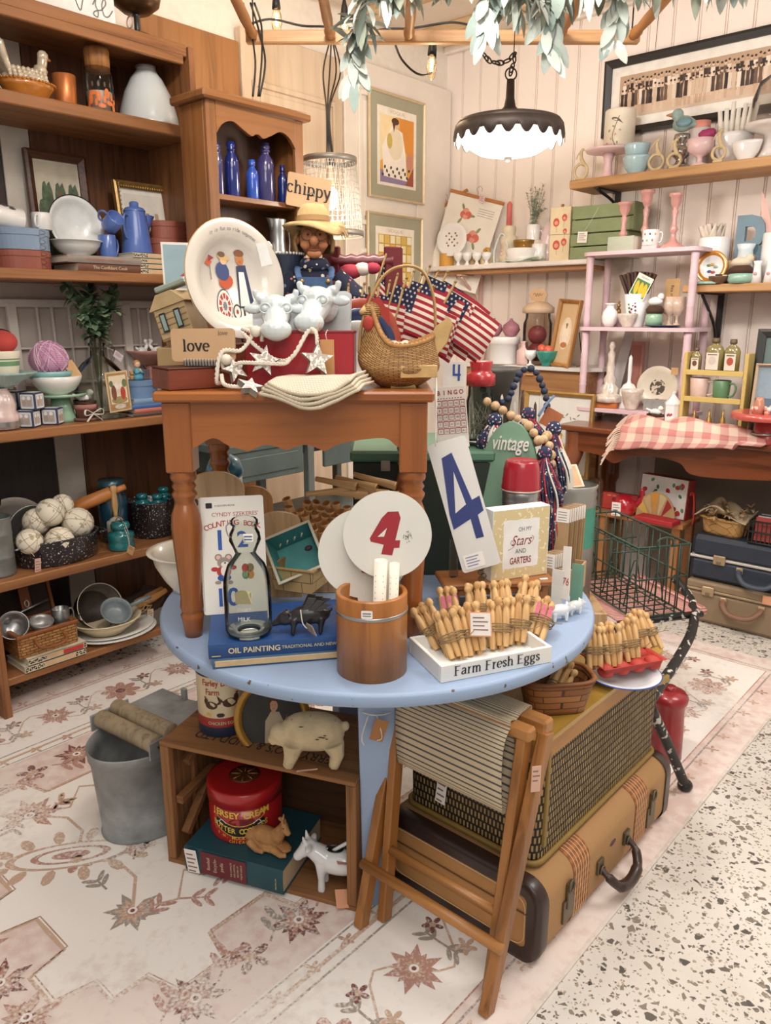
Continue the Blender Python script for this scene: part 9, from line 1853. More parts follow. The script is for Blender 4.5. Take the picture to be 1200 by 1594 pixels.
Pc((lambda a:a)(Th('hang_tag','pink printed tag hanging on the larger rose print','tag',Y(750,310,3.985),0,ry=.3)),(0,0,0),.04,.04,0,0,0,P('e3c9cf'),4)
c_=R(703,ZM,3.92);rP=25*mm(c_);t=Th('floral_plate','small white plate with brown flowers standing on the corner shelf','plate',Ve((c_.x,c_.y,zt(c_,373))),.2,rx=pi/2-.1);g.la(mkg,platep(rP,.004,.008),40);Pt('plate_body',g,t);g=G()
for i in Rg(12):g.sph(P('a98a4a' if i%2 else '8a5a3a',.5),(rP*.42*cos(i*.52+(i%2)*.2)*(1 if i%3 else .4),rP*.42*sin(i*.52)*(1 if i%3 else .4),.006),(.006,.006,.001),8)
Pt('flower_print',g,t)
single('candle','orange yellow pillar candle under the floral plate','candle',695,ZM,3.93,22,395,CYL,P('d9a04a',.6))
for i,px in En((713,727,742,757)):single('egg_cup','small white china egg cup, '+['leftmost','second from left','third from left','rightmost'][i]+' of the row on the corner shelf','egg cup',px,ZM,3.90,15,393,EGG,mkg,'row of egg cups')
mug('white mug with yellow spots behind the egg cups',mkg,.022,.055,R(737,ZM,3.97)+UZ*.03,0);
for nm,px,c in(('spotted',737,'bfa27a'),):single('wooden_stand','little wooden stand under the spotted mug','stand',px,ZM,3.97,18,396,CYL,P(c))
t=So('ceramic_ring',G().tu(P('c99a45',.4,0,.15,20),[(.016*cos(i*pi/8),0,.016*sin(i*pi/8)) for i in Rg(16)],.0105,8,True),'mustard yellow ceramic ring on a cream block by the egg cups','ornament',R(757,ZM,3.96)+UZ*.075,0)
single('cream_block','cream block under the mustard yellow ring','block',758,ZM,3.96,22,398,CYL,P('e0cfa5'))
p=R(780,ZM,3.92);k=mm(p);t=Th('arch_ornament','grey white arched china ornament with a tiny figure on the corner shelf','ornament',p,.1);g.tu(P('cfd3d4',.3,coat=.3),qb([(-12*k,0,0),(-12*k,0,20*k),(-5*k,0,40*k),(0,0,44*k),(5*k,0,40*k),(12*k,0,20*k),(12*k,0,0)],5),.006,8,sq=(1,1.8));g.bx(P('cfd3d4',.3),(0,0,.004),(30*k,.04,.008),.002);Pt('arch',g,t);
for z_,r_ in((.03,.012),(.055,.009),(.075,.007)):g.sph(P('d9bdb2',.5),(0,0,z_),(r_,r_*.8,r_*1.2),10)
Pt('figure',g,t)
t,r,h=pot('candle_holder','cream ridged candle holder with a tall coral candle','candlestick',790,ZM,3.96,28,352,[(0,0),(1,0),(1,.2),(.8,.25),(.8,.5),(.95,.55),(.95,.7),(.7,.75),(.8,.95),(.75,1),(0,1)],P('d8cab0',.5));p=Ve(t.location)+UZ*h;Z=zt(p,313)-p.z;g.la(P('cf6a62',.5),[(0,0),(.016,0),(.016,Z*.88),(.006,Z*.97),(0,Z)],16);So('candle',g,'coral taper candle in the cream ridged holder','candle',p)
t,r,h=pot('white_mug','white mug with purple flowers holding frosted greenery','mug',828,ZM+.03,4.0,22,350,CYL,mkg);handle(g,mkg,r,h*.2,h*.8,.014,.003,.2);Pt('handle',g,t);g.sph(P('b0506a',.5),(-r*.3,-r*.97,h*.35),(.007,.002,.008),8);Pt('flower_print',g,t)
p=Ve(t.location)+UZ*.02;t2=Th('frosted_greenery','frosted green herb sprigs standing in the white mug','plant',p,0);gst=G();rn=random.Random(2);Z=zt(p,286)-p.z
for i in Rg(16):
 E=rn.uniform(0,6.28);o_=rn.uniform(.02,.085)*(1 if i<13 else .4);q=qb([(0,0,0),(o_*.3*cos(E),o_*.2*sin(E),Z*.5),(o_*cos(E),o_*.6*sin(E),Z*rn.uniform(.6,1.0))],8);gst.tu(P('9aa58c',.8),q,.0012,4)
 for b_ in q[4:]:
  for _ in Rg(4):leafmesh(g,gl[rn.randrange(4)] if _ else P('9db394',.8),Ve(b_),Ve((rn.uniform(-1,1),rn.uniform(-1,1),rn.uniform(0,1))),UZ,.017,.006)
Pt('stem',gst,t2);Pt('foliage',g,t2)
single('wooden_stand','pale riser dish under the white flowered mug','stand',828,ZM,4.0,40,375,CYL,P('e3d6c6',.5))
single('gold_dish','brown gold lustre dish behind the mint napkin','dish',815,ZM+.045,3.93,34,374,BOWL,P('9a7434',.3,.5,.2,20));single('white_dish','low stack of white dishes under the gold dish','dish',812,ZM,3.93,52,387,[(0,0),(.8,0),(1,.4),(.9,.45),(1,.9),(.9,1),(0,.9)],mkg)
g.bx(P('7fa3ad',.4),(0,0,.004),(.07,.045,.008),.003);So('small_tray',g,'small teal blue tray on the white dish at the back of the corner shelf','tray',R(838,ZM,3.97)+UZ*.075,.2);single('wooden_stand','white block under the small teal blue tray','stand',838,ZM,3.97,26,380,CYL,mkg)
g.surf(P('cfdccb',.9,0,.06,20),lambda u,v:(-.11+.22*u+.02*v,-.035+.07*v,.006+.022*max(0,u-.3)*(1+.3*sin(v*12))+.004*sin(u*9+v*5)),20,12);So('mint_napkin',g,'mint green napkin crumpled at the front of the corner shelf','napkin',R(812,ZM,3.885),.05,solid=.006)
def panelbox(label,px,w_px,yt,y,rz,grp=None):
 p=R(px,ZM,y);k=mm(p);O=w_px*k;h_=zt(p,yt)-ZM;t=Th('painted_box',label,'box',p,rz);g=G();cm=P('e6d3ae',.6,0,.06,20);g.bx(cm,(0,.02,h_/2),(O,.04,h_),.002);Pt('box_body',g,t);g=G()
 for Q,z_,s_ in((-.2,.72,.16),(.2,.8,.13),(-.15,.3,.18),(.22,.35,.14),(.25,.55,.1)):g.dec(P('cf5548',.7),ell(Q*O,z_*h_,s_*O,s_*O*1.2,12),-.0006);g.dec(P('e3a08a',.7),ell(Q*O,z_*h_-.003,s_*O*.6,s_*O*.6,10),-.0009);stroke(g,lfm,[(Q*O,z_*h_-s_*O),(Q*O*.8,z_*h_-h_*.18)],.002,-.0005)
 g.dec(ink,rect(-O/2,O/2,h_*.49,h_*.497),-.0004);Pt('poppy_print',g,t);return t,h_
t,h_=panelbox('cream box painted with poppies standing on the corner shelf by the green crates',869,33,322,3.92,.1);g.sph(gd,(0,.02,h_+.009),.009,10);Pt('finial',g,t)
t,r,h=pot('china_dome','small pink and clear china dome beside the poppy box','ornament',852,ZM,4.02,28,345,[(0,0),(1,0),(1,.3),(.9,.35),(.9,.6),(.6,.88),(0,1)],P('e3ccd0',.2,0,.1,20,coat=.5))
def slatcrate(label,x0,x1,z,h_,y,dep,nsl,col='87936b'):
 m=P(col,.7,0,.1,14);O=x1-x0;t=Th('slat_crate',label,'crate',((x0+x1)/2,y+dep/2,z),0,'sage green slat crates')
 for sx in(-1,1):g=G();g.bx(m,(sx*(O/2-.006),0,h_/2),(.012,dep-.022,h_),.001);Pt('end_panel',g,t)
 for i in Rg(nsl):
  for sy in(-1,1):g=G();g.bx(m,(0,sy*(dep/2-.005),h_*(i+.5)/nsl),(O,.009,h_/nsl-.006),.001);Pt('slat',g,t)
 g=G();g.bx(m,(0,0,.006),(O-.024,dep-.022,.01),0);Pt('bottom',g,t);return t
xa_,xb_=R(889,ZM,3.90).x,R(984,ZM,3.90).x;zmid=zt(R(930,ZM,3.9),362)
slatcrate('sage green slat crate, lower of the two stacked on the corner shelf',xa_,xb_-.03,ZM,zmid-ZM-.001,3.88,.18,2);t=slatcrate('sage green slat crate, upper of the two stacked on the corner shelf',xa_+.004,xb_,zmid,zt(R(930,ZM,3.9),318)-zmid,3.88,.18,2)
Pc(t,(-.10,-.1,-.02),.055,.055,0,0,.05,tagm,4,[(-.02,-.096,.12),(-.06,-.1,.05),(-.09,-.1,.01)])
# pink three tier stand on the console table
ZTb=.915;pst=P('d9bcc3',.5,0,.04,10);PY0,PY1=3.72,3.98
zz=[.985,1.393,1.757];pl_=[R(px,z,3.75).x for px,z in((907,.98),(912,1.39),(918,1.75))];xL_=sum(pl_)/3;xr_=R(1072,1.4,3.75).x;t=Th('tiered_stand','pink painted three tier stand with turned posts on the console table','stand',((xL_+xr_)/2,(PY0+PY1)/2,ZTb));wS=xr_-xL_;dS=PY1-PY0
for z in zz:g.prism(pst,rrect(wS+.07,dS+.02,.05,0,0,6),.018);g.v=[Ve((q.x,q.z,z-ZTb-.018+q.y)) for q in g.v];Pt('shelf',g,t)
for sx in(-1,1):
 for sy in(-1,1):
  for E,b_ in((0,zz[0]-ZTb-.018),(zz[0]-ZTb,zz[1]-ZTb-.018),(zz[1]-ZTb,zz[2]-ZTb-.018)):
   L_=b_-E;pr=[(0,0),(.016,0),(.018,L_*.1),(.0175,L_*.28),(.02,L_*.3),(.0165,L_*.32),(.019,L_*.34),(.0175,L_*.36),(.0185,L_*.6),(.02,L_*.62),(.0165,L_*.65),(.02,L_*.68),(.0175,L_*.7),(.018,L_*.93),(.02,L_),(0,L_)];g.la(pst,pr,14,(sx*(wS/2),sy*(dS/2-.03),E));Pt('post',g,t)
ZP=[z+.0006 for z in zz]
pgl=P('d39a92',.1,0,.12,20,coat=.9);cst=[(0,0),(1,0),(.95,.04),(.45,.12),(.22,.2),(.2,.3),(.34,.36),(.2,.42),(.17,.55),(.26,.68),(.16,.72),(.3,.78),(.4,.84),(.42,.93),(.55,.95),(.55,1),(.36,1),(.3,.88),(0,.88)]
for px,yt,y,n_ in((968,315,3.80,'shortest, at the left'),(1001,296,3.88,'middle'),(1046,301,3.82,'right hand')):single('glass_candlestick','pink glass candlestick, the '+n_+' one on the pink stand','candlestick',px,ZP[2],y,40,yt,cst,pgl,'pink glass candlesticks',flute=.04,nf=8)
def bookrow(label,px0,px1,z,y,cols,yt,rz=0):
 p=R((px0+px1)/2,z,y)
 flatbook(label,wx(px0,px1,z,y),.10,zt(p,yt)-z,cols,p,rz)
bookrow('small striped green and white book lying on the pink stand',952,992,ZP[2],3.775,stripes('ded8c8','5a7a62',.018,.45,0),369)
t,r,h=pot('china_cup','white flowered china cup on the pink stand between the candlesticks','cup',1012,ZP[2]+.02,3.79,26,358,CYL,mkg);g=G()
for i in Rg(6):g.sph(P(['4a5a8a','c9705f','d9a04a'][i%3],.5),(r*.99*cos(-2.2+i*.3),r*.99*sin(-2.2+i*.3),h*(.3+.4*(i%2))),(.005,.003,.006),8)
Pt('flower_print',g,t);handle(g,mkg,r,h*.2,h*.8,.014,.003,.1);Pt('handle',g,t)
g.bx(pkg,(0,0,.01),(.075,.07,.0195),.003);So('pink_box',g,'flat pale pink box under the flowered cup','box',R(1014,ZP[2],3.79),0)
p=R(988,ZP[1],3.82);t,r,h=pot('tapered_vase','white tapered vase with a flower transfer holding a fan of dark wooden slats','vase',988,ZP[1],3.82,40,458,[(0,0),(.6,0),(.62,.03),(1,1),(.94,1),(.58,.06),(0,.06)],mkg);g=G()
for i in Rg(11):g.sph(P(['8a4a6a','7a3a4a','5a6a4a'][i%3],.6),(r*.82*sin(.05+.35*cos(i*2)),-r*.84*cos(.05),h*(.4+.4*(i/11))),(.006,.002,.006),8)
Pt('flower_transfer',g,t)
dws=W('4a2f22','2c1a12','z',1.2,.5)
for i in Rg(14):
 E=-.42+.84*i/13;g.bx(dws,(0,0,.09),(.013,.02,.18),.002);So('wooden_stick',g,'dark brown wooden stick fanned out in the white tapered vase','stick',p+UZ*(h*.55)+Ve((.012*(i-6.5)/6.5,.02*((i%3)-1),0)),0,'dark wooden sticks',ry=E)
t=Th('seed_packet','seed packet with yellow squash tucked in the white tapered vase','packet',Y(998,446,3.775),0,ry=.45);g.bx(P('e9e3d4',.7),(0,0,0),(.085,.002,.11),.0005);Pt('packet',g,t);g.dec(P('4a7a4a',.7),rect(-.038,.038,-.05,.03),-.0014)
for Q in(-.02,.004,.026):g.dec(P('e0b52f',.7),ell(Q,-.012,.011,.034,14,.15),-.0017-abs(Q)*.01)
g.txt(P('4a4a42',.7),'SQUASH',.012,0,.042,-.0014);Pt('print',g,t)
single('hobnail_vase','round white hobnail vase at the left of the middle tier','vase',948,ZP[1],3.79,25,472,[(0,0),(.5,0),(.9,.2),(1,.42),(.85,.65),(.45,.82),(.5,.92),(.75,1),(.65,1),(.4,.85),(0,.8)],mkg,flute=.04,nf=16)
g.sph(gd,(0,0,.02),(.014,.012,.02),10);g.sph(gd,(0,0,.05),(.009,.009,.011),10);g.sph(gd,(0,0,.068),.007,8);So('brass_figure',g,'little brass figure behind the hobnail vase','figurine',R(961,ZP[1],3.86)+UZ*.055,0);single('wooden_stand','pink block under the little brass figure','stand',961,ZP[1],3.86,16,488,CYL,pst)
single('glass_dish','clear cut glass dish in front of the white tapered vase','dish',976,ZP[1],3.765,30,488,BOWL,clr,flute=.05,nf=14)
g.la(P('3b4a63',.4),platep(.085,.003,.008),32);So('saucer',g,'navy saucer under the jade jar on the middle tier','saucer',R(1030,ZP[1],3.80))
t,r,h=pot('jade_jar','little jade jar with a white bird in a nest on the navy saucer','jar',1017,ZP[1]+.005,3.79,27,488,[(0,0),(.8,0),(1,.4),(.95,.8),(.8,1),(0,1)],jade);g.la(P('4a3426',.9),[(0,h),(r*.9,h),(r*1.0,h*1.3),(r*.7,h*1.6),(0,h*1.55)],18);Pt('nest',g,t);g.sph(mkg,(0,0,h*1.95),(r*.85,r*.5,r*.5),12);g.sph(mkg,(r*.6,0,h*2.3),r*.4,10);Pt('bird',g,t)
for px,n_ in((1040,'left'),(1052,'right')):single('glass_goblet','clear etched glass goblet, '+n_+' one of the pair before the paper tag','goblet',px,ZP[1]+.0,3.85 if n_=='right' else 3.84,22,462,GOB,P('d9bda8',.12,0,.2,40,coat=.8),'etched goblets')
t=Th('word_card','tan paper tag reading flea market behind the glass goblets','card',Y(1046,455,3.9),0);g.prism(kraft,rrect(.075,.17,.012,0,-.02),.002);Pt('card',g,t);g.T=Matrix.Rotation(pi/2,4,'Y');g.txt(ink,'flea market',.024,.02,0,-.001);Pt('lettering',g,t)
t,r,h=pot('glass_figure','tall clear glass tower ornament on the lowest tier of the pink stand','ornament',947,ZP[0]+.03,3.80,46,532,[(0,0),(1,0),(.95,.1),(.55,.14),(.6,.24),(.35,.3),(.4,.38),(.24,.46),(.28,.6),(.2,.68),(.24,.8),(.1,.86),(.2,.93),(.1,1),(0,1)],clr,flute=.06,nf=10)
g.bx(W('b5662f','8a4519','x',1,.4),(0,0,.015),(.13,.11,.03),.003);So('wooden_block',g,'orange wooden block under the clear glass tower','block',R(944,ZP[0],3.795),.2)
t,r,h=pot('china_bell','white china hand bell with a tiny green figure on the lowest tier','bell',976,ZP[0],3.84,32,552,[(1,0),(.95,.1),(.8,.34),(.5,.44),(.22,.47),(.16,.52),(.2,.7),(.17,.95),(0,1)],mkg);g.sph(P('8a8a4a',.6),(0,-r*.87,h*.2),(.008,.003,.016),8);Pt('transfer_figure',g,t)
c_=R(1021,ZP[0],3.91);rP=32*mm(c_);t=Th('transfer_plate','cream plate with brown landscape transfer standing at the back of the lowest tier','plate',c_+UZ*(rP+.002),0,rx=pi/2-.12);g.la(P('dcd0bd',.3,0,.05,coat=.4),platep(rP,.004,.012),40);Pt('plate_body',g,t);g.T=Matrix.Translation((0,0,.0052))@Matrix.Rotation(-pi/2,4,'X');g.dec(speck('cfc2ae','4f4438',60,.48,.5,0),ell(0,0,rP*.56,rP*.56,28));Pt('transfer_print',g,t)
g.bx(P('cfcac4',.12,.7,.2,30),(0,0,.03),(.115,.05,.06),.003);So('silver_box',g,'ribbed silver glass box in front of the transfer plate','box',R(1020,ZP[0],3.80),.1)
single('glass_dish','small pressed glass dish beside the silver box','dish',982,ZP[0],3.765,32,606,BOWL,clr,flute=.05,nf=14)
g.bx(kraft,(0,0,0),(.035,.0015,.035),.0006);So('paper_tag',g,'brown paper tag by the edge of the transfer plate','tag',Y(1050,578,3.86),0)
# console table, throw, things on it
mah=W('6f3a1f','4a2412','x',.6,.3,.08,coat=.4);mahz=W('7a4426','532a14','z',.6,.35,.08,coat=.3);cY0,cY1=3.50,4.06;cX0=R(866,.9,cY0).x;cX1=-.55;ct_=Th('console_table','dark brown console table with curved legs along the back wall','table',((cX0+cX1)/2,(cY0+cY1)/2,0));cw2,cd2=cX1-cX0,cY1-cY0
g.bx(mah,(0,0,ZTb-.014),(cw2,cd2,.026),.006);Pt('tabletop',g,ct_)
ax0,ax1=-cw2/2+.11,cw2/2-.1;za=ZTb-.027;lowp=qb([(ax0,za-.10),(ax0+.12,za-.11),(ax0+.2,za-.14),(ax0+.28,za-.10),(ax0+.4,za-.085),(ax0+.52,za-.10),(ax0+.62,za-.15),(ax1-.1,za-.11),(ax1,za-.10)],5);g.prism(mah,[(ax0,za)]+lowp+[(ax1,za)],.018,-cd2/2+.03);Pt('scalloped_apron',g,ct_)
g.bx(mah,(0,cd2/2-.03,za-.05),(cw2-.15,.016,.1),.002);Pt('apron',g,ct_);g.bx(mah,(-cw2/2+.06,0,za-.06),(.018,cd2-.14,.12),.002);Pt('apron',g,ct_)
for sx in(-1,1):
 for sy in(-1,1):
  Q,y_=sx*(cw2/2-.075),sy*(cd2/2-.06);g.tu(mahz,qb([(Q,y_,za),(Q,y_,za-.1),(Q+sx*.022,y_+sy*.02,za-.2),(Q+sx*.016,y_+sy*.014,za-.35),(Q-sx*.01,y_-sy*.005,.3),(Q-sx*.014,y_-sy*.008,.1),(Q+sx*.02,y_+sy*.02,.03),(Q+sx*.03,y_+sy*.03,.0)],6),[.048]*6+[.05]*6+[.058]*6+[.042]*6+[.03]*6+[.024]*6+[.03]*6+[.03],12);Pt('leg',g,ct_)
ZTb+=.0006
pl1=stripes('dfc9b6','c27f78',.085,.5,0,.95,'d3a59a');xa_,xb_=R(962,ZTb,3.5).x,R(1186,ZTb,3.5).x
def throw(u,v):
 Q=xa_+(xb_-xa_)*u+.02*sin(v*6);hl=.062+.02*sin(u*5+.6)+.03*max(0,.2-u)*5;q=max(0,v-.35)/.65;f=max(0,1-v/.35)
 return(Q,cY0-.014-.012*f*(1+sin(u*23))+.25*q*(1-.35*u),ZTb+.013-hl*f*(1 if u<.85 else .4)+(.018*sin(u*7+v*5)**2+.014*sin(u*17+v*9)+.03*sin(pi*q)*max(0,sin(u*3.1))+.014)*min(1,q*3))
t=Th('plaid_throw','pink and cream plaid throw with fringe draped along the front of the console table','throw',(0,0,0));g.surf(pl1,throw,60,24,True,.72,.30);Pt('cloth',g,t,solid=.007)
rn=random.Random(8)
for i in Rg(30):q=Ve(throw(0,i/30));g.tu(P('dcc0ac',.95),qb([tuple(q),(q.x-.025,q.y-.008,q.z-.012),(q.x-.05+rn.uniform(-.01,.01),q.y-.02,q.z-.05-.03*rn.random()*(1-i/30))],3),.004,4)
Pt('fringe',g,t)
nestpot('terracotta pot with nesting white bird on the console table',R(1018,ZTb,3.66),.2,1.0,'c08f84',False)
t,r,h=pot('lidded_jar','white hexagonal lidded jar with rose print beside the little yellow shelf','jar',1044,ZTb,3.70,26,630,[(0,0),(1,0),(1,1),(0,1)],mkg,n=6,sm=False);g.la(mkg,[(r*1.05,h),(r*1.05,h*1.06),(r*.3,h*1.35),(r*.2,h*1.4),(r*.25,h*1.5),(0,h*1.55)],6,sm=False);Pt('lid',g,t);g=G()
for i in Rg(4):g.sph(P('b0405a',.6),(-.008+.006*i,-r*.9,h*.6+.004*(i%2)),(.005,.002,.006),8)
Pt('rose_print',g,t)
ysh=P('cdb26a',.6,0,.06,14);yx0,yx1=R(1060,ZTb+.1,3.68).x,R(1153,ZTb+.1,3.68).x;t=Th('spice_shelf','small mustard yellow shelf unit with mugs on the console table','shelf',((yx0+yx1)/2,3.72,ZTb));hw_=(yx1-yx0)/2;hY=zt(R(1060,ZTb,3.68),548)-ZTb
for sx in(-1,1):g.bx(ysh,(sx*hw_,0,hY/2),(.016,.085,hY),.002);Pt('side',g,t)
za_,zb_=zt(R(1100,ZTb,3.68),580)-ZTb,zt(R(1100,ZTb,3.68),622)-ZTb
for z in(za_,zb_):g.bx(ysh,(0,0,z-.006),(hw_*2-.016,.083,.012),.001);Pt('shelf_board',g,t);g.bx(ysh,(0,-.042,z-.002),(hw_*2-.016,.006,.024),.001);Pt('front_rail',g,t)
zq=ZTb+zb_+.0006;
def smug(label,px,m,wpx,yt,hs):p=R(px,zq,3.72);r=wpx/2*mm(p);mug(label,m,r,zt(p,yt)-zq,p,0,ang=hs,taper=.86)
smug('pale pink mug on the mustard yellow shelf',1087,P('dcbdb0',.35,coat=.3),29,588,-.1);smug('green mug on the mustard yellow shelf',1121,P('5f8560',.35,0,.06,coat=.3),27,592,-.2)
zq=ZTb+za_+.0006
def bottleR(label,px,wpx,yt,lab,cap):
 p=R(px,zq,3.72);r=wpx/2*mm(p);h=zt(p,yt)-zq;t=Th('apothecary_bottle',label,'bottle',p,0,'labelled bottles on the yellow shelf');g=G();g.la(P('8f8250',.15,0,.15,14,coat=.8),[(0,0),(r,0),(r,h*.62),(r*.8,h*.74),(r*.35,h*.82),(r*.35,h*.9)],4 if cap else 20,(0,0,0),1,.7);Pt('glass',g,t);g=G();g.la(P('6a5a44',.5,.3),[(r*.4,h*.86),(r*.45,h*.88),(r*.4,h),(0,h)],14);Pt('stopper',g,t)
 g=G();g.bx(P('e0d3c4',.8),(0,-r*.72,h*.32),(r*1.35,.0015,h*.5),.0004);g.dec(P(lab,.7),ell(0,h*.34,r*.42,h*.12,14),-r*.72-.0012);g.dec(P('6a5a50',.7),rect(-r*.5,r*.5,h*.5,h*.53),-r*.72-.0012);Pt('paper_label',g,t)
bottleR('stoppered bottle with oval label at the left on the yellow shelf',1082,17,541,'6a4a3a',False);bottleR('widest labelled bottle in the middle of the yellow shelf',1110,28,526,'cfc0b4',False);bottleR('bottle with red picture label at the right on the yellow shelf',1137,24,528,'b0503a',False)
for i,px in En((1078,1101,1122)):t,r,h=pot('brass_bell','small brass bell, '+['left','middle','right'][i]+' of three at the foot of the yellow shelf','bell',px,ZTb,3.69,13,638,[(1,0),(.9,.2),(.6,.62),(.25,.75),(.2,1),(0,1)],gd,'brass bells')
t,r,h=pot('cake_stand','coral red scalloped cake stand holding glass trinkets at the right edge','cake stand',1192,ZTb,3.56,46,648,[(0,0),(1,0),(.9,.2),(.8,1),(0,1)],P('b5463f',.3,0,.06,coat=.4),pn='foot');rC=r*2.3;g.la(P('c4574f',.3,0,.05,coat=.4),[(0,h),(rC*.9,h),(rC,h-.012),(rC*1.02,h-.01),(rC*1.0,h+.016),(rC*.96,h+.016),(0,h+.008)],48,flute=.02,nf=16);Pt('plate',g,t)
p=Ve(t.location)+UZ*(h+.009);rn=random.Random(3)
for i in Rg(26):g.sph(P(['e6c4be','d98f7a','e9dcd6'][i%3],.1,0,.1,coat=.9),(rn.uniform(-.08,.05),rn.uniform(-.05,.05),.008+.02*rn.random()),rn.uniform(.008,.014),8)
So('glass_trinkets',g,'heap of pink glass trinkets on the coral cake stand','trinkets',p).__setitem__('kind','stuff')
t,r,h=pot('salt_shaker','peach glass shaker standing in the pink trinkets','shaker',1180,p.z,3.53,18,618,[(0,0),(1,0),(.9,.5),(.7,.8),(.5,1),(0,1)],P('c98a70',.15,0,.1,coat=.8))
g.la(steel,[(0,0),(.045,0),(.05,.006),(.046,.01),(.04,.004),(0,.004)],28);t=So('compact_mirror',g,'small oval mirror with teal trinket lying on the plaid throw','mirror',R(1188,ZTb+.04,3.53));g.sph(P('3a9a8a',.3),(0,0,.012),(.012,.008,.008),8);Pt('trinket',g,t)
def sea(g,w,h):
 for i,(c,E,b_) in En((('8fa3b0',.5,1),('7d909c',.0,.5),('5a7080',.42,.55),('a9b7bd',.18,.26),('c9b8a8',.0,.1))):g.dec(P(c,.6,0,.2,9),rect(-w/2,w/2,h*E,h*b_),-.0002*i)
 g.dec(P('dcc8b8',.6,0,.15,12),ell(w*.1,h*.75,w*.3,h*.12),-.0015)
xs0=R(1163,ZTb,3.66).x;framed('framed_painting','small seascape painting in a thin pale frame behind the coral cake stand',.34,zt(R(1163,ZTb,3.66),566)-ZTb,.01,P('d9bfa0',.5),Ve((xs0+.17,3.66,ZTb)),0,.08,sea)
xs1=R(1172,1.2,3.80).x;framed('framed_painting','dark framed grey painting at the right edge behind the seascape',.40,zt(R(1172,ZTb,3.8),512)-ZTb,.035,P('3a3a38',.5),Ve((xs1+.2,3.80,ZTb)),0,.06,lambda g,w,h:g.dec(P('6a7a78',.6,0,.2,6),rect(-w/2,w/2,0,h)))
# right hand shelf
t,r,h=pot('white_canister','white canister stuffed with folded cream linens on the right hand shelf','canister',1105,ZRr,3.93,46,370,CYL,mkg);p=Ve(t.location)+UZ*h
for i in Rg(6):g.surf(P('dccfc0',.9,0,.1,20),lambda u,v:(-.028+.056*u,.012*sin(u*9+v*4),.09*v),10,8);So('folded_linen',g,'cream folded linen standing in the white canister','linen',p+Ve((.012*(i-2.5)*.8,.02*((i%3)-1),-.03)),.5*i,'folded linens',ry=.08*(i-2.5),solid=.006)
c_=R(1106,ZRr,3.85);rP=24*mm(c_);t=Th('luster_saucer','small saucer with orange luster rim and blue bird standing before the white canister','saucer',c_+UZ*(rP+.004),0,rx=pi/2-.12);g.la([mkg]*3+[P('c9852f',.2,.2,.1,coat=.6)]*4+[mkg]*3,platep(rP,.004,.012),40);Pt('plate_body',g,t);
for Q,y_,c in((-.01,-.02,'4a5f9a'),(.008,-.024,'b0503a'),(-.015,.008,'7a9a5a'),(.018,.0,'9ab0a0'),(0,.012,'d9b56a')):g.sph(P(c,.4),(Q,y_,.006),(.011,.007,.002),8)
Pt('bird_print',g,t);g.bx(P('9fc3b8',.4),(0,0,.006),(.10,.05,.012),.003);So('small_tray',g,'pale turquoise block in front of the luster saucer','tray',R(1100,ZRr,3.815),0)
p0,p1=R(1134,ZRr,3.97),R(1192,ZRr,3.97);wB=(p1-p0).x;hB_=zt(p0,342)-ZRr;c=bpy.data.curves.new('t','FONT')
bpy.data.curves.remove(c);g.txt(P('6f8794',.6,0,.08,12),'B',hB_*1.36,0,hB_/2,0,sx=wB/(hB_*.80),bold=.02,d=.03);So('wooden_letter',g,'big blue grey wooden letter B standing on the right hand shelf','letter',(p0+p1)/2,0)
single('tall_vase','pale blue china vase with faint flowers in front of the big letter','vase',1155,ZRr,3.90,34,380,[(0,0),(.95,0),(1,.1),(.7,.5),(.62,.85),(.8,1),(.7,1),(.5,.8),(0,.8)],P('d3dde0',.3,0,.12,20,coat=.3))
t,r,h=pot('jade_jar','jade green jar topped with a nest on the right hand shelf','jar',1152,ZRr,3.84,40,426,[(0,0),(.85,0),(1,.4),(.95,.8),(.85,1),(0,1)],P('93b7a5',.3,coat=.4));g.la(P('4a3023',.9),[(0,h),(r*.85,h),(r*.95,h*1.4),(r*.6,h*1.8),(0,h*1.7)],18);Pt('nest',g,t);g.sph(P('d9c9b0',.6),(-.004,0,h*2.15),(r*.8,r*.6,r*.42),12);g.sph(P('d9c9b0',.6),(r*.5,0,h*2.5),r*.34,10);Pt('bird',g,t)
for px,n_ in((1176,'left'),(1196,'right')):t,r,h=pot('salt_shaker','white floral shaker, '+n_+' of the pair on the right hand shelf','shaker',px,ZRr,3.84,17,406,[(0,0),(1,0),(.7,.5),(.6,.85),(.75,1),(0,1)],mkg,'floral shakers');g.sph(P('d99a9a',.6),(0,-r*.85,h*.42),(.008,.003,.008),8);Pt('rose_print',g,t)
t,r,h=pot('white_pitcher','tall white ribbed vase with coral and pink feathers at the right edge','vase',1203,ZRr,3.95,44,362,CYL,mkg)
p=Ve(t.location)+UZ*h
for i,(dx,c,n_) in En(((-.03,'e3b8ae','pale pink'),(.0,'d9744a','coral orange'),(.02,'d9744a','coral'))):leafmesh(g,P(c,.8),Ve((0,0,-.1)),Ve((dx*6-.12,0,1)),Ve((0,-1,0)),.3-.03*i,.035,.1);So('feather',g,n_+' feather standing in the tall white vase','feather',p+Ve((dx*.5,0,0)),0)
g.bx(P('2f2a2a',.6),(0,0,.015),(.03,.035,.03),.001);g.bx(P('dccfbd',.8),(.02,0,.014),(.03,.03,.026),.001);So('tiny_book',g,'tiny dark book and paper on a scalloped shell dish, right hand shelf','book',R(1118,ZRr+.012,3.815),.3);single('shell_dish','small brown fluted dish under the tiny dark book','dish',1118,ZRr,3.815,30,430,BOWL,P('6a4f3a',.4),flute=.06,nf=12)
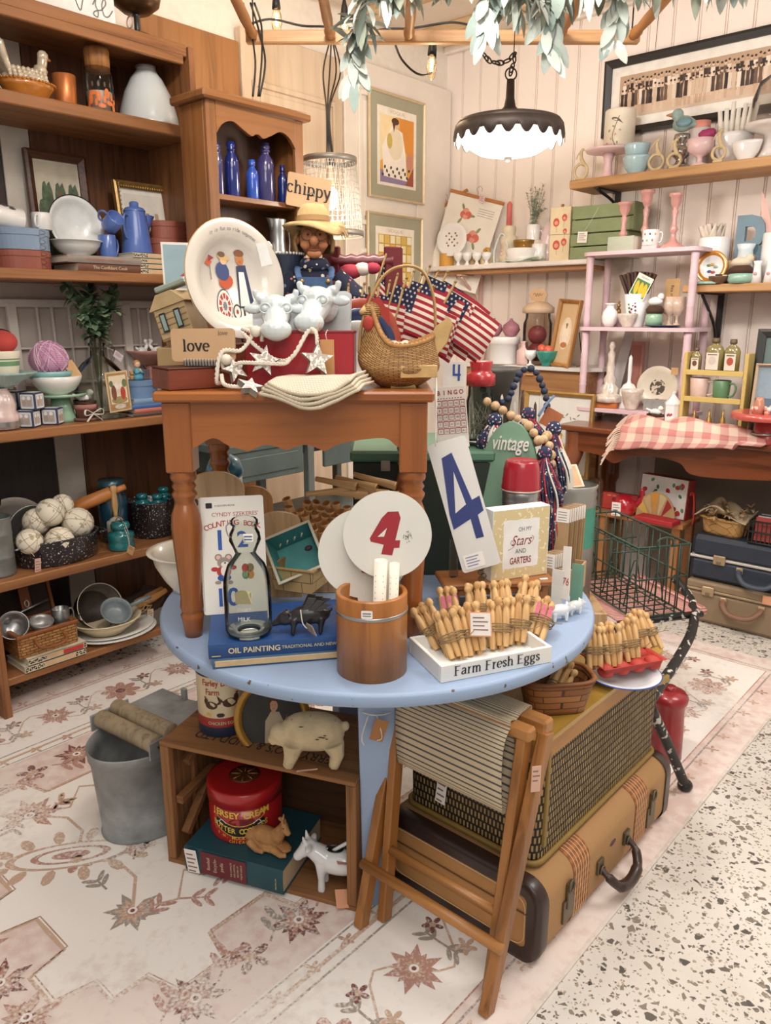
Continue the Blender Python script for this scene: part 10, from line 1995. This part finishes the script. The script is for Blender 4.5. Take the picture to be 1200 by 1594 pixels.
single('ceramic_bear','small tan ceramic bear at the foot of the big letter','figurine',1132,ZRr,3.90,16,405,[(0,0),(1,.05),(1,.4),(.6,.55),(.75,.75),(.6,.95),(0,1)],P('b59a74',.6,0,.15,30))
# low cabinet with a marble top
bx0,bx1=R(742,ZLo,3.80).x-.1,R(926,ZLo,3.80).x;t=Th('marble_cabinet','low tan cabinet with white marble top below the corner shelf','cabinet',((bx0+bx1)/2,3.95,.0));O=bx1-bx0
g.prism(P('d9d3cc',.3,0,.1,8),[(-O/2,-.15),(O/2-.08,-.15),(O/2,-.06),(O/2,.15),(-O/2,.15)],.02);g.v=[Ve((q.x,q.z,ZLo-.0206+q.y)) for q in g.v];Pt('marble_top',g,t)
tanw=W('a8794f','865a34','x',.5,.55);g.bx(tanw,(-.02,.01,ZLo-.021-.06),(O-.06,.27,.12),.002);Pt('drawer_case',g,t);g.bx(P('c99a6a',.5),(.02,-.13,ZLo-.05),(.05,.012,.01),.002);Pt('drawer_pull',g,t)
for sx in(-1,1):g.bx(tanw,(sx*(O/2-.07)-.02,.1,(ZLo-.141)/2),(.04,.04,ZLo-.141),.002);Pt('leg',g,t)
t,r,h=pot('white_crock','white ribbed crock with two purple onions on the marble cabinet','crock',783,ZLo,3.86,50,524,[(0,0),(.88,0),(.9,.05),(.9,.72),(1,.75),(1,.95),(.97,1),(0,.97)],mkg);p=Ve(t.location)+UZ*h
onm=P('a8707c',.5,0,.2,10)
for px,y,n_ in((768,3.85,'left'),(795,3.87,'right')):q=R(px,p.z,y);rr=14*mm(q);g.la(onm,[(0,0),(rr*.6,rr*.15),(rr,rr*.8),(rr*.85,rr*1.35),(rr*.3,rr*1.75),(rr*.12,rr*1.95),(rr*.2,rr*2.05),(0,rr*2.0)],24);So('purple_onion',g,'dusty purple glass onion, '+n_+' of the two on the white crock','onion',q-UZ*.004,0,'purple onions')
t,r,h=pot('glass_canister','glass canister of purple onions with a wooden lid on the marble cabinet','canister',834,ZLo,3.90,44,487,[(0,.01),(1,0),(1,.8),(.85,.9),(.85,1)],glass('f2ebe4',.95),pn='glass_jar');g.la(P('d3b79a',.5,0,.1,20),[(r*.9,h*.99),(r*1.1,h),(r*1.1,h*1.1),(r*.6,h*1.2),(0,h*1.22)],28);Pt('lid',g,t)
for k_ in Rg(2):rr=r*.66;g.sph(P('8a4048',.4,0,.2,12),(0,0,0),rr,18);So('purple_onion',g,'dark red onion, '+('lower' if k_==0 else 'upper')+' of the two inside the glass canister','onion',Ve(t.location)+Ve((.0,0,.02+rr+k_*rr*1.75)),0,'onions in the glass canister')
p=Ve(t.location)+UZ*(h*1.2);t=Th('scalloped_sign','small tan scalloped paper sign standing on the glass canister lid','sign',p+Ve((0,-.01,0)),0);sg_=[(.055*cos(E)*(1+.07*cos(8*E)),.038+.038*sin(E)*(1+.07*cos(8*E))) for E in[2*pi*i/48 for i in Rg(48)]];g.prism(P('d9b490',.8),sg_,.002);Pt('board',g,t);stroke(g,P('8a6a4a',.7),qb([(-.03,.04),(-.02,.05),(-.012,.03),(-.004,.048),(.004,.032),(.012,.048),(.02,.034),(.03,.046)],4),.003,-.001);Pt('lettering',g,t)
single('pink_bottle','small frosted pink bottle in front of the glass canister','bottle',815,ZLo,3.84,23,531,[(0,0),(.95,0),(1,.1),(1,.6),(.5,.75),(.45,.92),(.6,1),(0,1)],P('dcbab4',.4));single('egg_cup','white egg cup beside the green urn on the marble cabinet','egg cup',825,ZLo,3.815,19,545,GOB,mkg)
single('green_urn','turquoise green footed urn with tomatoes on the marble cabinet','urn',850,ZLo,3.83,32,546,[(0,0),(.5,0),(.42,.12),(.6,.25),(.9,.6),(1,.85),(1.08,1),(.9,1),(0,.9)],P('2f8f80',.3,0,.08,coat=.5))
p=R(850,ZLo,3.83);
for k_,(dx,dy,dz,n_) in En(((-.03,0,.09,'left'),(.014,-.012,.085,'right'))):g.sph(P('cf5f4a',.4,0,.1,14),(0,0,0),(.026,.024,.03),14);So('tomato_ornament',g,'orange red tomato ornament, '+n_+' one in the turquoise urn','ornament',p+Ve((dx,dy,dz)),0,'tomato ornaments',ry=-.6)
def oval(g,w,h):
 g.dec(P('cfae86',.7,0,.08,10),rect(-w/2,w/2,0,h));g.dec(P('e3d0b4',.7),ell(0,h*.5,w*.36,h*.28,28),-.0004);g.dec(P('ead9c6',.7),ell(0,h*.52,w*.2,h*.2,20),-.0006);g.dec(P('b98a6a',.7),ell(0,h*.62,w*.06,h*.04,14),-.0008);g.dec(P('9a7a5a',.7),ell(0,h*.65,w*.08,h*.03,14),-.0009);g.dec(P('b5714a',.7),ell(0,h*.3,w*.22,h*.05,14),-.0008)
pf0=R(875,ZLo,3.86);framed('framed_print','ornate wooden frame with an oval lady print leaning at the right of the marble cabinet',.155,zt(pf0,466)-ZLo,.018,W('a8763f','855628','z',.8,.5),Ve((pf0. x,pf0. y-.03,ZLo+.001)),-.25,.13,oval,matm=P('c9a26a'),mw=.006,ry=.07)
g.tu(blackm,[(0,0,0),(0,.07,.0),(0,.01,.18)],.003,5);So('frame_easel',g,'black wire easel behind the ornate oval lady frame','easel',pf0+Ve((.07,.03,.002)),0)
g.prism(P('d9b8b4',.5,0,.06,14),rrect(.1,.28,.02,0,.14),.012);So('pink_tray',g,'pink lacquer tray standing behind the little flags on the marble cabinet','tray',R(742,ZLo,4.02),.1,rx=-.06)
def flowers(g,w,h):
 g.dec(P('d9d6cf',.7,0,.06,8),rect(-w/2,w/2,0,h))
 for i in Rg(14):g.dec(P(['d9a43a','c98a2a','e0b85a'][i%3],.7),ell(w*(.12+.1*cos(i*2.4)),h*(.36+.12*sin(i*1.7)),w*.06,h*.04,9,i),-.0005-i*.00003)
 for i in Rg(8):g.dec(P('6a7a6a',.7),ell(w*(-.1+.06*i),h*(.74+.03*sin(i*2)),w*.03,h*.008,7,i),-.0005)
pg_=R(862,.62,3.70);framed('framed_painting','yellow flower painting in a gold frame standing below the marble cabinet',wx(800,905,.62,3.7),zt(pg_,610)-.60,.024,P('a8844a',.45,.4,.15,30),Ve((pg_.x,3.70,.60)),0,.05,flowers)
g.bx(tanw,(0,0,.298),(.42,.2,.597),.004);So('wooden_box',g,'tan wooden box under the gold framed flower painting','box',(pg_.x,3.72,0.0005))
# under the console table
g.bx(P('8a7b6c',.85,0,.1,5),(0,0,.42),(1.3,.02,.84),.002);So('back_panel',g,'grey brown sheet coloured as the shade on the wall under the console table','board',(-.98,4.03,.0005),0)  # shade on the wall below the table, put in as a darker sheet
def case(name,label,x0,x1,y0,y1,z0,h,m,band,handle_m,hx,bandz=.62,latches=(),tag=True):
 t=Th(name,label,'suitcase',((x0+x1)/2,(y0+y1)/2,z0));O,d_=x1-x0,y1-y0;g=G();g.bx(m,(0,0,h*bandz/2),(O,d_,h*bandz-.002),.02);Pt('base_shell',g,t);g=G();g.bx(m,(0,0,h*(bandz+1)/2),(O,d_,h*(1-bandz)-.002),.02);Pt('lid',g,t)
 g=G();g.bx(band,(0,0,h*bandz),(O+.004,d_+.004,.012),.003);Pt('band',g,t)
 for lx in latches:g=G();g.bx(P('b5a080',.35,.5),(lx,-d_/2-.006,h*bandz),(.055,.012,.045),.003);lt_=Pt('latch',g,t);g=G();g.bx(P('8a7a60',.35,.5),(lx,-d_/2-.013,h*bandz-.01),(.02,.006,.016),.002);Pt('latch_button',g,lt_)
 g=G();zh=h*(bandz-.14);pts=[(hx-.085,-d_/2-.004,zh),(hx-.08,-d_/2-.03,zh-.016),(hx-.04,-d_/2-.05,zh-.046),(hx+.04,-d_/2-.05,zh-.046),(hx+.08,-d_/2-.03,zh-.016),(hx+.085,-d_/2-.004,zh)];g.tu(handle_m,qb(pts,5),.011,8,sq=(.8,1.3));hd=Pt('handle',g,t)
 for q in(-.085,.085):g=G();g.bx(P('b5a080',.35,.5),(hx+q,-d_/2-.005,zh),(.03,.012,.03),.003);Pt('handle_mount',g,hd)
 return t
tx=Y(1062,960,3.64).x;tp_=W('8a7358','76614a','x',.4,.6);ta=P('8d785e',.6,0,.08,14)
hT2=zt(R(1130,0,3.64),915)-.0;case('suitcase','taupe vintage suitcase on the floor under the navy one',tx,tx+.66,3.64,4.0,.0006,hT2,ta,P('a58f72',.5),P('7d5a44',.5),-.06,.80,(-.22,.24))
t=case('suitcase','navy blue suitcase with a white band lying on the taupe one',tx+.0,tx+.68,3.66,4.0,hT2+.001,zt(R(1130,hT2,3.66),848)-hT2+.02,P('2c3442',.5,0,.1,12),P('cfcac2',.4,.3),P('3a4250',.5),-.02,.52,(-.2,.22));Pc(t,(.04,-.2,-.02),.05,.04,0,0,0,salmon,0)
zN=hT2+.001+zt(R(1130,hT2,3.66),848)-hT2+.022;p=R(1128,zN,3.76);k=mm(p);t=Th('bark_basket','pale woven bark basket with dried flowers and linen on the navy suitcase','basket',p,-.15);bk_=weave('c39a62','a97f49','6a4a28',.045,.03,.0012,.6,.4,.5,.78);wb_,db_,hb_=66*k,.13,zt(p,804)-zN
def bb2(u,v):E=2*pi*u;e=.5;return(math.copysign(abs(cos(E))**e,cos(E))*wb_/2*(.88+.12*v),math.copysign(abs(sin(E))**e,sin(E))*db_/2*(.88+.12*v),hb_*v)
g.surf(bk_,bb2,40,6,True,.5,hb_);g.add([bb2(i/40,0) for i in Rg(40)],[list(Rg(40))],bk_);Pt('woven_body',g,t,solid=.004);g.tu(P('b98f58',.6,0,.1,30),[bb2(i/40,.93) for i in Rg(40)],.009,6,True,sq=(.5,1.6));Pt('rim',g,t)
g.surf(P('cbb795',.9,0,.1,14),lambda u,v:(wb_*.62*(u-.5)*2*(1-.1*v)+.0,(v-.5)*db_*1.1,hb_*.95+.07*sin(pi*u)*(.6+.4*sin(v*7+u*5))+.05*max(0,sin(u*6.3+1))*(v)),22,14);Pt('linen_lining',g,t,solid=.004)
rn=random.Random(6);dfm=[P('b58a52',.9,0,.2,40),P('c9a878',.9,0,.2,40),P('a8a088',.9,0,.15,40)]
for cx,cy,cz in((-.06,-.05,.07),(.045,-.07,.06),(.10,-.05,.075),(0,-.03,.09),(.11,.0,.09),(-.03,-.075,.04)):
 for i in Rg(26):d=Ve((rn.uniform(-1,1),rn.uniform(-1.2,.4),rn.uniform(-.4,1)));leafmesh(g,dfm[rn.randrange(3)],Ve((cx,cy,hb_+cz-.03)),d,UZ,rn.uniform(.02,.038),.012,.3)
Pt('dried_flowers',g,t)
t=Th('wire_basket','small black basket of papers at the right edge on the navy suitcase','basket',R(1196,zN,3.73),0);bkb=P('2a2622',.6);O=.15
for z_ in(.0,.05,.1):g.tu(bkb,[(-O/2,-.06,z_+.004),(O/2,-.06,z_+.004),(O/2,.06,z_+.004),(-O/2,.06,z_+.004)],.005,5,True)
for i in Rg(9):
 for sy in(-.06,.06):g.tu(bkb,[(-O/2+O*i/8,sy,.004),(-O/2+O*i/8,sy,.104)],.003,4)
Pt('wire_frame',g,t);
for i in Rg(4):g.bx(P(['b5504a','dccfc4','3a4a6a','cfc9c0'][i],.8),(0,0,.06),(.11,.012,.11),.001);So('paper_booklet',g,['red','cream','navy','white'][i]+' booklet standing in the small black basket','booklet',R(1196,zN,3.73)+Ve((0,-.04+.025*i,.006)),0,'booklets',rx=-.1)
zbn=.46;bx_=R(1000,zbn,3.72);t=Th('wooden_bench','low orange wooden bench under the console table carrying red boxes','bench',(bx_.x,3.78,0));wo=W('a8703f','82502a','x',.6,.5);g.bx(wo,(0,0,zbn-.012),(.46,.24,.024),.003);Pt('seat',g,t)
for sx in(-1,1):
 for sy in(-1,1):g.bx(W('a8703f','82502a','z',.6,.5),(sx*.19,sy*.09,(zbn-.024)/2),(.04,.03,zbn-.024),.003);Pt('leg',g,t)
zbn+=.0006
def printbox(label,px,wpx,yt,y,dep,base,pr,rz=0,rx=0):
 p=R(px,zbn,y);O=wpx*mm(p)*1.28;h_=zt(p,yt)-zbn;t=Th('gift_box',label,'box',p,rz,rx=rx);g=G();g.bx(base,(0,0,h_/2),(O,dep,h_),.002);Pt('box_body',g,t);g=G();pr(g,O,h_,-dep/2-.0005);Pt('print',g,t);return t
def straw(g,w,h,y):
 rn2=random.Random(4);g.dec(P('e9e2da',.6),rect(-w*.48,w*.48,h*.01,h*.99),y)
 for i in Rg(34):Q,z_=rn2. uniform(-.43,.43)*w,rn2. uniform(.05,.95)*h;g.dec(P(['c0392f','b52f2a','3f7a52','5a8f66'][i%4],.6),ell(Q,z_,w*.045,w*(.055 if i%4<2 else .03),9,i),y-.0004-i*.00001)
 g.dec(P('eee6e2',.6),ell(0,h*.5,w*.26,h*.12,16),y-.001);
printbox('white gift box printed with strawberries on the low bench under the console',1033,62,742,3.80,.07,P('9a3a34',.5),straw,-.12,-.08)
def redp(g,w,h,y):
 g.dec(P('c9443a',.6),rect(-w*.46,w*.46,h*.03,h*.97),y);g.dec(P('8a2a26',.6),rrect(w*.44,h*.2,.008,0,h*.62),y-.0004)
 for i in Rg(5):g.dec(P('e39a7a',.6),ell(-w*.3+w*.15*i,h*.83,w*.06,h*.04,9),y-.0005)
printbox('red picture box left of the strawberry gift box on the low bench',965,44,768,3.76,.04,P('a8352e',.5),redp,.1,-.06)
t=Th('red_kettle','small shiny red toy kettle in front of the red picture box','kettle',R(972,zbn,3.69),.2);rdk=P('b5202c',.2,0,.05,10,coat=.7);g.la(rdk,[(0,0),(.05,0),(.062,.03),(.058,.07),(.03,.1),(0,.105)],28);Pt('body',g,t);g.tu(rdk,qb([(.05,0,.05),(.08,0,.09),(.078,0,.14)],4),[.016]*4+[.012]*5,10);Pt('spout',g,t);Pc(t,(-.03,-.062,.035),.045,.07,0,0,0,tagm,5)
t=Th('fan_board','fan shaped picture board with yellow and tan stripes in front of the strawberry box','board',R(1018,zbn,3.685),-.05,rx=-.1);k=mm(R(1018,zbn,3.685));pl=[(-.10,0)]+[(-.10+.0,.03)]+arc(.0,.0,.105,165,12,14,.14)+[(.10,0)];g.prism(P('b59a6a',.7,0,.1,20),pl,.006);Pt('board',g,t);g=G()
for i,c in En(('d9b25a','c9a878','d9953a','cdb890','9a2a2a')):a0,a1=160-26*i,138-26*i;g.dec(P(c,.7),[(-.03+.05*i*.3,.012)]+arc(.0,.0,.098,a0,a1,4,.13),-.0006-i*.0001)
Pt('stripe_print',g,t)
g.bx(P('a8262e',.6,0,.08),(0,0,.012),(.2,.09,.024),.003);So('red_case',g,'flat red folder lying in front of the fan shaped board on the low bench','folder',R(1022,zbn,3.66)+Ve((.01,-.02,0)),-.1)
g.tu(P('b5302a',.7),qb([(0,0,.14),(.012,-.01,.16),(.02,-.012,.12),(.026,-.01,.04),(.022,-.012,.0)],5),.008,5,sq=(.3,1.6));So('red_ribbon',g,'red ribbon hanging at the right side of the strawberry box','ribbon',Y(1072,815,3.74),0)
g.bx(P('7a7258',.6,0,.12,10),(0,0,.19),(.16,.14,.38),.012);So('upright_case',g,'olive grey case standing on end behind the console table leg','case',R(935,0,3.86)+UZ*.0005,0)
g.prism(P('d3cfcb',.5,0,.05),[(0,0),(.07,0),(.16,.5),(.11,.5)],.02);So('white_board',g,'narrow white board leaning on the wall behind the pink stand','board',R(937,ZTb,4.02)+UZ*.0,0)
g.bx(P('c98f84',.6),(0,0,.2),(.07,.03,.40),.002);g.bx(P('b5796c',.6),(0,-.017,.2),(.05,.004,.36),.001);So('pink_shutter',g,'narrow dusty pink shutter standing behind the pink stand','shutter',R(985,ZTb,4.04),0)
